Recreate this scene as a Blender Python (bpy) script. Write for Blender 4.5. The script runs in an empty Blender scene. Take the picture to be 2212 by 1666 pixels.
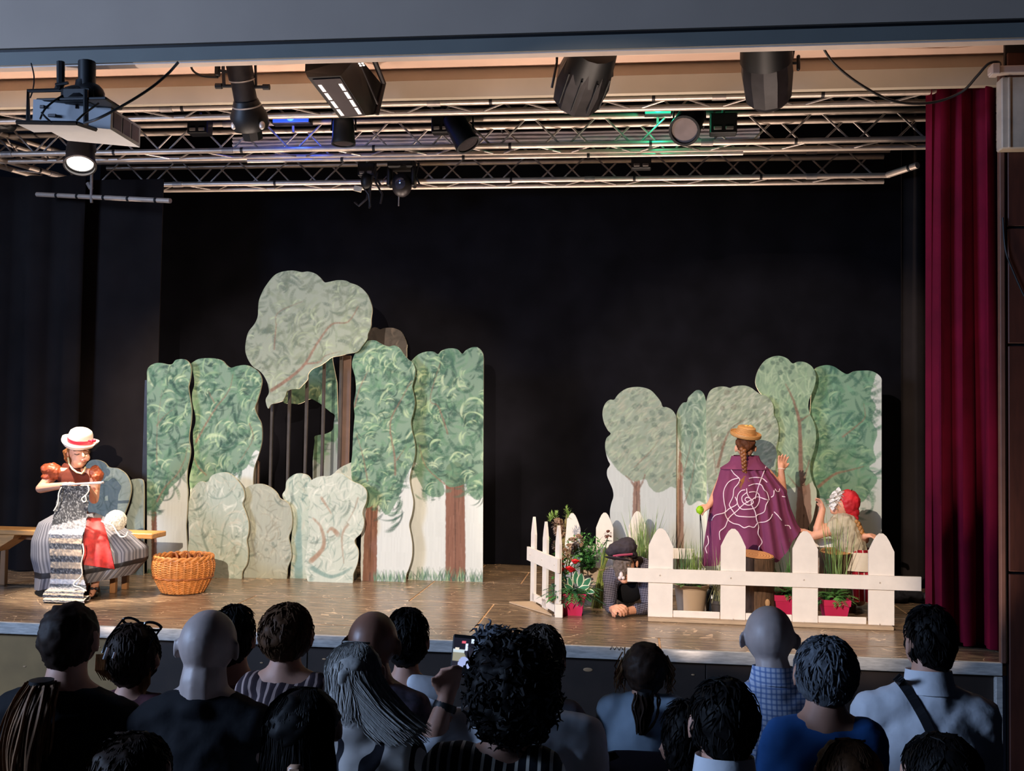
import bpy, bmesh, math, random
import numpy as np
from math import sin, cos, pi, radians, sqrt, atan2, degrees
from mathutils import Vector, Matrix, noise
from mathutils.bvhtree import BVHTree
from mathutils.geometry import delaunay_2d_cdt, tessellate_polygon

random.seed(7)
SC = bpy.context.scene
COL = SC.collection
V = Vector

# ------------------------------------------------------------------ camera
F_PX, CX, CY = 2200.0, 1106.0, 833.0
CAM = V((0.0, -6.82, 1.45))
_y, _p, _r = radians(6.75), math.atan(87 / F_PX), radians(0.9)
DIR = V((-sin(_y) * cos(_p), cos(_y) * cos(_p), sin(_p)))
_r0 = V((cos(_y), sin(_y), 0)); _u0 = _r0.cross(DIR)
RT = _r0 * cos(_r) + _u0 * sin(_r)
UP = -_r0 * sin(_r) + _u0 * cos(_r)
cam_d = bpy.data.cameras.new('camera'); cam_o = bpy.data.objects.new('camera', cam_d); COL.objects.link(cam_o)
_m = Matrix((RT, UP, -DIR)).transposed().to_4x4(); _m.translation = CAM
cam_o.matrix_world = _m
cam_d.sensor_width = 36; cam_d.lens = F_PX / 2212 * 36; cam_d.clip_end = 100; cam_d.clip_start = 0.05
SC.camera = cam_o

# ------------------------------------------------------------------ world, lamps, exposure
SC.view_settings.view_transform = 'Standard'; SC.view_settings.look = 'None'
SC.view_settings.gamma = 1; SC.view_settings.use_curve_mapping = False
SC.view_settings.exposure = 0.0
w = bpy.data.worlds.new('world'); SC.world = w; w.use_nodes = True
w.node_tree.nodes['Background'].inputs[0].default_value = (0.35, 0.5, 1.0, 1)
w.node_tree.nodes['Background'].inputs[1].default_value = 0.004

def spot(name, loc, tgt, watts, deg, blend, col, size=0.08):
    l = bpy.data.lights.new(name, 'SPOT'); l.energy = watts; l.spot_size = radians(deg); l.spot_blend = blend
    l.color = col; l.shadow_soft_size = size
    o = bpy.data.objects.new(name, l); COL.objects.link(o); o.location = loc
    o.rotation_euler = (V(tgt) - V(loc)).to_track_quat('-Z', 'Y').to_euler(); return o
def area(name, loc, tgt, watts, sx, sy, col):
    l = bpy.data.lights.new(name, 'AREA'); l.energy = watts; l.shape = 'RECTANGLE'; l.size = sx; l.size_y = sy; l.color = col
    o = bpy.data.objects.new(name, l); COL.objects.link(o); o.location = loc
    o.rotation_euler = (V(tgt) - V(loc)).to_track_quat('-Z', 'Y').to_euler(); return o

WARM = (1.0, 0.82, 0.66)
KEYS = (((-4.3, -13.0, 4.7), (0.85, 1.9, 1.0), 9200, 18, (0.3, 0.0)), ((-0.9, -9.4, 3.1), (-2.9, 2.2, 1.0), 5600, 21.5, (-2.2, 0.0)))
for (kp, kt, kw, ka, kf) in KEYS:
    spot('front_light', kp, kt, kw, ka, 0.35, WARM, 0.012)
spot('par_light_on_bench', (-5.0, 0.45, 3.5), (-4.5, 1.12, 0.5), 1500, 26, 0.7, (1.0, 0.86, 0.70), 0.05)
for x, wt in ((-4.4, 230), (-2.6, 250), (-.6, 250), (1.6, 140)):
    spot('added_floor_fill', (x, 1.35, 3.72), (x, 1.25, 0.0), wt, 95, 0.9, (1.0, .80, .62), 0.1)  # added overhead spots that brighten the deck
UPC = (1.0, 0.79, 0.66)
for x, wt in ((-5.6, 480), (-3.6, 620), (-1.6, 620), (.4, 520), (2.0, 190)):
    spot('added_bounce_fill', (x, -0.36, -0.55), (x, 0.12, 3.9), wt, 58, 0.9, UPC, 0.05)  # added spots from below, standing in for light bounced off the stage floor
for x in (-4.25, -1.7, .65):
    spot('added_truss_fill', (x, 3.3, 0.12), (x, 2.3, 3.9), 560, 105, 0.8, UPC, 0.05)  # added spots hidden behind the panels to brighten the trusses
area('hall_window_light', (-8.3, -6.6, 3.2), (0.0, -2.2, 1.3), 780, 2.4, 1.8, (0.45, 0.63, 1.0))

# ------------------------------------------------------------------ pixel -> point on a real plane
def ray(px, py): return DIR + RT * ((px - CX) / F_PX) - UP * ((py - CY) / F_PX)
def at(px, py, Y):
    v = ray(px, py); return CAM + v * ((Y - CAM.y) / v.y)
def gz(px, py, z=0.0):
    v = ray(px, py); return CAM + v * ((z - CAM.z) / v.z)
def vp(px, py, s): return CAM + ray(px, py) * (F_PX / s)
def crop(ox, oy, k): return lambda pts: [(ox + x * k, oy + y * k) for x, y in pts]
c5 = crop(0, 880, .2701); c6 = crop(290, 560, .4441); c7 = crop(1280, 740, .3002); c8 = crop(1100, 1040, .2161)
def p5(x, y, Y): return at(x * .2701, 880 + y * .2701, Y)
def p7(x, y, Y): return at(1280 + x * .3002, 740 + y * .3002, Y)
def p8(x, y, Y): return at(1100 + x * .2161, 1040 + y * .2161, Y)

# ------------------------------------------------------------------ materials
def lin(h):
    h = h.lstrip('#'); r = [int(h[i:i + 2], 16) / 255 for i in (0, 2, 4)]
    return tuple(((c / 12.92) if c <= .04045 else ((c + .055) / 1.055) ** 2.4) for c in r)
MATS = {}
def nodes(name):
    m = bpy.data.materials.new(name); m.use_nodes = True; nt = m.node_tree
    return m, nt, nt.nodes['Principled BSDF']
def N(nt, typ, **kw):
    n = nt.nodes.new(typ)
    for k, v in kw.items():
        if k.startswith('i_'):
            n.inputs[k[2:].replace('_', ' ')].default_value = v
        else: setattr(n, k, v)
    return n
def M(name, hexc, rough=.6, metal=0.0, var=.15, scale=9.0, bump=0.0, stretch=(1, 1, 1), spec=.5, bscale=None):
    if name in MATS: return MATS[name]
    m, nt, b = nodes(name); L = nt.links.new
    c = lin(hexc)
    tc = N(nt, 'ShaderNodeTexCoord'); mp = N(nt, 'ShaderNodeMapping'); mp.inputs['Scale'].default_value = stretch
    L(tc.outputs['Object'], mp.inputs['Vector'])
    nz = N(nt, 'ShaderNodeTexNoise'); nz.inputs['Scale'].default_value = scale; nz.inputs['Detail'].default_value = 4
    L(mp.outputs[0], nz.inputs['Vector'])
    cr = N(nt, 'ShaderNodeValToRGB')
    cr.color_ramp.elements[0].position = .3; cr.color_ramp.elements[1].position = .7
    cr.color_ramp.elements[0].color = (*[x * (1 - var) for x in c], 1); cr.color_ramp.elements[1].color = (*[min(1, x * (1 + var)) for x in c], 1)
    L(nz.outputs[0], cr.inputs[0]); L(cr.outputs[0], b.inputs['Base Color'])
    b.inputs['Roughness'].default_value = rough; b.inputs['Metallic'].default_value = metal
    b.inputs['Specular IOR Level'].default_value = spec
    if bump:
        bn = N(nt, 'ShaderNodeBump'); bn.inputs['Strength'].default_value = bump; bn.inputs['Distance'].default_value = .01
        nb = nz
        if bscale:
            nb = N(nt, 'ShaderNodeTexNoise'); nb.inputs['Scale'].default_value = bscale; nb.inputs['Detail'].default_value = 3
            L(mp.outputs[0], nb.inputs['Vector'])
        L(nb.outputs[0], bn.inputs['Height']); L(bn.outputs[0], b.inputs['Normal'])
    MATS[name] = m; return m
def emit(name, col, strength):
    if name in MATS: return MATS[name]
    m, nt, b = nodes(name); b.inputs['Base Color'].default_value = (0, 0, 0, 1)
    b.inputs['Emission Color'].default_value = (*col, 1); b.inputs['Emission Strength'].default_value = strength
    MATS[name] = m; return m
def attr_mat(name, rough=.7, emission=0.0):
    if name in MATS: return MATS[name]
    m, nt, b = nodes(name); a = N(nt, 'ShaderNodeAttribute', attribute_name='paint')
    nt.links.new(a.outputs['Color'], b.inputs['Base Color']); b.inputs['Roughness'].default_value = rough
    b.inputs['Specular IOR Level'].default_value = .3
    if emission:
        nt.links.new(a.outputs['Color'], b.inputs['Emission Color']); b.inputs['Emission Strength'].default_value = emission
        b.inputs['Base Color'].default_value = (0, 0, 0, 1)
    else:
        tc = N(nt, 'ShaderNodeTexCoord'); nz = N(nt, 'ShaderNodeTexNoise'); nz.inputs['Scale'].default_value = 130
        bn = N(nt, 'ShaderNodeBump'); bn.inputs['Strength'].default_value = .15; bn.inputs['Distance'].default_value = .004
        nt.links.new(tc.outputs['Object'], nz.inputs['Vector']); nt.links.new(nz.outputs[0], bn.inputs['Height']); nt.links.new(bn.outputs[0], b.inputs['Normal'])
    MATS[name] = m; return m
def stripes(name, cols, axis, freq, rough=.8, distort=0.0, dscale=3.0, soft=False):
    """colour bands along an object axis (cloth stripes, yarn bands)"""
    if name in MATS: return MATS[name]
    m, nt, b = nodes(name); L = nt.links.new
    tc = N(nt, 'ShaderNodeTexCoord'); sp = N(nt, 'ShaderNodeSeparateXYZ'); L(tc.outputs['Object'], sp.inputs[0])
    nz = N(nt, 'ShaderNodeTexNoise'); nz.inputs['Scale'].default_value = dscale; L(tc.outputs['Object'], nz.inputs['Vector'])
    ma = N(nt, 'ShaderNodeMath', operation='MULTIPLY_ADD'); L(nz.outputs[0], ma.inputs[0]); ma.inputs[1].default_value = distort; L(sp.outputs[axis], ma.inputs[2])
    mu = N(nt, 'ShaderNodeMath', operation='MULTIPLY'); L(ma.outputs[0], mu.inputs[0]); mu.inputs[1].default_value = freq
    fr = N(nt, 'ShaderNodeMath', operation='FRACT'); L(mu.outputs[0], fr.inputs[0])
    cr = N(nt, 'ShaderNodeValToRGB'); cr.color_ramp.interpolation = 'LINEAR' if soft else 'CONSTANT'
    el = cr.color_ramp.elements
    el[0].position = 0; el[0].color = (*lin(cols[0][1]), 1); el[1].position = cols[1][0]; el[1].color = (*lin(cols[1][1]), 1)
    for p, h in cols[2:]:
        e = el.new(p); e.color = (*lin(h), 1)
    L(fr.outputs[0], cr.inputs[0]); L(cr.outputs[0], b.inputs['Base Color']); b.inputs['Roughness'].default_value = rough
    b.inputs['Specular IOR Level'].default_value = .2
    MATS[name] = m; return m
def plaid(name, base, line, freq=45, rough=.85, wid=.25, rot=(0, 0, 0)):
    if name in MATS: return MATS[name]
    m, nt, b = nodes(name); L = nt.links.new
    tc = N(nt, 'ShaderNodeTexCoord'); mp = N(nt, 'ShaderNodeMapping'); mp.inputs['Rotation'].default_value = rot
    L(tc.outputs['Object'], mp.inputs['Vector']); sp = N(nt, 'ShaderNodeSeparateXYZ'); L(mp.outputs[0], sp.inputs[0])
    outs = []
    for ax in ('X', 'Z'):
        mu = N(nt, 'ShaderNodeMath', operation='MULTIPLY'); L(sp.outputs[ax], mu.inputs[0]); mu.inputs[1].default_value = freq
        fr = N(nt, 'ShaderNodeMath', operation='FRACT'); L(mu.outputs[0], fr.inputs[0])
        lt = N(nt, 'ShaderNodeMath', operation='LESS_THAN'); L(fr.outputs[0], lt.inputs[0]); lt.inputs[1].default_value = wid
        outs.append(lt)
    ad = N(nt, 'ShaderNodeMath', operation='ADD'); L(outs[0].outputs[0], ad.inputs[0]); L(outs[1].outputs[0], ad.inputs[1])
    cr = N(nt, 'ShaderNodeValToRGB'); e = cr.color_ramp.elements
    e[0].color = (*lin(base), 1); e[1].color = (*lin(line), 1); e[1].position = .9
    hf = N(nt, 'ShaderNodeMath', operation='MULTIPLY'); L(ad.outputs[0], hf.inputs[0]); hf.inputs[1].default_value = .7
    L(hf.outputs[0], cr.inputs[0]); L(cr.outputs[0], b.inputs['Base Color']); b.inputs['Roughness'].default_value = rough
    b.inputs['Specular IOR Level'].default_value = .2
    MATS[name] = m; return m

# ------------------------------------------------------------------ mesh building
ORG = {}
class MB:
    def __init__(s): s.v = []; s.f = []; s.mi = []; s.k = 0
    def add(s, vs, fs):
        n = len(s.v); s.v += [V(x) for x in vs]; s.f += [tuple(i + n for i in f) for f in fs]; s.mi += [s.k] * len(fs); return s
    def box(s, c, size, R=None):
        hx, hy, hz = [a / 2 for a in size]; c = V(c)
        q = [V((x * hx, y * hy, z * hz)) for x in (-1, 1) for y in (-1, 1) for z in (-1, 1)]
        if R is not None: q = [R @ a for a in q]
        return s.add([c + a for a in q], [(0, 1, 3, 2), (4, 6, 7, 5), (0, 4, 5, 1), (2, 3, 7, 6), (0, 2, 6, 4), (1, 5, 7, 3)])
    def cbox(s, c, size, ch=.005, R=None):
        """box with chamfered edges"""
        bm = bmesh.new(); bmesh.ops.create_cube(bm, size=1)
        for v in bm.verts: v.co = V((v.co.x * size[0], v.co.y * size[1], v.co.z * size[2]))
        bmesh.ops.bevel(bm, geom=bm.edges[:], offset=ch, segments=1, affect='EDGES')
        s.addbm(bm, c, R); return s
    def addbm(s, bm, c=(0, 0, 0), R=None):
        bm.verts.ensure_lookup_table(); c = V(c)
        vs = [(R @ v.co if R is not None else v.co.copy()) + c for v in bm.verts]
        s.add(vs, [tuple(v.index for v in f.verts) for f in bm.faces]); bm.free()
    def rings(s, rings, cap0=True, cap1=True, closed=True):
        n = len(rings[0]); vs = [p for r in rings for p in r]; fs = []
        m = n if closed else n - 1
        for i in range(len(rings) - 1):
            for j in range(m):
                fs.append((i * n + j, i * n + (j + 1) % n, (i + 1) * n + (j + 1) % n, (i + 1) * n + j))
        if cap0: fs.append(tuple(range(n))[::-1])
        if cap1: fs.append(tuple((len(rings) - 1) * n + j for j in range(n)))
        return s.add(vs, fs)
    def tube(s, pts, r, n=8, cap=True):
        pts = [V(p) for p in pts]
        if not hasattr(r, '__len__'): r = [r] * len(pts)
        rg = []; up = None
        for i, p in enumerate(pts):
            t = (pts[min(i + 1, len(pts) - 1)] - pts[max(i - 1, 0)])
            if t.length < 1e-9: t = V((0, 0, 1))
            t.normalize()
            if up is None:
                up = V((0, 0, 1)) if abs(t.z) < .9 else V((1, 0, 0))
            a = t.cross(up)
            if a.length < 1e-6: a = t.orthogonal()
            a.normalize(); b = a.cross(t).normalized(); up = b
            rg.append([p + (a * cos(2 * pi * j / n) + b * sin(2 * pi * j / n)) * r[i] for j in range(n)])
        return s.rings(rg, cap, cap)
    def lathe(s, prof, c, axis=(0, 0, 1), n=24, up=None, sx=1.0):
        """prof: (radius, distance along axis) pairs"""
        c = V(c); t = V(axis).normalized(); a = (V(up) if up else t.orthogonal()); a = (a - t * a.dot(t)).normalized(); b = t.cross(a)
        rg = [[c + t * h + (a * cos(2 * pi * j / n) * sx + b * sin(2 * pi * j / n)) * r for j in range(n)] for r, h in prof]
        return s.rings(rg)
    def ell(s, c, rad, R=None, n=14, m=9):
        c = V(c); rg = []
        for i in range(m + 1):
            t = pi * (i + .001) / (m + .002); rg.append([V((rad[0] * sin(t) * cos(2 * pi * j / n), rad[1] * sin(t) * sin(2 * pi * j / n), -rad[2] * cos(t))) for j in range(n)])
        if R is not None: rg = [[R @ p for p in r] for r in rg]
        return s.rings([[c + p for p in r] for r in rg])
    def cap(s, p0, r0, p1, r1, n=10):
        p0, p1 = V(p0), V(p1); t = (p1 - p0); L = t.length
        if L < 1e-6: return s.ell(p0, (r0, r0, r0))
        t /= L; a = t.orthogonal().normalized(); b = t.cross(a); rg = []
        prof = [(r0 * sin(x), -r0 * cos(x)) for x in (.02, .5, 1.0, pi / 2)] + [(r1 * cos(x), L + r1 * sin(x)) for x in (0, .55, 1.05, pi / 2 - .02)]
        return s.rings([[p0 + t * h + (a * cos(2 * pi * j / n) + b * sin(2 * pi * j / n)) * r for j in range(n)] for r, h in prof])
    def ext(s, out, vec):
        """extrude a polygon (list of points) along vec"""
        vec = V(vec); out = [V(p) for p in out]; n = len(out)
        tri = tessellate_polygon([out])
        s.add(out + [p + vec for p in out], [tuple(t) for t in tri] + [tuple(i + n for i in t)[::-1] for t in tri] + [(i, (i + 1) % n, (i + 1) % n + n, i + n) for i in range(n)])
        return s
    def merge(s, o):
        n = len(s.v); s.v += o.v; s.f += [tuple(i + n for i in f) for f in o.f]; s.mi += o.mi; return s
    def build(s, name, mat, parent=None, smooth=True, angle=40, origin=None, fix=True):
        if origin is None:
            if parent is not None: origin = ORG[parent.name]
            else:
                xs = [p.x for p in s.v]; ys = [p.y for p in s.v]; zs = [p.z for p in s.v]
                origin = V(((min(xs) + max(xs)) / 2, (min(ys) + max(ys)) / 2, min(zs)))
        origin = V(origin)
        me = bpy.data.meshes.new(name); me.from_pydata([tuple(p - origin) for p in s.v], [], s.f)
        for mm in (mat if isinstance(mat, (list, tuple)) else [mat]): me.materials.append(mm)
        if isinstance(mat, (list, tuple)): me.polygons.foreach_set('material_index', s.mi)
        if fix:
            bm = bmesh.new(); bm.from_mesh(me); bmesh.ops.recalc_face_normals(bm, faces=bm.faces); bm.to_mesh(me); bm.free()
        if smooth:
            me.polygons.foreach_set('use_smooth', [True] * len(me.polygons))
            try: me.set_sharp_from_angle(angle=radians(angle))
            except Exception: pass
        me.update()
        o = bpy.data.objects.new(name, me); COL.objects.link(o); ORG[o.name] = origin
        if parent is not None:
            o.parent = parent; o.location = origin - ORG[parent.name]
        else: o.location = origin
        return o
def blob(mb, name, mat, parent=None, voxel=.012, smooth=4, fac=.5, disp=0.0, dscale=20, origin=None):
    """one continuous skin around everything in mb"""
    o = mb.build(name, mat, parent, smooth=False, origin=origin, fix=True)
    md = o.modifiers.new('r', 'REMESH'); md.mode = 'VOXEL'; md.voxel_size = voxel; md.use_smooth_shade = True
    if smooth:
        sm = o.modifiers.new('s', 'SMOOTH'); sm.factor = fac; sm.iterations = smooth
    BLOBS.append((o, disp, dscale)); return o
BLOBS = []
def bake_blobs():
    dg = bpy.context.evaluated_depsgraph_get(); dg.update()
    for o, disp, ds in BLOBS:
        ev = o.evaluated_get(dg); me = bpy.data.meshes.new_from_object(ev)
        if disp:
            n = len(me.vertices); co = np.empty(n * 3); me.vertices.foreach_get('co', co); nr = np.empty(n * 3); me.vertices.foreach_get('normal', nr)
            co = co.reshape(-1, 3); nr = nr.reshape(-1, 3)
            d = np.array([noise.noise(V(p) * ds) + .5 * noise.noise(V(p) * ds * 2.3) for p in co]) * disp
            me.vertices.foreach_set('co', (co + nr * d[:, None]).ravel())
        me.polygons.foreach_set('use_smooth', [True] * len(me.polygons)); me.update()
        old = o.data; o.modifiers.clear(); o.data = me; me.name = old.name; bpy.data.meshes.remove(old)
    BLOBS.clear()
def tag(o, label, cat=None, group=None):
    o['label'] = label
    if cat: o['category'] = cat
    if group: o['group'] = group
    return o
def thing(name, label, cat, loc, group=None):
    o = bpy.data.objects.new(name, None); COL.objects.link(o); o.location = V(loc); o.empty_display_size = .1
    ORG[o.name] = V(loc); return tag(o, label, cat, group)
def struct(o): o['kind'] = 'structure'; return o
def stuff(o): o['kind'] = 'stuff'; return o
def inst(name, mesh_from, parent, mtx):
    """a repeat piece sharing mesh data"""
    o = bpy.data.objects.new(name, mesh_from.data); COL.objects.link(o); o.parent = parent; o.matrix_local = mtx; ORG[o.name] = mtx.translation + ORG[parent.name]; return o
def Rz(a): return Matrix.Rotation(a, 3, 'Z')
def Ry(a): return Matrix.Rotation(a, 3, 'Y')
def Rx(a): return Matrix.Rotation(a, 3, 'X')
def frame_to(d, up=(0, 0, 1)):
    d = V(d).normalized(); a = d.cross(V(up))
    if a.length < 1e-5: a = d.orthogonal()
    a.normalize(); b = a.cross(d); return Matrix((a, d, b)).transposed()   # local X=a, Y=d, Z=b
# ================================================================== STRUCTURE
def floor_mat():
    m, nt, b = nodes('stage_boards'); L = nt.links.new
    tc = N(nt, 'ShaderNodeTexCoord'); mp = N(nt, 'ShaderNodeMapping'); mp.inputs['Scale'].default_value = (1.2, 9, 1)
    L(tc.outputs['Object'], mp.inputs[0])
    nz = N(nt, 'ShaderNodeTexNoise'); nz.inputs['Scale'].default_value = 3; nz.inputs['Detail'].default_value = 8; nz.inputs['Roughness'].default_value = .65; L(mp.outputs[0], nz.inputs['Vector'])
    cr = N(nt, 'ShaderNodeValToRGB'); e = cr.color_ramp.elements
    e[0].position = .34; e[0].color = (*lin('#54443a'), 1); e[1].position = .72; e[1].color = (*lin('#9c8468'), 1)
    L(nz.outputs[0], cr.inputs[0])
    # worn pale scuffs: thin curved scratches where two noises cross a level
    n2 = N(nt, 'ShaderNodeTexNoise'); n2.inputs['Scale'].default_value = 1.7; n2.inputs['Detail'].default_value = 2; n2.inputs['Distortion'].default_value = .8; L(tc.outputs['Object'], n2.inputs['Vector'])
    d = N(nt, 'ShaderNodeMath', operation='SUBTRACT'); L(n2.outputs[0], d.inputs[0]); d.inputs[1].default_value = .5
    ab = N(nt, 'ShaderNodeMath', operation='ABSOLUTE'); L(d.outputs[0], ab.inputs[0])
    lt = N(nt, 'ShaderNodeMath', operation='LESS_THAN'); L(ab.outputs[0], lt.inputs[0]); lt.inputs[1].default_value = .0045
    n3 = N(nt, 'ShaderNodeTexNoise'); n3.inputs['Scale'].default_value = 5; L(mp.outputs[0], n3.inputs['Vector'])
    g3 = N(nt, 'ShaderNodeMath', operation='GREATER_THAN'); L(n3.outputs[0], g3.inputs[0]); g3.inputs[1].default_value = .53
    mu = N(nt, 'ShaderNodeMath', operation='MULTIPLY'); L(lt.outputs[0], mu.inputs[0]); L(g3.outputs[0], mu.inputs[1])
    m4 = N(nt, 'ShaderNodeMapping'); m4.inputs['Scale'].default_value = (2.0, 30, 1); m4.inputs['Rotation'].default_value = (0, 0, .05); L(tc.outputs['Object'], m4.inputs[0])
    n4 = N(nt, 'ShaderNodeTexNoise'); n4.inputs['Scale'].default_value = 2.2; n4.inputs['Detail'].default_value = 3; L(m4.outputs[0], n4.inputs['Vector'])
    r4 = N(nt, 'ShaderNodeMapRange'); r4.inputs[1].default_value = .60; r4.inputs[2].default_value = .72; L(n4.outputs[0], r4.inputs[0])
    mx4 = N(nt, 'ShaderNodeMath', operation='MULTIPLY'); L(r4.outputs[0], mx4.inputs[0]); mx4.inputs[1].default_value = .7
    sm = N(nt, 'ShaderNodeMath', operation='MAXIMUM'); L(mu.outputs[0], sm.inputs[0]); L(mx4.outputs[0], sm.inputs[1])
    mix = N(nt, 'ShaderNodeMixRGB'); L(sm.outputs[0], mix.inputs[0]); L(cr.outputs[0], mix.inputs[1]); mix.inputs[2].default_value = (*lin('#d6b795'), 1)
    L(mix.outputs[0], b.inputs['Base Color'])
    b.inputs['Roughness'].default_value = .27; b.inputs['Specular IOR Level'].default_value = .6
    bn = N(nt, 'ShaderNodeBump'); bn.inputs['Strength'].default_value = .12; bn.inputs['Distance'].default_value = .01; L(nz.outputs[0], bn.inputs['Height']); L(bn.outputs[0], b.inputs['Normal'])
    return m
M_FLOOR = floor_mat()
M_SEAM = M('worn_seam', '#c9a27a', .6, var=.3, scale=20)
M_EDGE = M('stage_edge', '#b4b1ac', .55, var=.25, scale=14, stretch=(1, 6, 6))
M_FRONT = M('stage_front', '#2c211b', .7, var=.25, scale=6)
M_FRONT_LIT = M('stage_front_lit', '#8a6e45', .7, var=.15, scale=5)  # left front boards: the light falling there is put into the colour
M_BLACK = M('black_velvet', '#0b0b10', .95, var=.3, scale=3, spec=.05)
M_BLACK2 = M('black_velvet_leg', '#211d1d', .95, var=.25, scale=2, spec=.05)
M_RED = M('red_velvet', '#740628', .8, var=.2, scale=4, spec=.2)
M_ALU = M('aluminium', '#d2c2b4', .4, .55, var=.12, scale=12)
M_ALU2 = M('aluminium_dull', '#a89e98', .45, .5, var=.2, scale=16)
M_DARK = M('black_metal', '#121214', .5, .2, var=.3, scale=10)
M_DARK2 = M('black_metal_worn', '#262224', .45, .3, var=.35, scale=14)
M_PLASTER = M('cream_fascia', '#b4a896', .8, var=.06, scale=3)
M_PLASTER2 = M('cream_soffit', '#dabaa6', .8, var=.06, scale=3)
M_BEAM = M('grey_plaster', '#9c8d80', .85, var=.05, scale=2)
M_TEAL = M('grey_blue_beam', '#686a66', .7, var=.06, scale=3)
M_LIP = M('pale_lip', '#c3b5ac', .5, var=.08, scale=5)
M_WOODP = M('brown_wall_panel', '#4a2418', .55, var=.2, scale=5, stretch=(6, 6, 1))
M_HALL = M('hall_floor', '#1e1a18', .6, var=.2)
M_WHITE = M('white_paint', '#e9dfd2', .55, var=.04, scale=12, bump=.1, bscale=60)

# stage: deck boards with worn seams between them, an edge strip in lengths, a front of boards
FLOORZ = -.45
XL, XR, YB = -8.0, 2.345, 4.0
st = thing('stage', 'wide brown wooden stage platform with worn scuffed deck boards and grey front edge', 'stage', (-2, 0, 0)); st['kind'] = 'structure'
MB().box(((XL + 4.6) / 2, YB / 2 + .03, -.046), (4.6 - XL, YB, .08)).build('deck_core', M_SEAM, st, smooth=False)
ys = [0.02, .36, 1.45, 2.55, 3.3, YB]; k = 0
for i in range(len(ys) - 1):
    off = [0.4, .9, .2, 1.0, .5][i]; xs = [XL]
    while xs[-1] < 4.5: xs.append(min(4.6, (xs[-1] + (2.0 if i else 2.6)) if len(xs) > 1 else XL + off))
    for a, b in zip(xs[:-1], xs[1:]):
        if b - a < .1: continue
        MB().cbox(((a + b) / 2, (ys[i] + ys[i + 1]) / 2, -.0125), (b - a - .014, ys[i + 1] - ys[i] - .014, .025), .002).build('deck_panel', M_FLOOR, st, smooth=False)
for a, b in ((XL, -4.9), (-4.9, -2.6), (-2.6, -.03), (-.03, 1.2), (1.2, XR)):
    MB().cbox(((a + b) / 2, .008, -.04), (b - a - .006, .026, .082), .004).build('edge_strip', M_EDGE, st, smooth=False)
for a, b, mm in ((XL, -5.2, M_FRONT_LIT), (-5.2, -3.55, M_FRONT_LIT), (-3.55, -2.2, M_FRONT), (-2.2, -.9, M_FRONT), (-.9, .5, M_FRONT), (.5, XR, M_FRONT)):
    MB().cbox(((a + b) / 2, .055, -.52), (b - a - .004, .02, .86), .004).build('front_board', mm, st, smooth=False)
M_HOLE = M('raw_wood_hole', '#b08d68', .7)
for px, py, rx in ((1270, 1447, .032), (1210, 1542, .022), (1300, 1420, .006), (1497, 1458, .012), (53, 1440, .012), (214, 1398, .012), (700, 1424, .014), (565, 1432, .012)):
    c = at(px, py, .044)
    MB().ell(c - V((0, .001, 0)), (rx, .003, rx * .42), None, 14, 8).build('knot_chip', M_HOLE, st, smooth=False)
MB().cbox((XR - .02, .03, -.5), (.045, .05, .82), .005).build('corner_post', M_EDGE, st, smooth=False)

struct(tag(MB().box((-1.5, -1.1, -.98), (16, 2.6, .06)).build('floor', M_HALL, smooth=False), 'dark hall floor below the stage'))
struct(tag(MB().box((-2.5, -8.5, -.55), (18, 12.2, .2)).build('floor', M_HALL, smooth=False), 'dark raised hall floor under the audience chairs'))
struct(tag(MB().box((-1.5, 2.4, 4.98), (13, 3.3, .06)).build('ceiling', M_BLACK, smooth=False), 'black ceiling above the stage'))

# hall beam over the stage opening (profile extruded along X) and the stepped cream fascia behind it
bz = at(700, 128, -.9).z
X0, X1 = -8.5, 5.2
def extr(prof, x0, x1): return MB().ext([V((x0, y, z)) for y, z in prof], (x1 - x0, 0, 0))
beam = thing('wall_front', 'grey wall with a blue grey beam above the stage opening', None, (-1.5, -.9, bz)); del beam['label']; beam['kind'] = 'structure'
z1 = at(700, 122.5, -.92).z; z2 = at(700, 93, -.92).z; z3 = at(700, 84, -.9).z
extr([(-.90, bz), (-.83, bz), (-.83, z1), (-.90, z1)], X0, X1).build('lip', M_LIP, beam, smooth=False)
extr([(-.92, z1), (-.83, z1), (-.83, z2), (-.92, z2)], X0, X1).build('beam', M_TEAL, beam, smooth=False)
extr([(-.875, z2), (-.70, z2), (-.70, z3), (-.875, z3)], X0, X1).build('groove', M_DARK, beam, smooth=False)
extr([(-.90, z3), (-.70, z3), (-.70, 5.0), (-.90, 5.0)], X0, X1).build('wall_face', M_BEAM, beam, smooth=False)
fz0, fz1, fz2 = at(700, 217, .35).z, at(700, 183, .35).z, at(700, 154, .35).z
fa = thing('trim_1', 'cream fascia', None, (-1.5, .35, fz0)); del fa['label']; fa['kind'] = 'structure'
cz = at(700, 122, .02).z
extr([(.36, fz2), (.02, cz), (.02, cz + .03), (.36, fz2 + .03)], X0, X1).build('cove', M_PLASTER2, fa, smooth=False)
extr([(-.72, cz + .01), (.05, cz + .01), (.05, cz + .04), (-.72, cz + .04)], X0, X1).build('soffit', M_PLASTER2, fa, smooth=False)
extr([(.335, fz1), (.40, fz1), (.40, fz2), (.36, fz2)], X0, X1).build('upper_board', M_PLASTER, fa, smooth=False)
extr([(.345, fz0), (.40, fz0), (.40, fz1), (.315, fz1)], X0, X1).build('lower_board', M_PLASTER, fa, smooth=False)
# upper wall behind the fascia so no light leaks
struct(MB().box((-1.5, .42, (fz2 + 5) / 2), (13.7, .03, 5 - fz2)).build('trim_2', M_BLACK, smooth=False))

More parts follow.
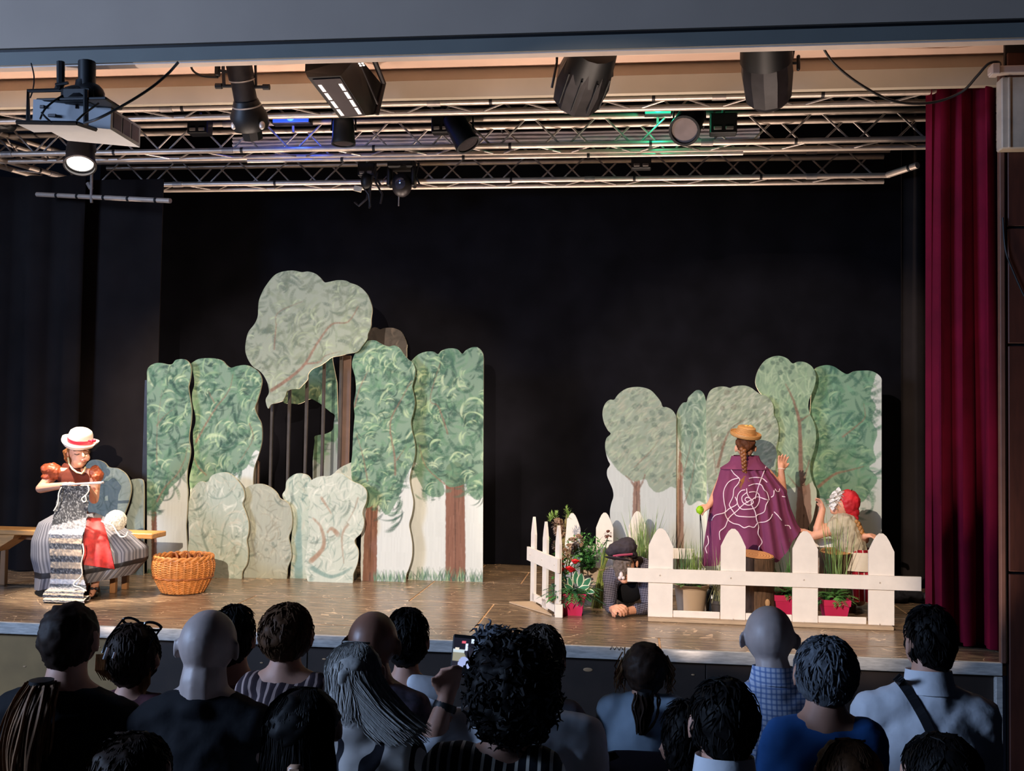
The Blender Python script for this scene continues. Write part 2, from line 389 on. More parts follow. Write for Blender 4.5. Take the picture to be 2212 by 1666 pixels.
# right wall of the hall: brown panels with open joints, and the pale trim beside the curtain
wr = thing('wall_right', '', None, (3.4, -.02, 0)); del wr['label']; wr['kind'] = 'structure'
MB().box((3.8, .03, 1.55), (2.85, .03, 5.1)).build('wall_core', M_DARK, wr, smooth=False)
zj = [-.95, at(2185, 1237, 0).z, at(2185, 745, 0).z, at(2185, 492, 0).z, at(2185, 325, 0).z, fz0 + .1]
for a, b in zip(zj[:-1], zj[1:]):
    for xa, xb in ((2.375, 3.25), (3.25, 4.2), (4.2, 5.2)):
        MB().cbox(((xa + xb) / 2, 0.0, (a + b) / 2), (xb - xa - .012, .02, b - a - .016), .004).build('panel', M_WOODP, wr, smooth=False)
struct(MB().cbox((2.345, .01, (fz0 + 0) / 2), (.03, .05, fz0), .004).build('trim_3', M('trim_brown', '#6d4a3c', .6), smooth=False))

# screen housing high on the right wall, with a bracket rail
P = at(2165, 320, -.12); Q = at(2165, 165, -.12)
hs = thing('screen_housing', 'cream box housing fixed high on the brown wall right of the curtain', 'housing', (P.x + .3, -.1, P.z))
MB().cbox((P.x + .33, -.06, (P.z + Q.z) / 2), (.66, .1, Q.z - P.z), .008).build('housing_body', M('housing_cream', '#b9ab97', .6), hs, smooth=False)
MB().cbox((P.x + .045, -.115, (P.z + Q.z) / 2), (.012, .014, Q.z - P.z - .01), .002).build('housing_rib', M('housing_cream', '#b9ab97'), hs, smooth=False)
MB().cbox((P.x + .29, -.12, at(2165, 153, -.12).z), (.74, .06, .05), .006).build('bracket_rail', M_LIP, hs, smooth=False)
MB().cbox((P.x - .05, -.13, at(2165, 153, -.12).z), (.05, .08, .07), .006).build('rail_end_cap', M_LIP, hs, smooth=False)

# ------------------------------------------------------------------ curtains
def curtain(name, label, x0, x1, Y, z0, z1, nf, dep, mat, seed=0, yslope=0.0, sharp=1.0):
    rnd = random.Random(seed); U = nf * 10; W = 14
    ph = [rnd.uniform(-.5, .5) for _ in range(nf + 1)]; am = [rnd.uniform(.5, 1.25) for _ in range(nf + 1)]
    front = []; back = []
    for j in range(W + 1):
        v = j / W; rf = []; rb = []
        for i in range(U + 1):
            u = i / U; fi = u * nf; k = int(min(nf - 1, fi)); fr = fi - k
            a = am[k] * (1 - fr) + am[k + 1] * fr; p = ph[k] * (1 - fr) + ph[k + 1] * fr
            s = sin(2 * pi * fi + p + .35 * sin(3 * v + k)); s = math.copysign(abs(s) ** sharp, s)
            grow = .75 + .25 * v
            y = Y + yslope * u + dep * a * s * grow
            x = x0 + (x1 - x0) * u + .25 * dep * cos(4 * pi * fi + p)
            z = z1 + (z0 - z1) * v
            rf.append(V((x, y, z))); rb.append(V((x, y + .012, z)))
        front.append(rf); back.append(rb)
    mb = MB(); mb.rings([f + b[::-1] for f, b in zip(front, back)])
    return tag(mb.build(name, mat, smooth=True, angle=70), label, 'curtain')
curtain('backdrop_curtain', 'black backdrop curtain hanging across the whole back of the stage', -5.9, 4.4, 3.78, .01, 4.9, 14, .02, M_BLACK, 1)
xl = at(335, 900, 2.45).x
curtain('side_curtain', 'dark side curtain hanging at the left beside the tall tree panels', at(163, 900, 2.5).x, xl, 2.47, .01, 3.78, 2, .015, M_BLACK2, 4)
curtain('side_curtain', 'dark side curtain at the far left edge behind the knitting girl', -7.2, at(166, 900, 2.3).x, 2.3, .01, 3.78, 5, .05, M_BLACK2, 5)
a = at(1945, 900, 3.1)
curtain('side_curtain', 'narrow grey black side curtain at the right behind the white fence end', a.x, a.x + 1.2, 3.1, .01, 4.7, 6, .04, M_BLACK2, 9)
a, b = at(2005, 700, .55), at(2152, 700, .35)
ct = at(2080, 176, .5).z
curtain('stage_curtain', 'gathered red velvet stage curtain at the right side of the stage', a.x, b.x, .56, .015, fz0 + .1, 3, .12, M_RED, 12, yslope=-.12, sharp=.9)

# ================================================================== TRUSSES
def chord_pts(x0, x1, Y, z): return [V((x0, Y, z)), V((x1, Y, z))]
def truss(label, A, B, h=.24, half=.30, wd=.24, side=None):
    """box truss from A to B (front bottom chord), every tube a part"""
    A, B = V(A), V(B); t = (B - A).normalized(); L = (B - A).length
    nrm = side if side else V((0, 0, 1)).cross(t).normalized()
    if not side and nrm.y < 0: nrm = -nrm
    root = thing('lighting_truss', label, 'truss', (A + B) / 2)
    up = V((0, 0, h)); cs = []
    for o in (V(), up, nrm * wd, nrm * wd + up):
        MB().tube([A + o, B + o], .025, 12).build('chord', M_ALU, root)
    dl = sqrt(h * h + (half * .78) ** 2)
    proto = None; n = int(L / half)
    def brace(P, Q):
        nonlocal proto
        d = Q - P
        if proto is None:
            proto = MB().tube([V((0, 0, -.5)), V((0, 0, .5))], .009, 6).build('brace_mesh', M_ALU2, None, origin=(0, 0, 0))
        q = d.to_track_quat('Z', 'Y').to_matrix().to_4x4(); q.translation = (P + Q) / 2 - ORG[root.name]
        q = q @ Matrix.Diagonal((1, 1, d.length, 1))
        inst('brace', proto, root, q)
    for i in range(n):
        s0 = A + t * (i * half + half * .1); s1 = A + t * (i * half + half * .9)
        e = i % 2 == 0
        brace(s0 + (V() if e else up), s1 + (up if e else V()))
        brace(s0 + nrm * wd + (up if e else V()), s1 + nrm * wd + (V() if e else up))
        if i % 2 == 0: brace(s0 + (nrm * wd if e else V()), s1 + (V() if e else nrm * wd))
        else: brace(s0 + V((0, 0, 0)), s1 + nrm * wd)
    for i in range(3, n, 7):
        p = A + t * (i * half)
        MB().tube([p + t * -.05, p + t * .05], .03, 12).build('coupler', M_ALU2, root)
        p = p + up
        MB().tube([p + t * -.05, p + t * .05], .03, 12).build('coupler', M_ALU2, root)
    for i in range(2, n, 4):
        p = A + t * (i * half + .13)
        MB().tube([p + t * -.012, p + t * .012], .0275, 10).build('tape_band', M_DARK2, root)
    if proto: bpy.data.objects.remove(proto)
    return root
ZT = 3.86
YT3 = gz(700, 227, ZT).y
truss('silver lattice truss nearest the cream fascia, topmost of the three', (-6.6, YT3, ZT), (3.4, YT3, ZT))
truss('silver lattice truss in the middle of the three, running behind the red curtain', (-6.6, 1.8, ZT), (3.3, 1.8, ZT))
truss('silver lattice truss at the rear, lowest of the three above the black backdrop', (gz(220, 408, ZT).x, 3.02, ZT), (gz(1915, 386, ZT).x, 3.02, ZT))
truss('dim lattice truss running back along the left side under the projector', gz(-60, 327, ZT), gz(205, 402, ZT))
def pipe(label, A, B, r=.022, bands=()):
    A, B = V(A), V(B); root = thing('hanging_pipe', label, 'pipe', (A + B) / 2)
    MB().tube([A, B], r, 12).build('pipe', M_ALU, root)
    for u in bands:
        p = A.lerp(B, u); d = (B - A).normalized(); MB().tube([p - d * .012, p + d * .012], r + .004, 12).build('tape_band', M_DARK, root)
    return root
pp = pipe('short silver pipe with black tape bands hanging at the left below the trusses', at(80, 420, 2.12), at(368, 434, 1.72), bands=(.16, .32, .52, .7, .9))
c = at(197, 398, 1.95)
MB().tube([c + V((0, 0, .16)), at(197, 428, 1.93), at(198, 438, 1.93)], .013, 8).build('clamp', M_ALU2, pp)
MB().tube([at(190, 396, 1.95), at(197, 408, 1.94)], .02, 8).build('clamp_jaw', M_ALU2, pp)
pipe('long thin silver pipe slung under the middle truss', at(535, 348, 1.95), at(1605, 331, 1.95), .018, (.2, .45, .7))
pipe('thick stub of silver pipe angled up at the right end of the rear truss', at(1918, 378, 3.0), at(1982, 357, 2.7), .03, (.75,))

# pleated white cloth rolled up behind the middle truss
A = at(505, 300, 2.3); B = at(1640, 292, 2.3); root = thing('rolled_screen', 'long rolled white screen cloth lying folded behind the middle truss', 'screen', (A + B) / 2)
M_SCR = M('screen_cloth', '#e0d8e0', .7, var=.12, scale=4, stretch=(1, 6, 12))
for k in range(4):
    zc = (at(1000, 291 + k * 7.6, 2.3).z); mb = MB()
    rg = [[V((x, 2.3 + .035 * cos(t) + .004 * sin(x * 9 + k), zc + .017 * sin(t) + .003 * sin(x * 5 + k * 2))) for t in [2 * pi * j / 10 for j in range(10)]] for x in np.linspace(A.x, B.x, 40)]
    mb.rings(rg).build('fold', M_SCR, root)

for x in (-3.0, -1.2, .6): MB().tube([V((x, 2.3, A.z)), V((x, 2.04, ZT + .27))], .008, 6).build('sling', M_DARK, root)
# ================================================================== LAMPS ON THE BARS
def lampthing(label, c, cat='spotlight', name='stage_light'): return thing(name, label, cat, c)
def lathe_px(A, B, prof, n=24, sx=1.0):
    """prof rows (fraction along A->B, radius in metres)"""
    d = B - A; L = d.length
    return MB().lathe([(max(r, .0005), f * L) for f, r in prof], A, d, n)
PX = 1 / 326.0
# profile spot, left
A, B = at(512, 118, -.25), at(545, 290, .05)
L1 = lampthing('long black profile spotlight with side knobs, first lamp right of the projector', A.lerp(B, .5))
lathe_px(A, B, [(0, .072), (.02, .088), (.30, .088), (.32, .078), (.60, .08)]).build('lens_tube', M_DARK2, L1)
lathe_px(A, B, [(.56, .085), (.64, .10), (.74, .128), (.88, .132), (.93, .118)]).build('reflector_housing', M_DARK, L1)
lathe_px(A, B, [(.91, .06), (.93, .075), (1.06, .07), (1.07, .05)], 8).build('lamp_cap', M_DARK, L1, angle=20)
for f, rr in ((.30, .090), (.63, .101)):
    lathe_px(A, B, [(f - .008, rr), (f + .008, rr)]).build('ring', M_ALU2, L1)
for sx, py in ((478, 186), (570, 188)):
    q = at(sx, py, -.12); ctr = at(526 if sx < 520 else 540, py, -.12)
    MB().tube([ctr, q], .012, 8).tube([q + (q - ctr).normalized() * -.005, q + (q - ctr).normalized() * .04], .021, 8).build('knob', M_DARK, L1)
q = at(470, 152, -.2); MB().cbox(q, (.03, .04, .08), .005).tube([q, at(500, 156, -.2)], .01, 6).build('shutter_handle', M_DARK, L1)
MB().tube([at(484, 186, -.12), at(481, 122, -.2)], .012, 6).build('yoke', M_DARK2, L1)
MB().tube([at(553, 186, -.12), at(551, 110, -.2)], .009, 6).build('yoke', M_DARK2, L1)
for px in (505, 566):
    MB().ell(at(px, 271, -.08), (.022, .012, .03)).build('bare_metal_edge', M_ALU, L1)

# flood light: a slanted box, vent strips glowing in its underside
c2 = crop(440, 90, .2803)
def p2(x, y, Y): return at(440 + x * .2803, 90 + y * .2803, Y)
L2 = lampthing('large black box floodlight with two glowing vent strips hanging under the beam', p2(1080, 380, -.1), 'floodlight')
a, b_, c_, d_ = p2(800, 275, -.42), p2(1055, 262, -.42), p2(1250, 570, -.02), p2(1045, 588, -.02)
a2, b2, c2_, d2 = p2(785, 130, -.2), p2(1190, 110, -.2), p2(1375, 330, .22), p2(1330, 560, .2)
mb = MB(); mb.add([a, b_, c_, d_, p2(780, 232, -.38), b2, c2_, d2, p2(785, 120, -.3)],
       [(0, 1, 2, 3), (1, 5, 6, 7, 2), (0, 4, 8, 5, 1), (3, 2, 7), (4, 0, 3), (8, 4, 3, 7, 6, 5)]); mb.build('housing', M_DARK, L2, smooth=False)
e1 = (b_ - a).normalized(); e2 = (d_ - a).normalized(); nn = e1.cross(e2).normalized()
if nn.z > 0: nn = -nn
mb = MB(); q = [a.lerp(b_, .12).lerp(d_.lerp(c_, .12), t) for t in (.04, .95)] + [a.lerp(b_, .96).lerp(d_.lerp(c_, .96), t) for t in (.95, .04)]
mb.ext([x + nn * .003 for x in q], nn * .006).build('front_panel', M('brown_black_panel', '#2e2226', .6), L2, smooth=False)
M_GLOW = emit('leaking_light', (1.0, .9, .82), 1.6)
for uu in (.22, .86):
    for k in range(4):
        t0 = .16 + k * .2; mb = MB()
        for dv in (-.022, .022):
            pts = []
            for t in (t0, t0 + .16):
                pts.append(a.lerp(b_, uu + dv).lerp(d_.lerp(c_, uu + dv), t))
            wv = e1 * .007
            mb.ext([pts[0] - wv + nn * .01, pts[0] + wv + nn * .01, pts[1] + wv + nn * .01, pts[1] - wv + nn * .01], nn * .002)
        mb.build('vent_slot', M_GLOW, L2, smooth=False)
for k in range(4):
    for j in range(2):
        q = p2(1182 + k * 9 + j * 24, 140 + k * 15 - j * 3, -.26); MB().box(q, (.014, .01, .007)).build('vent_slot', M_GLOW, L2, smooth=False)
MB().tube([p2(1310, 130, -.05), p2(1385, 320, .15), p2(1330, 560, .15)], .02, 8).build('yoke', M_DARK2, L2)
MB().tube([p2(1200, 150, -.25), p2(1340, 480, .05)], .008, 6).build('edge_rail', M_DARK2, L2)

def fresnel(label, A, B, prof, Yk=None, n=10):
    o = lampthing(label, A.lerp(B, .5)); lathe_px(A, B, prof, n).build('housing', M_DARK2, o, angle=25)
    return o
A, B = at(1282, 112, -.35), at(1242, 222, .05)
L3 = fresnel('black ribbed spotlight tilted left, hanging under the middle of the beam', A, B, [(0, .12), (.05, .155), (.5, .185), (.92, .165), (1, .12)])
lathe_px(A, B, [(-.12, .12), (-.1, .15), (.10, .162), (.35, .17)], 16).build('lens_barrel', M_DARK, L3)
d = (B - A).normalized(); sd = V((1, 0, 0)) - d * d.x; sd.normalize(); fr = sd.cross(d)
if fr.y > 0: fr = -fr
for aa in (-.8, -.25, .35, .9):
    p = A.lerp(B, .45) + (sd * sin(aa) + fr * cos(aa)) * .181; MB().tube([p - d * .11, p + d * .16], .007, 6).build('cooling_rib', M_DARK, L3)
MB().cbox(at(1240, 241, .08), (.14, .03, .02), .004).build('cap_bracket', M_ALU2, L3, smooth=False)
MB().tube([at(1203, 118, -.15), at(1203, 135, -.15), at(1192, 190, -.1)], .009, 6).build('yoke', M_DARK2, L3)
MB().tube([at(1320, 120, -.2), at(1320, 165, -.1)], .016, 6).build('yoke', M_DARK, L3)
A, B = at(1654, 85, -.35), at(1660, 222, .02)
L4 = fresnel('upright black ribbed spotlight hanging at the right under the beam', A, B, [(0, .13), (.05, .15), (.5, .165), (.9, .15), (1, .11)], n=12)
lathe_px(A, B, [(-.06, .13), (-.04, .158), (.18, .165), (.3, .168)], 16).build('lens_barrel', M_DARK, L4)
d = (B - A).normalized()
for aa in (-.8, -.3, .25, .8):
    p = A.lerp(B, .5) + V((sin(aa), -cos(aa), 0)) * .163; MB().tube([p - d * .1, p + d * .15], .007, 6).build('cooling_rib', M_DARK, L4)
q = at(1721, 136, -.15); MB().tube([at(1705, 136, -.15), q], .01, 6).cbox(q + V((.01, 0, 0)), (.022, .03, .1), .006).build('knob', M_DARK, L4)
MB().cbox(at(1657, 237, .05), (.1, .03, .025), .004).build('cap_bracket', M_ALU2, L4, smooth=False)
MB().tube([at(1718, 90, -.2), at(1712, 128, -.15)], .007, 6).build('yoke', M_DARK2, L4)

def par(label, A, B, r, lens=None, clamp=None, name='par_can'):
    o = lampthing(label, A.lerp(B, .5), 'spotlight', name)
    d = (B - A)
    can = lathe_px(A, B, [(0, r * .45), (.03, r * .8), (.2, r * .92), (.8, r), (.9, r * 1.06), (1, r * 1.06), (1.0, r * .9), (.93, r * .9)]).build('can', M_DARK, o)
    MB().lathe([(r * .88, 0), (r * .88, .006)], A + d * .94, d, 24).build('lens', lens or M('dark_lens', '#3a3436', .25), can)
    if clamp:
        MB().tube([clamp[0], clamp[1]], .014, 8).build('hook_clamp', M_ALU2, o)
    for s in (-1, 1):
        e = V((s * r * 1.1, 0, 0)); m_ = A.lerp(B, .5)
        MB().tube([m_ + e, m_ + e * .9 + V((0, .02, r * 1.9)), m_ + V((0, .02, r * 2.1))], .008, 6).build('yoke', M_DARK2, o)
    return o
par('small black can lamp hanging straight down right below the floodlight', at(742, 252, .95), at(742, 312, .95), .09, clamp=(at(742, 236, .95), at(742, 252, .95)))
par('small black can lamp tilted right on the middle truss near the stage centre', at(975, 252, 1.7), at(1012, 314, 1.65), .105, clamp=(at(968, 236, 1.7), at(980, 256, 1.7)))
par('black can lamp with its grey lens facing us right of the green light', at(1500, 240, 1.5), at(1478, 283, 1.1), .115, M('frosted_lens', '#8d7c76', .4), clamp=(at(1503, 226, 1.1), at(1500, 246, 1.4)))
lp = par('lit can lamp shining down at the left under the projector', at(176, 308, .75), at(173, 353, .66), .11, emit('lit_lens', (1, .93, .85), 9.0), clamp=(at(177, 262, .87), at(176, 306, .76)))
rim = MB(); _d = (at(173, 353, .66) - at(176, 308, .75)).normalized(); _a = _d.orthogonal().normalized(); _b = _d.cross(_a)
rim.rings([[at(173, 354, .66) + _d * h + (_a * cos(t) + _b * sin(t)) * r for t in [2 * pi * k / 28 for k in range(28)]] for r, h in ((.124, 0), (.124, .02), (.11, .024), (.11, 0))], False, False); rim.build('colour_frame', M_DARK2, lp)
def ctrlbox(label, c, s, sock=True):
    o = thing('dimmer_box', label, 'box', V(c)); case = MB().cbox(c, s, .008).build('case', M_DARK, o, smooth=False)
    for k in (-1, 1):
        MB().cbox(V(c) + V((k * s[0] * .22, -s[1] / 2 - .004, -s[2] * .25)), (s[0] * .3, .012, .028), .004).build('socket', M('grey_socket', '#77706c', .5), case, smooth=False)
    MB().tube([V(c) + V((0, 0, s[2] / 2)), V(c) + V((0, 0, s[2] / 2 + .06))], .014, 8).build('clamp', M_ALU2, o)
    return o
ctrlbox('black dimmer box with two sockets left of the tilted can lamp', at(955, 270, 1.72), (.17, .1, .16))
ctrlbox('black dimmer box with two sockets on the middle truss right of the green light', at(1562, 270, 1.72), (.22, .12, .17))
ctrlbox('black dimmer box with two sockets between the projector and the profile spotlight', at(432, 275, 1.72), (.19, .12, .14))
ctrlbox('black dimmer box on the rear truss above the right tree panels', at(1385, 352, 2.95), (.19, .1, .13))
ctrlbox('black dimmer box on the rear truss left of the moving head lamp', at(793, 368, 2.95), (.17, .1, .13))
# moving head on the rear truss
mh = lampthing('dark moving head lamp hanging from the rear truss near its middle', at(870, 385, 2.92), 'spotlight', 'moving_head_light')
MB().cbox(at(868, 356, 2.92), (.25, .2, .1), .015).build('base', M_DARK, mh, smooth=False)
for s in (-1, 1): MB().cbox(at(868 + s * 26, 383, 2.92), (.04, .12, .2), .012).build('yoke_arm', M_DARK, mh, smooth=False)
MB().ell(at(868, 400, 2.9), (.1, .1, .12)).build('head', M_DARK2, mh); MB().lathe([(.05, 0), (.055, .02), (.03, .03)], at(866, 396, 2.78), (-.2, -1, -.2), 16).build('lens', M('dark_glass', '#30303a', .1), mh)
MB().tube([at(862, 415, 2.9), at(861, 445, 2.9)], .006, 6).build('safety_cable', M_ALU2, mh)
MB().tube([at(905, 352, 2.9), at(898, 380, 2.9), at(906, 398, 2.9)], .01, 6).build('power_cable', M_DARK, mh)
# cable loops with a pale tag
cb = thing('cable_bundle', 'tangle of black cables with a cream tag hanging below the rear truss', 'cables', at(790, 415, 2.9))
for pts in ([(800, 360), (788, 385), (796, 410), (792, 430), (775, 445), (766, 437)], [(805, 380), (800, 405), (798, 450)], [(815, 372), (812, 395), (826, 420), (822, 440)], [(785, 405), (797, 420), (800, 447)], [(812, 352), (806, 375), (822, 400)]):
    MB().tube([at(x, y, 2.9 + .01 * i) for i, (x, y) in enumerate(pts)], .011, 6).build('cable', M_DARK2, cb)
MB().ell(at(792, 392, 2.92), (.06, .06, .09)).build('connector', M_DARK, cb)
MB().cbox(at(773, 408, 2.86), (.085, .008, .055), .002, Ry(.25)).build('cream_tag', M('cream_tag', '#e8d6b0', .6), cb, smooth=False)
# led bars
def led(label, px, py, col, Y, wd):
    o = thing('led_light', label, 'light', at(px, py, Y)); MB().cbox(at(px, py, Y), (wd, .1, .07), .01).build('case', M_DARK2, o, smooth=False)
    MB().cbox(at(px, py, Y) - V((0, .052, 0)), (wd * .9, .01, .05), .004).build('lens', emit('led_' + label.split()[1], col, 1.3), o, smooth=False)
    MB().ell(at(px, py, Y) - V((0, .058, -.004)), (.03, .012, .02)).build('bulb', emit('ledb_' + label.split()[1], col, 6), o)
    MB().tube([at(px, py, Y) + V((0, .02, -.03)), at(px, py, Y) + V((0, .03, -.09))], .012, 6).build('bracket', M_ALU2, o)
    l = bpy.data.lights.new('led', 'POINT'); l.energy = 5; l.color = col; l.shadow_soft_size = .02
    lo = bpy.data.objects.new('led_lamp', l); COL.objects.link(lo); lo.location = at(px, py, Y) - V((0, .15, .03))
led('small green light glowing between the two upper trusses right of centre', 1421, 243, (.02, .75, .38), 1.77, .24)
led('small blue light glowing between the two upper trusses left of centre', 632, 262, (.03, .10, .95), 1.77, .36)

# ------------------------------------------------------------------ projector
def p1(x, y, Y): return at(x * .2803, 100 + y * .2803, Y)
def g1(x, y, z): return gz(x * .2803, 100 + y * .2803, z)
zb = 3.2
nl, nr, fr_, fl = g1(250, 582, zb), g1(850, 640, zb), g1(1115, 710, zb), g1(520, 728, zb)
pj = thing('projector', 'white ceiling projector on a black frame hanging at top left', 'projector', (nl + fr_) / 2)
hh = V((0, 0, .135))
M_PJ = M('projector_white', '#c9ccd0', .5, var=.04)
u = (nr - nl); bk = (fl - nl)
fr2 = nl + u + bk
mb = MB(); mb.add([nl, nr, fr2, fl, nl + hh, nr + hh, fr2 + hh, fl + hh], [(0, 1, 2, 3), (4, 5, 6, 7), (0, 1, 5, 4), (1, 2, 6, 5), (2, 3, 7, 6), (3, 0, 4, 7)])
mb.build('case', M_PJ, pj, smooth=False)
out = V((u.y, -u.x, 0)).normalized()
sd_n = V((bk.y, -bk.x, 0)).normalized()
for k in range(3):
    t0 = .08 + k * .3
    q = [nr.lerp(fr2, t0) + hh * .14, nr.lerp(fr2, t0 + .25) + hh * .14, nr.lerp(fr2, t0 + .25) + hh * .86, nr.lerp(fr2, t0) + hh * .86]
    MB().ext([x + sd_n * .001 for x in q], sd_n * .004).build('vent_grille', M('grille', '#6f6668', .6), pj, smooth=False)
for tx, tz, w_ in ((.24, .35, .06), (.55, .85, .01), (.12, .7, .03)):
    p = nl + u * tx + hh * tz + V((0, -.003, 0)); MB().cbox(p, (w_, .012, .02), .003).build('socket', M_DARK2, pj, smooth=False)
ta, tb, tc_, td = g1(125, 598, zb - .02), g1(590, 606, zb - .02), g1(742, 655, zb - .02), g1(262, 664, zb - .02)
MB().ext([ta, tb, tc_, td], (0, 0, .014)).build('tray', M_PJ, pj, smooth=False)
for s, e in ((ta, tb), (tb, tc_)): MB().tube([s + V((0, 0, .01)), e + V((0, 0, .01))], .013, 4).build('tray_edge', M_DARK, pj, smooth=False)
Yp = nl.y + .12
MB().tube([p1(217, 575, Yp), p1(217, 345, Yp), p1(600, 333, Yp)], .013, 6).build('frame_tube', M_DARK, pj)
MB().tube([p1(662, 605, Yp - .1), p1(662, 335, Yp - .1)], .015, 6).build('frame_tube', M_DARK, pj)
MB().tube([p1(670, 120, Yp), p1(670, 340, Yp)], .05, 12).build('ceiling_pole', M_DARK, pj)
MB().lathe([(.05, 0), (.055, .05), (.085, .1), (.1, .12)], p1(650, 270, Yp), (0, 0, -1), 12).build('pole_flange', M_DARK, pj)
MB().tube([p1(468, 120, Yp), p1(468, 290, Yp), p1(450, 335, Yp)], .024, 8).build('clamp_pole', M_DARK, pj)
MB().tube([p1(430, 296, Yp - .04), p1(525, 282, Yp - .04)], .01, 6).build('wing_screw', M_DARK, pj)
MB().cbox(p1(640, 400, Yp), (.2, .16, .1), .02).ell(p1(600, 380, Yp), (.1, .08, .06)).ell(p1(700, 370, Yp), (.08, .08, .07)).build('mount_head', M_DARK, pj)
MB().cbox(p1(615, 446, Yp), (.44, .2, .02), .005).build('mount_plate', M_DARK, pj, smooth=False)
M_CAB = M('black_cable', '#0c0b0c', .5)
def cable(label, pts, r=.008, par=None, nm='cable'):
    # smooth spline through points
    P = [V(p) for p in pts]; out = []
    for i in range(len(P) - 1):
        p0, p1_, p2_, p3 = P[max(i - 1, 0)], P[i], P[i + 1], P[min(i + 2, len(P) - 1)]
        for t in np.linspace(0, 1, 6, endpoint=False):
            out.append(.5 * ((2 * p1_) + (p2_ - p0) * t + (2 * p0 - 5 * p1_ + 4 * p2_ - p3) * t * t + (3 * p1_ - p0 - 3 * p2_ + p3) * t ** 3))
    out.append(P[-1]); o = MB().tube(out, r, 6).build(nm, M_CAB, par)
    if par is None: tag(o, label, 'cable')
    return o
cable('black cable curving from the beam down to the projector', [p1(1375, 122, Yp), p1(1290, 215, Yp), p1(1150, 330, Yp - .1), p1(950, 455, Yp - .2), p1(760, 555, Yp - .25), p1(650, 592, Yp - .22)], .008)
cable('', [p1(590, 575, Yp - .22), p1(650, 520, Yp - .2), p1(760, 440, Yp - .1)], .006, pj)
cable('', [p1(310, 560, Yp - .2), p1(350, 480, Yp - .15), p1(450, 400, Yp - .1), p1(590, 330, Yp)], .006, pj)
cable('', [p1(320, 510, Yp - .22), p1(350, 545, Yp - .22), p1(400, 590, Yp - .2)], .006, pj)
cable('thin cable hanging from the beam at the top left corner', [p1(240, 130, Yp), p1(262, 230, Yp), p1(255, 330, Yp), p1(232, 400, Yp)], .004)
cable('black cable drooping from the beam to the profile spotlight', [p1(1462, 122, -.2), p1(1490, 190, -.2), p1(1560, 228, -.2), p1(1680, 238, -.2)], .008)
cable('short black cable running from the beam to the tilted ribbed spotlight', [at(1368, 104, -.2), at(1345, 111, -.2), at(1318, 120, -.2)], .009)
cable('long black cable sagging from the beam across to the red curtain', [at(1770, 88, -.2), at(1800, 135, -.1), at(1858, 182, 0.), at(1930, 218, .1), at(2010, 222, .15), at(2075, 200, .1), at(2110, 165, -.02), at(2135, 138, -.08), at(2158, 135, -.1), at(2160, 150, -.12)], .009)
cable('thin cable trailing down the brown wall at the right edge', [at(2166, 470, -.03), at(2172, 540, -.03), at(2190, 590, -.03), at(2212, 640, -.03)], .006)
MB()
tag(MB().cbox(at(5, 262, 1.0), (.2, .15, .16), .03).cap(at(-10, 250, 1.0), .06, at(12, 262, .9), .05).build('stage_light', M_DARK), 'black lamp cut off by the left edge beside the projector', 'spotlight')

# an added side board keeps the centre front light off the red curtain
# added unseen flag boards for the two front lights (behind the audience, keeping their beams off the heads)
for (kp, kt, kw, ka, kf) in KEYS:
    kp, kt = V(kp), V(kt); d = (kt - kp).normalized(); e = (V((kf[0], .16, kf[1])) - kp).normalized(); q = kp + e * (1.0 / e.dot(d))
    sd = d.cross(V((0, 0, 1))).normalized(); up = sd.cross(d); R_ = Matrix((sd, d, up)).transposed()
    fl = thing('added_lamp_flag', 'added black light-blocking board under the %s front lamp behind the audience' % ('centre' if kf[0] > 0 else 'left'), 'flag', q - V((0, 0, .3)))
    MB().cbox(q - up * .13, (.9, .006, .26), .002, R_).build('board', M_DARK, fl, smooth=False)
    if kf[0] > 0:
        e2 = (V((2.02, .8, 1.0)) - kp).normalized(); q2 = kp + e2 * (1.0 / e2.dot(d)); MB().cbox(q2 + sd * .13, (.26, .006, .9), .002, R_).build('board', M_DARK, fl, smooth=False)
    MB().tube([q - up * .25, V((q.x, q.y, FLOORZ))], .012, 8).build('stand', M_DARK, fl)
    MB().cbox(V((q.x, q.y, FLOORZ + .01)), (.4, .4, .02), .005).build('foot', M_DARK, fl, smooth=False)

mb = MB(); s0 = at(1322, 1401, -.006)
mb.tube([at(x, y, -.007) for x, y in ((1318, 1404), (1322, 1396), (1327, 1404), (1332, 1397), (1337, 1405), (1341, 1398), (1346, 1404))], .0025, 4); stuff(mb.build('scrawl', M_DARK, st))
# ================================================================== PAINTED SCENERY
PAINT = attr_mat('painted_plywood', .72)
RES = 220
def catmull(P, closed=True, sub=5):
    out = []; n = len(P)
    for i in range(n if closed else n - 1):
        g = (lambda k: P[k % n]) if closed else (lambda k: P[max(0, min(n - 1, k))])
        p0, p1_, p2_, p3 = [np.array(g(i + k), float) for k in (-1, 0, 1, 2)]
        for t in np.linspace(0, 1, sub, endpoint=False):
            out.append(.5 * ((2 * p1_) + (p2_ - p0) * t + (2 * p0 - 5 * p1_ + 4 * p2_ - p3) * t * t + (3 * p1_ - p0 - 3 * p2_ + p3) * t ** 3))
    if not closed: out.append(np.array(P[-1], float))
    return out
def inside(pts, poly):
    x, y = pts[:, 0], pts[:, 1]; r = np.zeros(len(pts), bool); n = len(poly)
    for i in range(n):
        x0, y0 = poly[i]; x1, y1 = poly[(i + 1) % n]
        if y0 == y1: continue
        c = ((y0 > y) != (y1 > y)) & (x < (x1 - x0) * (y - y0) / (y1 - y0) + x0); r ^= c
    return r
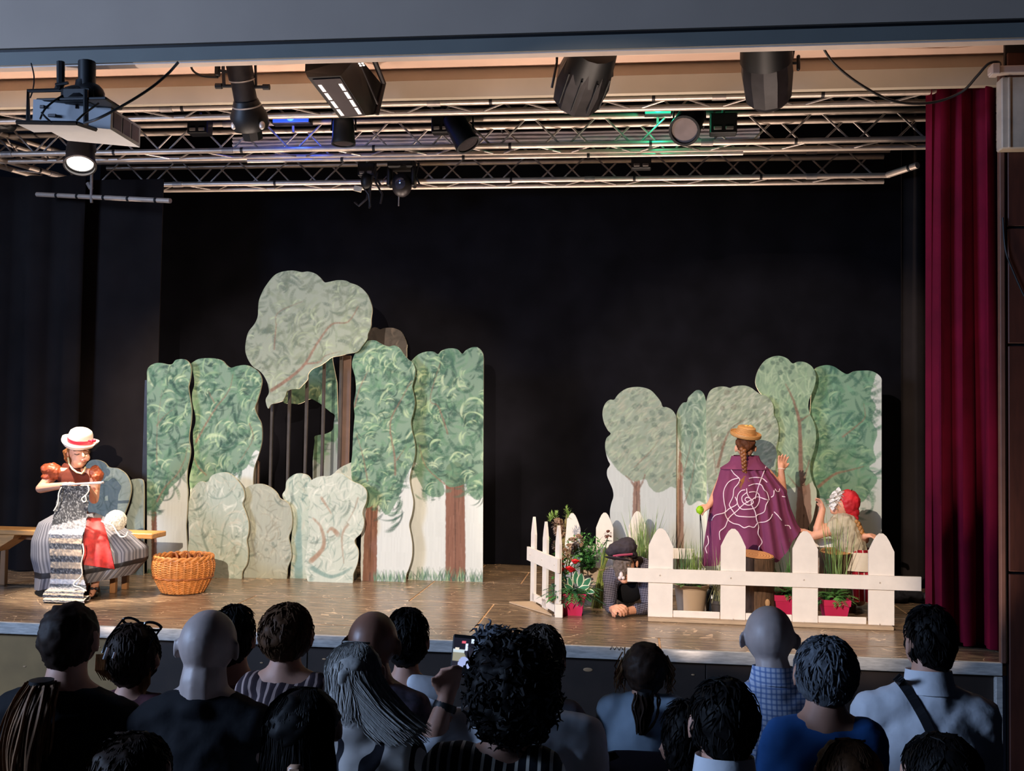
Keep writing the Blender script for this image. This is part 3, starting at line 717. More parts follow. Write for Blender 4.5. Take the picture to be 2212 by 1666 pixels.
class Canvas:
    def __init__(s, x0, x1, z1, bg, seed):
        s.x0 = x0 - .03; s.w = int((x1 - x0 + .06) * RES) + 2; s.h = int((z1 + .06) * RES) + 2
        s.rng = np.random.default_rng(seed)
        s.im = np.empty((s.h, s.w, 3)); s.im[:] = lin(bg)
        yy, xx = np.mgrid[0:s.h, 0:s.w]; s.pts = np.stack([xx.ravel() / RES + s.x0, yy.ravel() / RES], 1)
        n = s.rng.random((s.h // 30 + 2, s.w // 3 + 2)); n = np.kron(n, np.ones((30, 3)))[:s.h, :s.w]
        s.im *= (1 + .07 * (n - .5))[..., None]
    def mask(s, poly): return inside(s.pts, poly).reshape(s.h, s.w)
    def stamp(s, x, z, r, col, al):
        cx, cy = (x - s.x0) * RES, z * RES; r = max(.7, r * RES); k = int(r + 1.5)
        i0, i1, j0, j1 = int(cy) - k, int(cy) + k + 1, int(cx) - k, int(cx) + k + 1
        if i0 < 0 or j0 < 0 or i1 > s.h or j1 > s.w: 
            i0, j0, i1, j1 = max(i0, 0), max(j0, 0), min(i1, s.h), min(j1, s.w)
            if i0 >= i1 or j0 >= j1: return
        yy = np.arange(i0, i1)[:, None] - cy; xx = np.arange(j0, j1)[None] - cx
        a = np.clip(r + .5 - np.sqrt(xx * xx + yy * yy), 0, 1)[..., None] * al
        s.im[i0:i1, j0:j1] = s.im[i0:i1, j0:j1] * (1 - a) + col * a
    def stroke(s, x, z, ang, L, curv, wd, col, al=.75):
        col = np.array(lin(col)) * s.rng.uniform(.88, 1.12); n = max(3, int(L / (wd * .55))); st = L / n
        for i in range(n):
            t = i / (n - 1); s.stamp(x, z, wd * .5 * (1 - .75 * abs(2 * t - 1) ** 2), col, al * (1 - .5 * t))
            x += cos(ang) * st; z += sin(ang) * st; ang += curv * st
    def line(s, pts, w0, w1, cols, al=.85):
        P = catmull(pts, False, 8)
        for i, p in enumerate(P):
            t = i / max(1, len(P) - 1)
            q = P[min(i + 1, len(P) - 1)]; d = np.linalg.norm(q - p); m = max(1, int(d / .006))
            for k in range(m):
                e = p + (q - p) * k / m; wv = w0 + (w1 - w0) * t
                s.stamp(e[0] + s.rng.normal() * .002, e[1], wv * .5, np.array(lin(cols[s.rng.integers(len(cols))])), al * .6)
    def scatter(s, poly, n, cols, L=(.05, .12), wd=(.009, .02), curv=(5, 16), field=None, al=.75, seedoff=0., spread=.6):
        P = np.array(poly); lo, hi = P.min(0), P.max(0)
        q = s.rng.random((n * 4 + 20, 2)) * (hi - lo) + lo; q = q[inside(q, poly)][:n]
        for x, z in q:
            if field == 'up': ang = pi / 2 + s.rng.normal() * spread
            elif field == 'diag': ang = .75 + s.rng.normal() * .25
            elif field and field[0] == 'radial': ang = atan2(z - field[2], x - field[1]) + s.rng.normal() * spread
            else: ang = 2 * pi * noise.noise(V((x * 2.6 + seedoff, z * 2.6, seedoff))) * 1.5 + s.rng.normal() * .5
            sg = 1 if noise.noise(V((x * 4, z * 4, 9 + seedoff))) > 0 else -1
            s.stroke(x, z, ang, s.rng.uniform(*L), sg * s.rng.uniform(*curv), s.rng.uniform(*wd), cols[s.rng.integers(len(cols))], al)
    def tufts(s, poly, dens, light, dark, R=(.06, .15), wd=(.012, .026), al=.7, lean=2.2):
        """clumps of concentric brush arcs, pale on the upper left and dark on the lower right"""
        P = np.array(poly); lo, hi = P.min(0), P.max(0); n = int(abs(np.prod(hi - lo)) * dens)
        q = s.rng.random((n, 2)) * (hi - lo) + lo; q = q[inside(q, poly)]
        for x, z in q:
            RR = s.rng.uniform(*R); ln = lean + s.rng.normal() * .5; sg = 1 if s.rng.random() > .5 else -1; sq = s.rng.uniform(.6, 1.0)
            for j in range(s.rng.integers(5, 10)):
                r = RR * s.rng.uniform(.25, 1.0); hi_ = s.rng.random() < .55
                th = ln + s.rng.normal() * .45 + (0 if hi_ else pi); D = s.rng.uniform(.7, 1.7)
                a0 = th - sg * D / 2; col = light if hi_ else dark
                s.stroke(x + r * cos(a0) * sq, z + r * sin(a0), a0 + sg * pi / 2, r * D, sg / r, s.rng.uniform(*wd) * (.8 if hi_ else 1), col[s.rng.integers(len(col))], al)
    def sample(s, X, Z):
        cx = np.clip((X - s.x0) * RES, 0, s.w - 1.01); cy = np.clip(Z * RES, 0, s.h - 1.01)
        i, j = cy.astype(int), cx.astype(int); fy, fx = (cy - i)[:, None], (cx - j)[:, None]; im = s.im
        return (im[i, j] * (1 - fx) + im[i, j + 1] * fx) * (1 - fy) + (im[i + 1, j] * (1 - fx) + im[i + 1, j + 1] * fx) * fy
def world2(pts, Y): return [(p.x, p.z) for p in (at(x, y, Y) for x, y in pts)]
GRID = .0063
def flat(name, label, cat, pts, Y, painter, bg='#c3c8c4', seed=0, thick=.022, edge='#c9c3a8', grid=GRID, group=None):
    raw = world2(pts, Y); ex = []
    for i, p in enumerate(raw):
        ex.append(p); q = raw[(i + 1) % len(raw)]
        if p[1] < -.02 and q[1] < -.02: ex += [(p[0], p[1] - .5), (q[0], q[1] - .5)]
    fine = []
    for i, p in enumerate(ex):
        q = ex[(i + 1) % len(ex)]; L = sqrt((q[0] - p[0]) ** 2 + (q[1] - p[1]) ** 2); m = max(1, int(L / .05)) if L > .13 else 1
        fine += [(p[0] + (q[0] - p[0]) * k / m, p[1] + (q[1] - p[1]) * k / m) for k in range(m)]
    W = [tuple(p) for p in catmull(fine)]
    W = [(x, max(0.0, z)) for x, z in W]
    O = [W[0]]
    for p in W[1:]:
        d = sqrt((p[0] - O[-1][0]) ** 2 + (p[1] - O[-1][1]) ** 2)
        if d < grid * .8: continue
        m = max(1, int(d / (grid * 1.3)))
        q = O[-1]; O += [(q[0] + (p[0] - q[0]) * k / m, q[1] + (p[1] - q[1]) * k / m) for k in range(1, m + 1)]
    if sqrt((O[0][0] - O[-1][0]) ** 2 + (O[0][1] - O[-1][1]) ** 2) < grid * .8: O.pop()
    A = np.array(O); lo, hi = A.min(0), A.max(0)
    cv = Canvas(lo[0], hi[0], hi[1], bg, seed); painter(cv, Y)
    rng = np.random.default_rng(seed + 50)
    gx = np.arange(lo[0], hi[0], grid); gy = np.arange(lo[1] + grid * .5, hi[1], grid * .866)
    G = np.array([(x + (grid / 2 if j % 2 else 0), y) for j, y in enumerate(gy) for x in gx]); G += rng.normal(size=G.shape) * grid * .08
    ins = inside(G, O)
    # keep clear of the outline
    B = np.zeros((int((hi[1] - lo[1]) / grid) + 4, int((hi[0] - lo[0]) / grid) + 4), bool)
    for a, b in zip(A, np.roll(A, -1, 0)):
        for t in (0, .5):
            e = (a + (b - a) * t - lo) / grid + 1; B[int(e[1]), int(e[0])] = True
    gi = ((G - lo) / grid + 1).astype(int); keep = ins & ~B[np.clip(gi[:, 1], 0, B.shape[0] - 1), np.clip(gi[:, 0], 0, B.shape[1] - 1)]
    G = G[keep]; n = len(O)
    vs = [V((x, z)) for x, z in O] + [V((x, z)) for x, z in G]
    r = delaunay_2d_cdt(vs, [(i, (i + 1) % n) for i in range(n)], [], 1, 1e-6)
    fv = np.array([(p[0], p[1]) for p in r[0]]); ff = [tuple(f) for f in r[2]]
    cols = cv.sample(fv[:, 0], fv[:, 1]); nf = len(fv)
    mb = MB(); mb.v = [V((x, Y, z)) for x, z in fv]; mb.f = [f if True else f for f in ff]; mb.mi = [0] * len(ff)
    # face the audience (-Y)
    a, b, c = [fv[i] for i in ff[0][:3]]
    if (b[0] - a[0]) * (c[1] - a[1]) - (b[1] - a[1]) * (c[0] - a[0]) < 0: mb.f = [f[::-1] for f in mb.f]
    rim = [V((x, Y, z)) for x, z in O]; bk = [p + V((0, thick, 0)) for p in rim]
    mb.add(rim + bk, [(i, i + n, (i + 1) % n + n, (i + 1) % n) for i in range(n)])
    r2 = delaunay_2d_cdt([V(q) for q in O], [(i, (i + 1) % n) for i in range(n)], [], 1, 1e-6); mb.add([V((q[0], Y + thick, q[1])) for q in r2[0]], [tuple(t) for t in r2[2]])
    o = mb.build(name, PAINT, None, smooth=False, origin=(float((lo[0] + hi[0]) / 2), Y, float(lo[1])), fix=False)
    at_ = o.data.color_attributes.new('paint', 'FLOAT_COLOR', 'POINT')
    ed = np.array(lin(edge)); allc = np.ones((len(o.data.vertices), 4)); allc[:nf, :3] = np.clip(cols, 0, 1); allc[nf:, :3] = ed
    at_.data.foreach_set('color', allc.ravel())
    tag(o, label, cat, group); return o
DK = ['#2c4a3c', '#34574a', '#3d6350', '#2a4640']; MD = ['#54795f', '#5f8668', '#4b6f5c', '#6b8f72']; LT = ['#9db78e', '#acc39b', '#8fab86', '#b7c7a3']
TR = ['#7a5646', '#6c493b', '#8a6655', '#64463a']; BR = ['#7d6152', '#8c6c5e', '#6c5446']
def sc_(pts, k=1.0, off=(0, 0)): return pts
def tree(fol, trunks=(), branches=(), grass=None, dens=1.0, pal=(DK, MD, LT), style='swirl', so=0.0, base='#5d8066', light=1.0, trc=None):
    def paint(c, Y):
        for pts, w0, w1 in trunks:
            q = world2(pts, Y); c.line(q, w0, w1, [(trc or TR)[0]], 1.6)
            for k in range(110):
                t = c.rng.random(); i = int(t * (len(q) - 1)); f = t * (len(q) - 1) - i
                x = q[i][0] + (q[i + 1][0] - q[i][0]) * f; z = q[i][1] + (q[i + 1][1] - q[i][1]) * f; ww = w0 + (w1 - w0) * t
                c.stroke(x + c.rng.uniform(-.42, .42) * ww, z, -pi / 2, .12, 0, .006, (trc or TR)[k % 4], .55); (k % 5) or c.stroke(x, z, -pi / 2, .16, 0, .005, '#4a342b', .5)
        for f in fol:
            P = [tuple(p) for p in catmull(world2(f, Y))]
            m = c.mask(P); c.im[m] = c.im[m] * .15 + np.array(lin(base)) * .85
            ar = m.sum() / RES ** 2
            k = int(ar * 620 * dens)
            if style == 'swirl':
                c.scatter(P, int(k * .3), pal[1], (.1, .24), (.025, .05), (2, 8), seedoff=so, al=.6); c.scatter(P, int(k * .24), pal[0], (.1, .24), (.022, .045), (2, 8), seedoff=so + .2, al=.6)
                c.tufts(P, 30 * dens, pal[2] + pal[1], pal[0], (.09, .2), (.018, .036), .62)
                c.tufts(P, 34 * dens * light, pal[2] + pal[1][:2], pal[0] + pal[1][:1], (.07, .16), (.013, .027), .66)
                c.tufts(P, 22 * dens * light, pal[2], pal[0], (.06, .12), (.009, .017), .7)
            elif style == 'dab':
                c.scatter(P, k, pal[1], (.05, .1), (.015, .03), (0, 3), 'diag', al=.5)
                c.scatter(P, int(k * .8), pal[2], (.05, .12), (.012, .025), (0, 3), 'diag', al=.55)
                c.scatter(P, int(k * .22), pal[0], (.04, .07), (.03, .055), (0, 4), al=.5, seedoff=so); c.tufts(P, 16, pal[2], pal[0], (.05, .12), (.012, .022), .45)
                c.scatter(P, int(k * .5), pal[2], (.04, .09), (.008, .016), (0, 4), 'diag', al=.6)
            elif style == 'blotch':
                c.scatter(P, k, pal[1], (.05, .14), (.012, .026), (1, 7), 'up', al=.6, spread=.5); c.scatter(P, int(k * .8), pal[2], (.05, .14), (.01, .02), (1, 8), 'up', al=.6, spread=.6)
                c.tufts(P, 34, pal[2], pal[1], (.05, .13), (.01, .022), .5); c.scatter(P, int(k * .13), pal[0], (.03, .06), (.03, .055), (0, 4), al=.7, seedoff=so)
        for pts, w0, w1 in branches:
            c.line(world2(pts, Y), w0, w1, BR, .7)
        if grass:
            x0, x1, hz = grass
            for k in range(int((x1 - x0) * 260)):
                x = c.rng.uniform(x0, x1); c.stroke(x, .0, pi / 2 + c.rng.normal() * .25, c.rng.uniform(.04, hz), c.rng.normal() * 2, .009, (DK + MD + LT[:1])[c.rng.integers(9)], .7)
    return paint
def bush(root, cols, light, so=0.0, extra=(), dens=1.0):
    def paint(c, Y):
        rx, rz = world2([root], Y)[0]
        P = [(c.x0, 0), (c.x0 + c.w / RES, 0), (c.x0 + c.w / RES, c.h / RES), (c.x0, c.h / RES)]
        ar = c.w * c.h / RES ** 2; k = int(ar * 190 * dens)
        c.scatter(P, k, light, (.07, .18), (.012, .03), (2, 8), ('radial', rx, rz), .5, so, .5)
        c.scatter(P, k, cols, (.06, .16), (.007, .018), (3, 10), ('radial', rx, rz), .5, so, .55)
        c.scatter(P, int(k * .45), light, (.06, .14), (.006, .014), (4, 11), None, .6, so)
        c.scatter(P, int(k * .4), cols, (.06, .15), (.008, .016), (6, 13), None, .55, so + .3)
        dk = [cols[0], cols[1], '#5d6d63']; c.tufts(P, 17 * dens, light, dk, (.08, .2), (.016, .034), .6); c.tufts(P, 10 * dens, light, dk, (.06, .15), (.01, .02), .62)
        for pts, w0, col in extra: c.line(world2(pts, Y), w0, w0 * .4, col, .45)
    return paint
YL = 2.42
def fb(pts): return c6(pts)
BOT = 1640
# left group
flat('painted_tree_panel', 'narrow painted tree panel with slanting trunk, leftmost tall panel behind the bench', 'stage scenery',
     c6([(62, BOT), (62, 545), (72, 523), (100, 507), (130, 505), (165, 512), (185, 510), (200, 492), (225, 486), (250, 490), (270, 510), (276, 545), (270, 590), (263, 625), (271, 680), (278, 730), (276, 790), (268, 840), (266, 880), (272, 920), (270, 960), (258, 1020), (255, 1080), (260, 1130), (258, 1200), (252, 1300), (257, 1400), (262, BOT)]), YL,
     tree([c6([(40, 1180), (40, 480), (300, 470), (300, 900), (270, 1000), (220, 1070), (170, 1120), (130, 1190), (100, 1225), (75, 1220)])],
          [(c6([(97, 1640), (97, 1180)]), .055, .045)], [(c6([(110, 1180), (150, 1110), (210, 1045), (245, 975), (262, 900)]), .02, .008), (c6([(110, 810), (140, 770), (190, 730)]), .016, .006), (c6([(110, 1000), (112, 820), (135, 640)]), .012, .006)], (-4.6, -4.0, .05), so=1.0, light=.8), seed=1)
flat('painted_tree_panel', 'painted tree panel with bushy crown and pale trunkless foot, second tall panel from the left', 'stage scenery',
     c6([(262, BOT), (265, 1200), (272, 1130), (268, 1070), (280, 1010), (292, 950), (288, 900), (286, 840), (297, 800), (297, 760), (283, 700), (282, 650), (292, 610), (288, 560), (274, 515), (290, 498), (320, 484), (380, 482), (425, 492), (450, 516), (470, 528), (500, 520), (540, 515), (575, 527), (605, 550), (620, 590), (612, 640), (597, 690), (586, 725), (600, 765), (617, 800), (622, 850), (618, 900), (602, 960), (585, 1010), (578, 1060), (578, 1120), (575, BOT)]), YL + .1,
     tree([c6([(230, 1080), (230, 460), (660, 460), (640, 900), (590, 930), (570, 960), (545, 1015), (490, 1040), (420, 1045), (360, 1080), (300, 1100)])], [],
          [(c6([(300, 890), (350, 800), (400, 720), (460, 640), (480, 560)]), .022, .01), (c6([(350, 1050), (310, 1010), (290, 960)]), .02, .01), (c6([(560, 800), (575, 880), (500, 1000)]), .016, .008), (c6([(390, 700), (360, 640)]), .016, .008)], None, so=3.0), seed=2)
flat('painted_crown_panel', 'huge grey green painted tree crown leaning high above the barred opening', 'stage scenery',
     c6([(540, 440), (543, 400), (555, 355), (585, 315), (600, 280), (603, 235), (607, 200), (625, 155), (650, 115), (680, 80), (715, 62), (770, 55), (815, 63), (845, 60), (880, 70), (905, 90), (925, 112), (950, 110), (990, 102), (1030, 105), (1050, 115), (1090, 130), (1125, 160), (1145, 195), (1157, 240), (1152, 290), (1150, 330), (1136, 365), (1133, 388), (1110, 420), (1085, 450), (1040, 460), (1000, 470), (960, 478), (930, 500), (900, 520), (865, 535), (845, 560), (842, 585), (820, 610), (800, 630), (775, 632), (745, 640), (735, 665), (720, 690), (690, 700), (665, 708), (652, 727), (642, 705), (640, 680), (655, 650), (650, 610), (640, 585), (625, 560), (605, 540), (580, 525), (560, 500), (546, 470)]), YL - .05,
     tree([c6([(500, 20), (1200, 20), (1200, 760), (500, 760)])], [],
          [(c6([(665, 640), (760, 575), (830, 510), (890, 410), (960, 318), (1040, 305), (1090, 230)]), .034, .012), (c6([(680, 440), (690, 330), (700, 260), (820, 205)]), .016, .008), (c6([(830, 510), (900, 500), (930, 470), (1000, 450)]), .02, .008)],
          None, .9, (['#6f7a6c', '#65705f', '#59685c'], ['#77846f', '#828d77', '#7b8573'], ['#98a488', '#a0ad90', '#909c82']), so=5.0, base='#7d8875', light=.55), seed=3, thick=.024)
flat('painted_tree_panel', 'tall painted tree panel right of the bars with two curving branches and a brown trunk', 'stage scenery',
     c6([(1105, BOT), (1100, 1450), (1105, 1300), (1110, 1150), (1075, 1110), (1057, 1060), (1055, 1000), (1060, 950), (1065, 850), (1072, 760), (1068, 700), (1078, 640), (1075, 580), (1062, 530), (1060, 500), (1072, 462), (1090, 438), (1110, 410), (1135, 397), (1170, 395), (1190, 405), (1215, 418), (1240, 425), (1265, 420), (1290, 432), (1310, 460), (1330, 485), (1355, 505), (1367, 540), (1362, 580), (1352, 620), (1360, 660), (1365, 700), (1356, 750), (1346, 790), (1352, 840), (1362, 880), (1367, 930), (1360, 980), (1348, 1020), (1339, 1070), (1346, 1120), (1357, 1180), (1350, 1240), (1337, 1290), (1345, 1340), (1352, 1390), (1350, 1450), (1337, 1500), (1322, 1540), (1316, BOT)]), YL,
     tree([c6([(1000, 380), (1420, 380), (1420, 900), (1370, 980), (1320, 1060), (1290, 1150), (1230, 1245), (1180, 1190), (1130, 1210), (1080, 1130), (1040, 1000)])],
          [(c6([(1143, 1640), (1150, 1350), (1160, 1130)]), .135, .1)], [(c6([(1135, 1080), (1110, 950), (1080, 850)]), .016, .008), (c6([(1070, 720), (1100, 620), (1140, 540)]), .018, .008), (c6([(1270, 1050), (1265, 950), (1245, 800), (1300, 680), (1350, 590)]), .022, .01), (c6([(1275, 980), (1325, 910)]), .014, .006)], (-2.35, -1.9, .12), so=7.0), seed=4)
flat('painted_tree_panel', 'wide painted tree panel with thick brown trunk and grassy foot, rightmost of the left group', 'stage scenery',
     c6([(1330, BOT), (1340, 1400), (1340, 1100), (1340, 900), (1340, 640), (1345, 500), (1380, 465), (1420, 450), (1455, 450), (1477, 462), (1495, 445), (1530, 434), (1570, 438), (1595, 460), (1612, 444), (1640, 430), (1670, 429), (1693, 452), (1699, 480), (1699, 700), (1697, 1100), (1695, BOT)]), YL + .14,
     tree([c6([(1300, 420), (1720, 400), (1720, 960), (1690, 1060), (1620, 1090), (1540, 1110), (1500, 1080), (1440, 1030), (1380, 1000), (1330, 900)]), c6([(1360, 1010), (1420, 1000), (1500, 1090), (1500, 1150), (1430, 1150), (1385, 1080)]), c6([(1620, 1080), (1700, 1040), (1700, 1150), (1660, 1170), (1625, 1130)])],
          [(c6([(1563, 1640), (1562, 1350), (1560, 1030)]), .19, .17)], [(c6([(1510, 1095), (1420, 1010), (1385, 900)]), .018, .008), (c6([(1525, 850), (1480, 720), (1440, 680), (1490, 500)]), .018, .008)], (-2.2, -1.3, .14), so=9.0), seed=5)
BG = ['#7d8f82', '#6c8074', '#8c9a8b', '#8d8b7a']; BL = ['#bcc2b4', '#cfd2c4', '#aab5a6', '#b9b6a4']
flat('painted_bush_panel', 'painted grey green bush panel, tallest and leftmost of the four behind the wicker basket', 'stage scenery',
     c6([(262, BOT), (256, 1480), (262, 1400), (270, 1330), (262, 1260), (266, 1180), (286, 1115), (320, 1082), (355, 1085), (375, 1055), (410, 1040), (450, 1038), (480, 1055), (505, 1080), (530, 1120), (536, 1160), (526, 1190), (540, 1230), (555, 1280), (555, 1330), (546, 1370), (553, 1420), (548, 1480), (526, 1520), (512, BOT)]), 2.28,
     bush(c6([(400, 1520)])[0], BG, BL, 1.0, [(c6([(370, 1450), (330, 1330), (350, 1230)]), .03, ['#6b7d70']), (c6([(420, 1440), (440, 1300), (500, 1200)]), .022, ['#6b7d70']), (c6([(480, 1480), (520, 1400), (530, 1300)]), .02, ['#76887b'])]), bg='#a4aea0', seed=6)
flat('painted_bush_panel', 'smaller painted olive grey bush panel, second of the four and the lowest', 'stage scenery',
     c6([(520, BOT), (530, 1500), (545, 1440), (540, 1300), (534, 1200), (535, 1130), (550, 1108), (590, 1094), (630, 1096), (670, 1115), (695, 1140), (710, 1165), (740, 1180), (760, 1210), (768, 1260), (765, 1310), (751, 1355), (760, 1400), (764, 1450), (746, 1500), (732, BOT)]), 2.36,
     bush(c6([(630, 1530)])[0], ['#83826f', '#8f8c7a', '#777c6d'], ['#a9aa98', '#b3b2a0', '#9ea392'], 2.0, [(c6([(590, 1450), (570, 1350), (565, 1220)]), .03, ['#75756a']), (c6([(690, 1280), (650, 1330), (620, 1420)]), .02, ['#7c7c6d'])], .9), bg='#9b9f90', seed=7)
flat('painted_bush_panel', 'slim painted bush panel with a blue green stem, third of the four bushes', 'stage scenery',
     c6([(752, BOT), (765, 1450), (762, 1390), (770, 1300), (765, 1230), (740, 1190), (720, 1150), (735, 1120), (741, 1080), (770, 1052), (800, 1042), (840, 1050), (860, 1075), (858, 1110), (856, 1160), (860, 1250), (860, 1400), (858, BOT)]), 2.42,
     bush(c6([(800, 1560)])[0], ['#6f8a82', '#5f7d76', '#88998c'], BL, 3.0, [(c6([(800, 1640), (800, 1400), (800, 1220)]), .09, ['#6d8a82', '#7d978d', '#93a79b']), (c6([(780, 1180), (770, 1120), (800, 1080), (830, 1120), (820, 1180)]), .02, ['#6a7f76'])]), bg='#a9b4a5', seed=8)
flat('painted_bush_panel', 'wide painted bush panel with brown swirls, fourth bush beside the brown trunk', 'stage scenery',
     c6([(858, BOT), (835, 1530), (828, 1480), (840, 1400), (852, 1330), (846, 1250), (856, 1180), (842, 1140), (845, 1095), (870, 1070), (910, 1056), (950, 1055), (975, 1041), (1010, 1043), (1040, 1065), (1070, 1085), (1105, 1100), (1130, 1130), (1128, 1180), (1110, 1230), (1118, 1280), (1105, 1330), (1071, 1370), (1090, 1420), (1085, 1480), (1066, 1530), (1058, BOT)]), 2.26,
     bush(c6([(950, 1540)])[0], ['#7f9288', '#8a998a', '#6e857c'], ['#c2c8bb', '#cdd0c3', '#b2bdae'], 4.0,
          [(c6([(860, 1470), (920, 1400), (910, 1310), (870, 1260)]), .05, ['#8d6f58', '#9b7d66']), (c6([(990, 1340), (960, 1310), (940, 1330)]), .05, ['#94765e']), (c6([(1040, 1290), (1010, 1350), (1020, 1480)]), .03, ['#8d6f58']), (c6([(1090, 1160), (1060, 1240), (1020, 1300)]), .02, ['#8d7460']), (c6([(910, 1160), (960, 1240)]), .03, ['#9b7d66']), (c6([(860, 1500), (960, 1545), (1060, 1500)]), .05, ['#5f7f78', '#7b968d'])]), bg='#b3bbae', seed=9)
flat('painted_bush_panel', 'small painted bush panel peeping out between the bars and the tall tree panel', 'stage scenery',
     c6([(940, BOT), (950, 1150), (970, 1045), (1000, 1016), (1030, 1000), (1060, 990), (1075, 1080), (1080, BOT)]), 2.5,
     bush(c6([(1020, 1300)])[0], BG, BL, 5.0), bg='#a8ad9c', seed=10)
# left of the girl
flat('painted_bush_panel', 'large painted grey bush panel behind the knitting girl', 'stage scenery',
     c5([(690, 1420), (680, 900), (685, 470), (720, 428), (770, 420), (830, 440), (870, 480), (940, 490), (1000, 530), (1035, 590), (1046, 660), (1030, 750), (1002, 830), (985, 880), (990, 1000), (1000, 1420)]), 2.18,
     bush(c5([(860, 1000)])[0], ['#66756c', '#5b6a62'], ['#8e9a8e', '#98a297'], 6.0, [(c5([(830, 600), (900, 560), (970, 620), (960, 720)]), .025, ['#55655c']), (c5([(830, 640), (840, 760), (880, 840)]), .02, ['#55655c'])], .8), bg='#83908a', seed=11)
flat('painted_bush_panel', 'narrow painted bush panel just left of the black edged tree panel', 'stage scenery',
     c5([(1010, 1420), (1010, 980), (1018, 860), (1050, 760), (1060, 660), (1040, 590), (1080, 573), (1125, 575), (1146, 600), (1150, 700), (1148, 980), (1145, 1420)]), 2.3,
     bush(c5([(1080, 1000)])[0], ['#66756c', '#5b6a62'], ['#8e9a8e', '#98a297'], 7.0, (), .9), bg='#87938b', seed=12)
# in the shade behind the bars
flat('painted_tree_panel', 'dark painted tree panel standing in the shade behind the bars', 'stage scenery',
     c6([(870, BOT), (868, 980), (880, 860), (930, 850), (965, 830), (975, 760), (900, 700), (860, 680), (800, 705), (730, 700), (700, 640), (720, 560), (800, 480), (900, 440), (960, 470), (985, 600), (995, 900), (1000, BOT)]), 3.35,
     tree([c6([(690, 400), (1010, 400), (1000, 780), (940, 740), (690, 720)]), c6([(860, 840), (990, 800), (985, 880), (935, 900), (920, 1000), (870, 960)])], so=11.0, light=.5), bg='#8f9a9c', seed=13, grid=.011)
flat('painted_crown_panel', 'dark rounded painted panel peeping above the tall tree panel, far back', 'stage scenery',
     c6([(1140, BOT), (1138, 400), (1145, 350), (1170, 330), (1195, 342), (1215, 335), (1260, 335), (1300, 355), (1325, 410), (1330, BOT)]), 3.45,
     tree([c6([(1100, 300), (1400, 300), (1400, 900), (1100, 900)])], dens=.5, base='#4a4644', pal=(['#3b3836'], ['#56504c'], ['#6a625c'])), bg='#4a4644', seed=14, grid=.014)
# black edge batten of the leftmost panel
A = c6([(52, 587)])[0]; B = c6([(50, 1640)])[0]
pa, pb = at(*A, YL + .05), at(*B, YL + .05)
tag(MB().cbox(((pa.x + pb.x) / 2, YL + .06, pa.z / 2), (.055, .05, pa.z), .004).build('edge_batten', M_DARK2, smooth=False), 'black upright batten at the left edge of the leftmost tree panel', 'batten')
# the bars
YBAR = 2.62
ba = thing('barred_gate', 'row of thin dark upright bars in the opening under the big painted crown', 'bars', at(690, 1060, YBAR))
M_BAR = M('grey_black_bar', '#3a3430', .7, var=.3, scale=10)
for x, y0, y1, w_ in ((598, 690, 1560, .03), (672, 690, 1560, .026), (757, 630, 1560, .028), (842, 560, 1560, .028), (925, 500, 1560, .028), (1008, 460, 1560, .028)):
    a, b = at(*c6([(x, y0)])[0], YBAR), at(*c6([(x, 1300)])[0], YBAR)
    MB().cbox((a.x, YBAR, a.z / 2 + .05), (w_, .03, a.z + .1 - .12), .004).build('bar', M_BAR, ba, smooth=False)
a, b = at(*c6([(585, 1150)])[0], YBAR), at(*c6([(1060, 1150)])[0], YBAR)
MB().cbox(((a.x + b.x) / 2, YBAR + .03, .07), (b.x - a.x, .03, .12), .004).build('bottom_rail', M_BAR, ba, smooth=False)
a = at(*c6([(1040, 470)])[0], YBAR + .1)
MB().cbox((a.x, YBAR + .06, a.z / 2), (.085, .03, a.z), .004).build('side_post', M('brown_post', '#5b463c', .7), ba, smooth=False)
a = at(*c6([(606, 980)])[0], YBAR + .1)
MB().cbox((a.x, YBAR + .06, a.z / 2), (.05, .03, a.z), .004).build('side_post', M('brown_post', '#5b463c', .7), ba, smooth=False)

TRR = ['#8f7569', '#7f675c', '#9d8476', '#6e5a53']
# right group
YR = 2.55
flat('painted_tree_panel', 'round topped painted tree panel with forked trunk, leftmost of the right group', 'stage scenery',
     c7([(600, 1900), (602, 535), (585, 500), (560, 477), (530, 465), (505, 462), (490, 425), (460, 385), (420, 345), (370, 325), (310, 320), (250, 330), (205, 355), (175, 385), (155, 412), (125, 412), (95, 435), (75, 480), (72, 530), (85, 585), (110, 632), (130, 658), (100, 690), (90, 740), (97, 800), (112, 850), (126, 880), (106, 915), (105, 960), (125, 1010), (145, 1060), (150, 1110), (135, 1160), (125, 1220), (130, 1300), (136, 1400), (140, 1900)]), YR,
     tree([c7([(50, 300), (640, 300), (620, 980), (560, 1040), (470, 1080), (410, 1040), (380, 985), (300, 1000), (230, 960), (150, 880), (60, 700)])],
          [(c7([(315, 1900), (315, 1250), (320, 1000)]), .085, .05)], [(c7([(320, 1060), (280, 1000), (240, 960)]), .03, .012), (c7([(330, 1060), (365, 990), (375, 950)]), .025, .012), (c7([(300, 900), (420, 780), (480, 700)]), .012, .006)], None, .9,
          (['#56685f', '#5f7064', '#4f625c'], ['#768875', '#7f8f7c', '#8a8f7e'], ['#9dac94', '#a8b29e', '#a5a594']), 'dab', 1.0, '#80907d', 1.0, TRR), bg='#bcc2c0', seed=21)
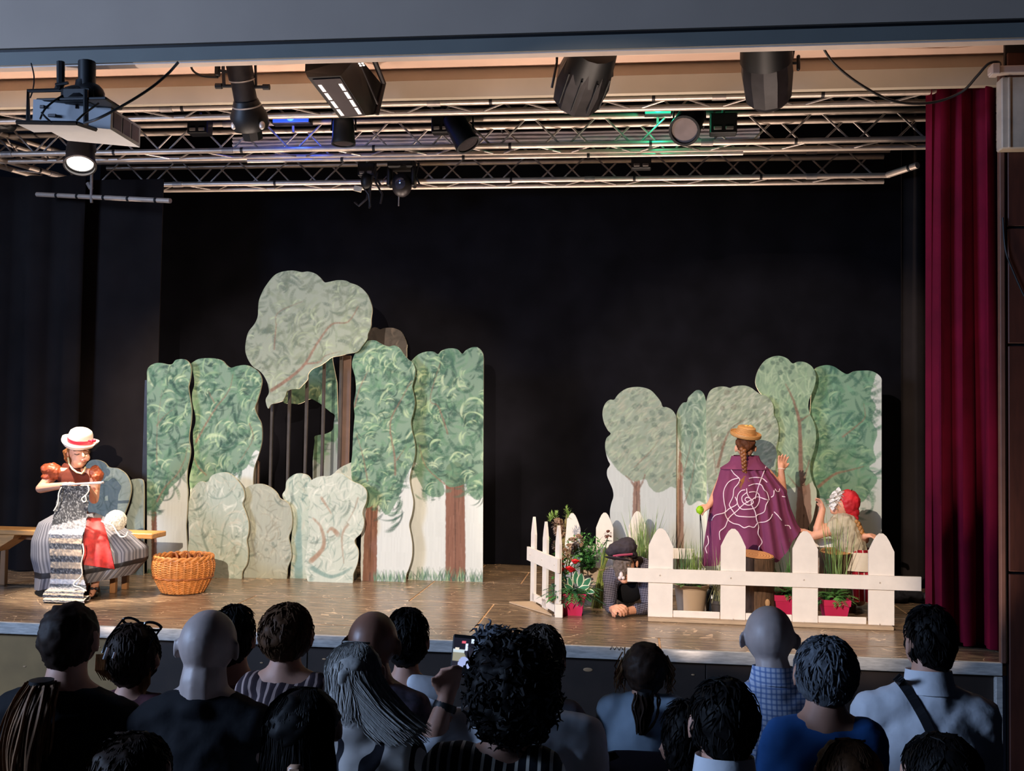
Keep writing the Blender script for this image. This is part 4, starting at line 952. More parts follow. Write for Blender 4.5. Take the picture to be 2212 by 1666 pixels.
flat('painted_tree_panel', 'slim painted tree panel with a dark thin trunk, second of the right group', 'stage scenery',
     c7([(605, 1900), (605, 520), (620, 475), (650, 435), (678, 428), (690, 395), (718, 367), (745, 345), (775, 345), (800, 370), (813, 410), (822, 450), (830, 600), (832, 1900)]), YR + .05,
     tree([c7([(590, 300), (850, 300), (860, 1100), (760, 1140), (690, 1170), (660, 1050), (640, 800), (600, 600)])],
          [(c7([(630, 1900), (630, 1300), (630, 1000), (650, 600)]), .075, .03)], [(c7([(650, 1180), (710, 1010), (740, 800)]), .014, .006), (c7([(640, 1000), (700, 760), (720, 650)]), .012, .006)], None, 1.0,
          (['#46625a', '#3c5850', '#50695f'], ['#64806f', '#6e8a77', '#587566'], ['#93a893', '#9db09a', '#b0bfae']), 'blotch', 2.0, '#6b8573', 1.0, TRR), bg='#bcc2c0', seed=22)
flat('painted_tree_panel', 'round topped mottled painted tree panel behind the straw hat', 'stage scenery',
     c7([(826, 1900), (820, 600), (818, 430), (838, 362), (870, 330), (920, 317), (960, 319), (990, 327), (1020, 315), (1090, 310), (1140, 325), (1180, 355), (1215, 375), (1252, 387), (1285, 420), (1302, 465), (1304, 520), (1325, 560), (1338, 620), (1336, 690), (1320, 760), (1327, 800), (1312, 960), (1302, 1900)]), YR - .03,
     tree([c7([(800, 280), (1380, 280), (1350, 1000), (1200, 1050), (1000, 1050), (900, 1120), (840, 1120)])],
          [], [(c7([(900, 900), (950, 720), (1000, 620), (1110, 545)]), .028, .01), (c7([(890, 950), (870, 780), (850, 620)]), .012, .006)], None, 1.0,
          (['#5a6a5d', '#66705f', '#53665b', '#6b5f55'], ['#7c8c73', '#87957d', '#8f947f'], ['#aab59a', '#b4bba6', '#c0c2b0']), 'dab', 3.0, '#84937c'), bg='#bcc2c0', seed=23)
flat('painted_tree_panel', 'tallest painted tree panel of the right group with dark leaf blots and a pink trunk', 'stage scenery',
     c7([(1290, 1900), (1295, 700), (1290, 500), (1275, 430), (1225, 385), (1190, 340), (1172, 290), (1180, 230), (1205, 175), (1245, 127), (1300, 101), (1350, 97), (1400, 115), (1428, 143), (1445, 151), (1480, 138), (1530, 143), (1575, 170), (1602, 215), (1606, 270), (1595, 320), (1576, 370), (1556, 420), (1553, 470), (1566, 520), (1590, 570), (1607, 640), (1605, 720), (1590, 790), (1571, 850), (1564, 910), (1575, 970), (1591, 1020), (1610, 1060), (1612, 1120), (1600, 1200), (1580, 1280), (1552, 1330), (1548, 1900)]), YR + .03,
     tree([c7([(1150, 60), (1640, 60), (1640, 560), (1500, 580), (1230, 500), (1150, 380)]), c7([(1280, 450), (1640, 450), (1640, 900), (1580, 1000), (1480, 1040), (1300, 1000)])],
          [(c7([(1520, 1900), (1520, 1300), (1520, 1000), (1515, 850)]), .17, .06)], [(c7([(1520, 1080), (1500, 900), (1490, 600), (1450, 430), (1390, 300)]), .05, .012), (c7([(1500, 560), (1560, 520)]), .022, .012), (c7([(1520, 1000), (1560, 850)]), .022, .012), (c7([(1490, 1060), (1400, 950)]), .02, .008)], None, 1.0,
          (['#3f574e', '#486056', '#3a5249'], ['#6f8c74', '#7a957c', '#67846f'], ['#9cb394', '#a9bd9f', '#8faa8a']), 'blotch', 4.0, '#7a9579', 1.0, TRR), bg='#b9c3b6', seed=24)
flat('painted_tree_panel', 'wide painted tree panel with square right side, rightmost of the right group', 'stage scenery',
     c7([(1560, 1900), (1560, 900), (1565, 500), (1585, 220), (1602, 188), (1640, 170), (1690, 163), (1740, 175), (1785, 205), (1820, 225), (1845, 225), (1880, 208), (1930, 203), (1992, 203), (2040, 220), (2077, 255), (2080, 300), (2080, 900), (2080, 1900)]), YR + .16,
     tree([c7([(1540, 130), (2010, 170), (2030, 260), (2000, 380), (2040, 460), (2010, 560), (2050, 650), (2020, 760), (2040, 850), (1990, 900), (2050, 980), (2000, 1070), (1940, 1150), (1850, 1130), (1780, 1080), (1700, 1180), (1650, 1100), (1540, 1060)])],
          [(c7([(1610, 1900), (1610, 1200), (1615, 900)]), .05, .03)], [(c7([(1625, 1040), (1740, 950), (1850, 920), (1960, 890)]), .03, .01), (c7([(1800, 680), (1900, 600), (1960, 540), (1950, 440)]), .018, .008)], None, 1.0,
          (['#3f6655', '#355b4d', '#487060', '#3b6257'], ['#5d8a6c', '#68957a', '#547f66'], ['#8fb08c', '#9cbb97', '#82a584']), 'swirl', 13.0, '#5f8a6d', .75, TRR), bg='#bfc6c2', seed=25)
# ================================================================== PROPS
M_SKIN = M('skin', '#d69a7c', .55, var=.06, scale=14)
M_TWIG = M('wicker', '#c07a3c', .5, var=.3, scale=30)
M_TWIG2 = M('wicker_dark', '#8f4f22', .5, var=.3, scale=30)
def picket_pts(px, top, bot, w_, Y, tilt=0.0):
    """pointed board: centre x, top and bottom pixel, width in metres"""
    a = at(px, top, Y); b = at(px, bot, Y); zt, z0 = a.z, max(.0, b.z); x = b.x; h = w_ / 2
    sh = zt - .135
    prof = [(-h, z0), (h, z0), (h, sh), (h * .62, sh + .075), (h * .38, sh + .112), (h * .14, zt - .004), (-h * .14, zt - .004), (-h * .38, sh + .112), (-h * .62, sh + .075), (-h, sh)]
    return x, prof
YF = 1.0
fe = thing('picket_fence', 'long white picket fence at the stage front with four broad boards and one rail', 'fence', at(1665, 1350, YF))
for px, top, bot in ((1426, 1141, 1340), (1583, 1142, 1347), (1739, 1147, 1352), (1904, 1152, 1358)):
    x, prof = picket_pts(px, top, bot, .183, YF)
    prof = [(u, max(z, .028)) for u, z in prof]
    MB().ext([V((x + u, YF, z)) for u, z in prof], (0, .02, 0)).build('picket', M_WHITE, fe, smooth=False)
a, b = at(1355, 1242, YF - .02), at(1990, 1262, YF - .02)
zr = (a.z + b.z) / 2; hr = .102 / 2
MB().ext([V((a.x, YF - .022, a.z - hr)), V((b.x, YF - .022, b.z - hr)), V((b.x, YF - .022, b.z + hr)), V((a.x, YF - .022, a.z + hr))], (0, .02, 0)).build('rail', M_WHITE, fe, smooth=False)
for p0, p1_ in ((1454, 1555), (1611, 1711), (1768, 1872)):
    a, b = at(p0, 1334, YF), at(p1_, 1340, YF)
    MB().cbox(((a.x + b.x) / 2, YF + .012, .028 + .025), (b.x - a.x, .02, .05), .003).build('bottom_rail', M_WHITE, fe, smooth=False)
a, b = at(1400, 1345, YF), at(1927, 1365, YF)
MB().cbox(((a.x + b.x) / 2, YF + .05, .014), (b.x - a.x, .22, .026), .003).build('base_board', M('raw_board', '#b79d7f', .6, var=.12, stretch=(1, 8, 8)), fe, smooth=False)
M_SCREW = M('screw', '#c9bdb0', .4)
for x, y in ((1425, 1243), (1578, 1249), (1736, 1253), (1900, 1259), (1426, 1333), (1583, 1338), (1736, 1345), (1900, 1349)):
    q = at(x, y, YF - (.024 if y < 1300 else .002)); MB().lathe([(.006, 0), (.006, -.003), (.003, -.005)], q, (0, 1, 0), 8).build('screw', M_SCREW, fe)
# side panel of the fence seen almost edge on
A, B = gz(1149, 1301), gz(1202, 1331); d = (B - A).normalized()
ge = thing('picket_fence', 'short white picket panel turned nearly edge on, left of the pink pot', 'fence', A.lerp(B, .5))
nrm = V((d.y, -d.x, 0))
if nrm.x > 0: nrm = -nrm
L = (B - A).length
for t, hgt in ((.0, .70), (.5, .69), (1.0, .69)):
    c = A + d * (L * t); h = .05
    prof = [(-h, .0), (h, .0), (h, hgt - .14), (h * .55, hgt - .06), (h * .12, hgt), (-h * .12, hgt), (-h * .55, hgt - .06), (-h, hgt - .14)]
    MB().ext([c + d * u + V((0, 0, z)) for u, z in prof], -nrm * .02).build('picket', M_WHITE, ge, smooth=False)
z0, z1 = .335, .445
MB().ext([A - d * .09 + V((0, 0, z0)) + nrm * .002, B + d * .07 + V((0, 0, z0)) + nrm * .002, B + d * .07 + V((0, 0, z1)) + nrm * .002, A - d * .09 + V((0, 0, z1)) + nrm * .002], nrm * .02).build('rail', M_WHITE, ge, smooth=False)
for t in (.0, .5, 1.0):
    q = A + d * (L * t) + V((0, 0, .39)) + nrm * .022; MB().lathe([(.008, 0), (.007, .003), (.003, .005)], q, nrm, 8).build('screw', M_SCREW, ge)
MB().ext([A + V((0, 0, .02)), B + V((0, 0, .02)), B + V((0, 0, .075)), A + V((0, 0, .075))], -nrm * .02).build('bottom_rail', M_WHITE, ge, smooth=False)
MB().cbox(B + d * .06 + V((0, 0, .05)), (.06, .05, .1), .004).build('foot_block', M_WHITE, ge, smooth=False)
MB().ext([gz(1100, 1303, .003), gz(1192, 1331, .003), gz(1150, 1302, .003)], (0, 0, .012)).build('foot_plate', M('raw_board', '#b79d7f'), ge, smooth=False)
# rear fence behind the flowers
YB2 = 2.15
bf = thing('picket_fence', 'white picket fence standing behind the flowers and the cap', 'fence', at(1300, 1240, YB2))
for px, top, w_ in ((1232, 1108, .15), (1303, 1107, .15), (1374, 1104, .15), (1163, 1112, .15), (1150, 1165, .0)):
    if not w_: continue
    x, prof = picket_pts(px, top, 1400, w_, YB2); MB().ext([V((x + u, YB2, max(z, 0))) for u, z in prof], (0, .02, 0)).build('picket', M_WHITE, bf, smooth=False) if px > 1200 else None
a, b = at(1205, 1188, YB2), at(1500, 1188, YB2)
MB().cbox(((a.x + b.x) / 2, YB2 - .012, a.z), (b.x - a.x, .02, .09), .003).build('rail', M_WHITE, bf, smooth=False)
MB().cbox(((a.x + b.x) / 2, YB2 + .03, .03), (b.x - a.x, .02, .06), .003).build('bottom_rail', M_WHITE, bf, smooth=False)
# right hand rail of the fence by the second stump
wb = at(1790, 1173, 2.0)
tag(MB().cbox((wb.x + .02, 2.0, wb.z), (.42, .025, .075), .003).cbox((wb.x - .16, 2.01, wb.z / 2), (.05, .025, wb.z), .003).cbox((wb.x + .2, 2.01, wb.z / 2), (.05, .025, wb.z), .003).build('white_board', M_WHITE, smooth=False), 'white board on two posts behind the second tree stump', 'board')

# ------------------------------------------------------------------ plants
rp = random.Random(11)
def blade(mb, p, d, L, w_, droop=.3, n=4, twist=None, fold=0.0):
    """a leaf: curved strip that tapers at both ends"""
    p = V(p); d = V(d).normalized(); s = d.cross(V((0, 0, 1)))
    if s.length < .05: s = V((1, 0, 0))
    s.normalize()
    if twist is not None: s = (Matrix.Rotation(twist, 3, d) @ s)
    l, r = [], []
    for i in range(n + 1):
        t = i / n; ww = w_ * .5 * (sin(pi * min(1, .12 + t * .9)) ** .8 if t < .999 else .02)
        q = p + d * (L * t) + V((0, 0, -droop * L * t * t))
        l.append(q - s * ww + V((0, 0, fold * ww))); r.append(q + s * ww + V((0, 0, fold * ww)))
    k = len(mb.v); mb.add(l + r, [(i, i + 1, n + 2 + i, n + 1 + i) for i in range(n)])
def rdir(el, az): return V((cos(el) * cos(az), cos(el) * sin(az), sin(el)))
G1 = M('leaf_green', '#4f8a43', .5, var=.35, scale=25); G2 = M('leaf_dark', '#2f5f3c', .5, var=.3, scale=25); G3 = M('leaf_light', '#8fae5a', .5, var=.3, scale=25)
GR = M('grass_green', '#7f9a55', .6, var=.35, scale=25); DRY = M('dried_flower', '#b89a80', .8, var=.35, scale=60); DRYS = M('dried_stem', '#8d8250', .7, var=.25, scale=30)
WHT = M('leaf_cream_edge', '#e6e4c2', .5, var=.05); ROSE = M('rose_red', '#d3202c', .5, var=.3, scale=40)
MAG = M('magenta_pot', '#c02356', .45, var=.06); BEI = M('beige_pot', '#b9a38b', .55, var=.06, scale=5); SOIL = M('soil', '#2a1c14', .9)
def square_pot(root, c, top, bot, h, mat, rim=.035, ang=pi / 4):
    r2 = sqrt(2)
    prof = [(bot / 2 * r2, 0), (top / 2 * r2 * .96, h - rim), (top / 2 * r2 * 1.03, h - rim), (top / 2 * r2 * 1.06, h), (top / 2 * r2 * .96, h), (top / 2 * r2 * .9, h - rim)]
    mb = MB(); rg = [[V(c) + V((cos(ang + k * pi / 2) * r, sin(ang + k * pi / 2) * r, z)) for k in range(4)] for r, z in prof]; mb.rings(rg); o = mb.build('pot', mat, root, smooth=False)
    MB().box(V(c) + V((0, 0, h - rim)), (top * .85, top * .85, .01), Rz(ang - pi / 4)).build('soil', SOIL, root, smooth=False); return o
def round_pot(root, c, rt, rb, h, mat, rim=.05):
    MB().lathe([(rb, 0), (rt * .93, h - rim), (rt * 1.02, h - rim + .004), (rt * 1.05, h), (rt * .95, h), (rt * .9, h - rim)], c, n=28).build('pot', mat, root)
    MB().lathe([(rt * .9, 0), (rt * .9, .006)], V(c) + V((0, 0, h - rim * .7)), n=20).build('soil', SOIL, root, smooth=False)
def fern(mb, c, n, L, el=(.1, .9), leaf=.045):
    for k in range(n):
        az = rp.uniform(0, 2 * pi); e = rp.uniform(*el); d = rdir(e, az); LL = L * rp.uniform(.6, 1.1)
        for i in range(7):
            t = .25 + i * .11; q = V(c) + d * (LL * t) + V((0, 0, -.5 * LL * t * t))
            for s in (-1, 1):
                dd = (d + d.cross(V((0, 0, 1))).normalized() * s * .8 + V((0, 0, -.35))).normalized(); blade(mb, q, dd, leaf * rp.uniform(.8, 1.3), leaf * .24, .3, 3)
def grass(mb, c, n, h, spread=.12, w_=.006, lean=.35, base=.03):
    for k in range(n):
        az = rp.uniform(0, 2 * pi); e = pi / 2 - abs(rp.gauss(0, lean)); d = rdir(e, az)
        p = V(c) + V((rp.gauss(0, base), rp.gauss(0, base), 0)); blade(mb, p, d, h * rp.uniform(.55, 1.1), w_, rp.uniform(.0, .18), 5, rp.uniform(0, pi))
def stem_tubes(mb, pairs, r):
    for a, b in pairs:
        m_ = V(a).lerp(V(b), .5) + V((rp.uniform(-.01, .01), rp.uniform(-.01, .01), 0)); mb.tube([a, m_, b], r, 5)
# pink square pot in front with hosta leaves, ferns and roses
c = at(1237, 1328, 1.14); c.z = 0
pa_ = thing('potted_plant', 'pink square pot with fern, cream edged leaves and red roses at the stage front', 'plant', c)
square_pot(pa_, c, .205, .145, .172, MAG, .03)
mb = MB(); fern(mb, c + V((0, 0, .17)), 44, .25, (.05, .8), .055); stuff(mb.build('fern_leaves', G2, pa_, angle=180))
mb = MB(); fern(mb, c + V((0, -.03, .18)), 26, .2, (-.1, .7), .05); stuff(mb.build('pale_fern_leaves', G1, pa_, angle=180))
M_HOSTA = [M('hosta_green', '#3f7a55', .45, var=.2, scale=30), WHT]
for (x, y, dx, dz, L, w_) in ((620, 1060, -.2, 1, .10, .05), (660, 1020, .1, 1, .12, .06), (700, 1050, .2, 1, .13, .07), (730, 1060, .7, .8, .12, .065), (690, 1080, .9, .3, .11, .05), (640, 1090, -.7, .5, .10, .05), (760, 1090, .8, -.1, .09, .045), (600, 1100, -.9, .1, .09, .045)):
    p = p8(x, y, 1.06); d = V((dx, -.35, dz)).normalized(); mb = MB(); s = d.cross(V((0, -1, .2))).normalized(); nrm_ = s.cross(d)
    N_ = 6; rows = []
    for i in range(N_ + 1):
        t = i / N_; ww = w_ * .5 * sin(pi * (.08 + .9 * t)) ** .75 * (1 - .25 * t); q = p + d * (L * t) - nrm_ * (.25 * L * t * t) * (1 if nrm_.y > 0 else -1)
        rows.append([q - s * ww, q - s * ww * .66, q - s * ww * .1 + nrm_ * .003, q + s * ww * .66, q + s * ww])
    mb.add([v for r in rows for v in r], []); 
    for i in range(N_):
        for j in range(4): mb.f.append((i * 5 + j, i * 5 + j + 1, i * 5 + 6 + j, i * 5 + 5 + j)); mb.mi.append(1 if j in (0, 3) else 0)
    mb.build('leaf', M_HOSTA, pa_, angle=180, fix=False)
mb = MB()
for x, y in ((490, 780), (515, 880), (620, 885), (660, 800), (420, 800)): mb.tube([p8(x, y, 1.2), p8((x + 620) / 2, (y + 1100) / 2, 1.17), c + V((0, 0, .15))], .004, 5)
mb.build('rose_stems', G2, pa_)
for x, y in ((490, 780), (515, 880), (620, 885), (660, 800), (415, 805), (500, 830), (600, 870)):
    q = p8(x, y, 1.1 if x > 460 else 1.3); mb = MB(); mb.ell(q, (.022, .022, .02))
    for k in range(9): 
        az = k * 2.4; blade(mb, q + V((0, 0, -.012)) + rdir(.2, az) * .01, rdir(.8 - .05 * k, az), .04, .035, .1, 3)
    mb.build('rose', ROSE, pa_, angle=180)
mb = MB()
for k in range(150):
    q = p8(rp.uniform(420, 720), rp.uniform(720, 980), rp.uniform(1.12, 1.3)); blade(mb, q, rdir(rp.uniform(-.3, 1), rp.uniform(0, 6.28)), .05, .022, .3, 3)
stuff(mb.build('rose_leaves', G1, pa_, angle=180))
# bushy plant in beige square pot behind
c = at(1276, 1275, 1.6); c.z = 0
pb_ = thing('potted_plant', 'beige square pot with a bright bushy green plant behind the pink pot', 'plant', c)
square_pot(pb_, c, .155, .12, at(1276, 1229, 1.6).z, BEI, .035)
mb = MB()
for k in range(620):
    q = p8(rp.gauss(745, 80), rp.gauss(715, 70), rp.uniform(1.5, 1.75)); blade(mb, q, rdir(rp.uniform(-.2, 1.2), rp.uniform(0, 6.28)), rp.uniform(.04, .07), .014, .25, 3)
for k in range(90):
    q = p8(rp.gauss(810, 30), rp.gauss(790, 40), rp.uniform(1.5, 1.7)); blade(mb, q, rdir(rp.uniform(-.3, 1), rp.uniform(0, 6.28)), .05, .03, .25, 3)
stuff(mb.build('foliage', G1, pb_, angle=180))
mb = MB(); stem_tubes(mb, [(c + V((0, 0, .15)), p8(700 + 40 * k, 640, 1.62)) for k in range(5)], .004); mb.build('stems', G2, pb_)
mb = MB(); fern(mb, p8(815, 590, 1.6), 3, .1, (.5, 1.2), .035); stuff(mb.build('top_sprig', G1, pb_, angle=180))
# tall dried hydrangeas with pine sprigs
c = at(1215, 1300, 1.5); c.z = 0
pc_ = thing('flower_stems', 'tall bunch of dried brown hydrangeas and green sprigs behind the edge on picket panel', 'flowers', c)
round_pot(pc_, c, .09, .07, .17, M('grey_pot', '#8d857c', .6))
mb = MB(); stem_tubes(mb, [(c + V((rp.uniform(-.03, .03), 0, .15)), p8(x, y, 1.5)) for x, y in ((490, 440), (500, 510), (530, 380), (545, 420), (560, 380), (575, 330), (690, 600), (640, 640), (600, 690), (470, 360), (520, 450), (550, 520))], .006); mb.build('stems', DRYS, pc_)
for x, y, r in ((485, 430, .05), (505, 495, .05), (690, 590, .048), (635, 620, .046), (600, 680, .044), (500, 455, .05), (560, 720, .04), (480, 640, .04)):
    q = p8(x, y, 1.48); mb = MB()
    for k in range(120):
        d = rdir(rp.uniform(-1.2, 1.5), rp.uniform(0, 6.28)); blade(mb, q + d * r * .7, d + V((rp.uniform(-.5, .5), rp.uniform(-.5, .5), 0)), .026, .02, .2, 2)
    mb.build('dried_bloom', DRY, pc_, angle=180)
mb = MB()
for x, y in ((430, 340), (470, 330), (590, 330), (575, 290), (410, 370)):
    for k in range(26): blade(mb, p8(x, y + rp.uniform(-10, 40), 1.49), rdir(rp.uniform(-.2, 1.4), rp.uniform(0, 6.28)), rp.uniform(.03, .06), .008, .1, 3)
for x, y in ((360, 570), (380, 600), (480, 620)):
    for k in range(10): blade(mb, p8(x + rp.uniform(-20, 30), y + rp.uniform(-20, 20), 1.5), rdir(rp.uniform(-.2, 1), rp.uniform(0, 6.28)), .035, .02, .2, 3)
stuff(mb.build('green_sprigs', G3, pc_, angle=180))
# tied bundle of reeds
c = at(1297, 1276, 1.45); c.z = 0
pd_ = thing('reed_bundle', 'tied bundle of green reeds standing between the bushy plant and the capped child', 'reeds', c)
mb = MB(); w0 = p8(925, 890, 1.45)
for k in range(46):
    a = rp.uniform(0, 6.28); r = sqrt(rp.random()); b0 = c + V((-.03 + cos(a) * r * .048, sin(a) * r * .04, 0)); m_ = w0 + V((cos(a) * r * .022, sin(a) * r * .02, 0)); t_ = p8(955 + rp.uniform(-45, 45), 700 + rp.uniform(-40, 90), 1.45)
    mb.tube([b0, m_, t_], .0035, 4)
stuff(mb.build('reeds', M('reed', '#86934e', .6, var=.4, scale=30), pd_)); MB().lathe([(.028, 0), (.028, .012)], w0, n=12).build('tie', DRYS, pd_)
mb = MB(); q = p8(990, 530, 1.43); stem_tubes(mb, [(w0, q)], .004)
for k in range(4): blade(mb, p8(975 + k * 10, 600, 1.43), rdir(.4, k * 1.7), .05, .03, .3, 3)
mb.build('flower_stem', G2, pd_)
mb = MB()
for k in range(60):
    d = rdir(rp.uniform(-1, 1.5), rp.uniform(0, 6.28)); blade(mb, q + d * .02, d, .02, .018, .2, 2)
mb.build('dried_bloom', M('dried_bloom_red', '#7a4a3c', .8, var=.3, scale=50), pd_, angle=180)
# grass behind the capped child
def grass_pot(label, px, py, Y, top, n, potc, pr=.08, ph=.14, spread=.2, hang=None, mat=GR, leaves=0, base=.03):
    c = at(px, py, Y); c.z = 0; o = thing('potted_grass', label, 'plant', c); round_pot(o, c, pr, pr * .75, ph, potc, .03)
    hgt = at(px, top, Y).z - ph; mb = MB(); grass(mb, c + V((0, 0, ph - .02)), n, hgt, lean=spread, base=base); stuff(mb.build('grass_blades', mat, o, angle=180))
    if leaves:
        mb = MB()
        for k in range(leaves): blade(mb, c + V((rp.uniform(-.08, .08), rp.uniform(-.08, 0), ph)), rdir(rp.uniform(.1, 1.2), rp.uniform(0, 6.28)), rp.uniform(.06, .1), .03, .3, 4)
        stuff(mb.build('leaves', G1, o, angle=180))
    return o
grass_pot('tall loose grass with a leafy foot behind the grey cap', 1388, 1290, 1.95, 1085, 110, BEI, leaves=24, spread=.2)
o = grass_pot('big beige round pot with upright grass behind the front fence left gap', 1492, 1322, 1.38, 1150, 90, BEI, pr=.137, ph=at(1492, 1262, 1.38).z, spread=.13, leaves=20, base=.05)
grass_pot('short grass tuft leaning beside the purple cape hem', 1552, 1300, 1.3, 1165, 36, M('dark_pot', '#3a332e', .6), pr=.06, ph=.12, spread=.28, mat=M('grass_pale', '#a2a67c', .6, var=.3))
grass_pot('thin tall grass tuft in front of the second tree stump', 1803, 1325, 1.5, 1085, 70, M('dark_pot', '#3a332e', .6), pr=.07, ph=.12, spread=.14)
grass_pot('low green grass and buds between the cape and the third fence board', 1705, 1310, 1.75, 1150, 40, M('dark_pot', '#3a332e', .6), pr=.06, ph=.12, spread=.25, leaves=14, mat=G1)
# green ball flower
q = at(1512, 1102, 1.52); c = at(1520, 1320, 1.52); c.z = 0
gb = thing('ball_flower', 'bright green ball shaped flower on two thin dark stems beside the cape', 'flower', c)
mb = MB(); mb.ell(q, (.031, .031, .03), n=20, m=14)
for k in range(160):
    d = rdir(math.asin(rp.uniform(-1, 1)), rp.uniform(0, 6.28)); blade(mb, q + d * .028, d, .01, .008, 0, 2)
mb.build('flower_ball', M('lime_ball', '#9fd012', .6, var=.2, scale=60), gb, angle=180)
MB().tube([q, at(1513, 1150, 1.52), at(1514, 1230, 1.52), c + V((-.01, 0, .16))], .0035, 6).build('stem', M_DARK, gb); MB().tube([q, at(1517, 1150, 1.53), at(1519, 1230, 1.53), c + V((.01, 0, .16))], .0035, 6).build('stem', M_DARK, gb)
MB().lathe([(.05, 0), (.06, .06), (.055, .13), (.03, .17), (.034, .19), (.028, .19), (.024, .15)], c + V((.07, 0, 0)), n=20).build('vase', M('dark_blue_vase', '#1c2430', .25), gb)
# pink pots behind the fence
for label, px, Y, sz, py in (('pink square pot with fern right of the third fence board', 1802, 1.3, .2, 1332), ('pink square pot with fern half hidden behind the third fence board', 1698, 1.45, .2, 1330)):
    c = at(px, py, Y); c.z = 0; o = thing('potted_plant', label, 'plant', c); square_pot(o, c, sz, sz * .74, .165, MAG, .045)
    mb = MB(); fern(mb, c + V((0, 0, .165)), 34, .19, (.1, .9), .05); stuff(mb.build('fern_leaves', G1, o, angle=180))
c = at(1708, 1290, 1.8); c.z = 0
o = thing('potted_plant', 'upper pink pot seen through the fence above the half hidden one', 'plant', c); square_pot(o, c, .16, .12, at(1708, 1268, 1.8).z, MAG, .04)
mb = MB(); fern(mb, c + V((0, 0, .1)), 10, .12, (.2, 1), .04); stuff(mb.build('fern_leaves', G1, o, angle=180))
# stumps
BARK = M('bark', '#5d4634', .9, var=.45, scale=14, bump=.9, bscale=28, stretch=(2, 2, .5))
def wood_end():
    m, nt, b = nodes('sawn_wood'); L = nt.links.new
    tc = N(nt, 'ShaderNodeTexCoord'); wv = N(nt, 'ShaderNodeTexWave', wave_type='RINGS', rings_direction='Z'); wv.inputs['Scale'].default_value = 14; wv.inputs['Distortion'].default_value = 2.5
    L(tc.outputs['Object'], wv.inputs[0]); cr = N(nt, 'ShaderNodeValToRGB'); e = cr.color_ramp.elements; e[0].color = (*lin('#a86a38'), 1); e[1].color = (*lin('#e0a468'), 1)
    L(wv.outputs[0], cr.inputs[0]); L(cr.outputs[0], b.inputs['Base Color']); b.inputs['Roughness'].default_value = .6; return m
SAWN = wood_end()
def stump(label, px, py, Y, r, top, tilt, lean=0.0):
    c = at(px, py, Y); c.z = 0; h = at(px, top, Y).z; o = thing('tree_stump', label, 'stump', c); rg = []; n = 40
    for j in range(13):
        t = j / 12
        ring = []
        for k in range(n):
            a = 2 * pi * k / n; rr = r * (1 + .05 * noise.noise(V((cos(a) * 2, sin(a) * 2, t * 2 + px))) + .03 * noise.noise(V((cos(a) * 7, sin(a) * 7, t * 5))) + .1 * max(0, .15 - t) / .15)
            ring.append(c + V((cos(a) * rr + lean * t, sin(a) * rr, h * t + (tilt * cos(a) * rr - .0 + .12 * sin(a) * rr) * t)))
        rg.append(ring)
    MB().rings(rg, True, True).build('bark', BARK, o, angle=60)
    top_r = [p + V((0, 0, .004)) for p in rg[-1]]; cc = sum(top_r, V()) / n
    MB().add([cc] + [cc.lerp(p, .95) + V((0, 0, .002)) for p in top_r], [(0, 1 + k, 1 + (k + 1) % n) for k in range(n)]).build('sawn_top', SAWN, o, smooth=False)
    q = c + V((r * .55, -r * .86, h * .25)); MB().ell(q, (.02, .012, .03)).build('bark_knot', M_HOLE, o)
    return o
stump('tall sawn tree stump behind the second fence board, pale orange top', 1630, 1312, 1.40, .15, 1199, -.08)
stump('darker sawn tree stump behind grass at the child in the red headscarf', 1806, 1315, 1.72, .135, 1192, .02)
# crumpled dark cloth at the back right
mb = MB(); 
for k in range(5): mb.ell(at(1935 + k * 14, 1288, 2.3) + V((0, rp.uniform(-.06, .06), .0)), (.09, .09, rp.uniform(.03, .06)))
blob(mb, 'crumpled_cloth', M('dark_cloth', '#23232c', .9), voxel=.012, disp=.02, dscale=18)
tag(bpy.data.objects['crumpled_cloth'], 'dark crumpled cloth on the floor by the red curtain', 'cloth')

# ------------------------------------------------------------------ wicker basket
c = at(395, 1285, 1.48); c.z = 0; ppm = 256
bk = thing('wicker_basket', 'round orange wicker basket on the stage floor in front of the painted bushes', 'basket', c)
def br(z): # radius over height
    t = z / .30; return .165 + .085 * sin(min(1, t * 1.05) * pi * .62) - .012 * max(0, t - .8) / .2
n_st = 28
for k in range(n_st):
    a = 2 * pi * k / n_st; pts = [c + V((cos(a) * (br(z) + .003), sin(a) * (br(z) + .003), z)) for z in np.linspace(.01, .295, 9)]
    MB().tube(pts, .009, 6).build('stake', M_TWIG, bk)
mb = MB(); rows = 30
for j in range(rows):
    z = .012 + j * (.28 / rows)
    pts = []
    for i in range(n_st * 3 + 1):
        a = 2 * pi * i / (n_st * 3); s = cos(pi * i / 3 + (j % 2) * pi); r = br(z) + .008 * s; pts.append(c + V((cos(a) * r, sin(a) * r, z)))
    mb.tube(pts, .0056, 5, False)
stuff(mb.build('weave', M_TWIG, bk))
for ph in (0, pi):
    pts = [c + V((cos(a) * (br(.29) + .006 * cos(12 * a + ph)), sin(a) * (br(.29) + .006 * cos(12 * a + ph)), .297 + .011 * sin(12 * a + ph))) for a in np.linspace(0, 2 * pi, 145)]
    MB().tube(pts, .013, 8, False).build('rim_braid', M_TWIG, bk)
for z in (.135,):
    pts = [c + V((cos(a) * (br(z) + .012), sin(a) * (br(z) + .012), z + .003 * sin(20 * a))) for a in np.linspace(0, 2 * pi, 121)]
    MB().tube(pts, .008, 6, False).build('middle_band', M_TWIG2, bk)
MB().lathe([(.16, 0), (.165, .012), (.0005, .013)], c + V((0, 0, .002)), n=28).build('bottom', M_TWIG2, bk)
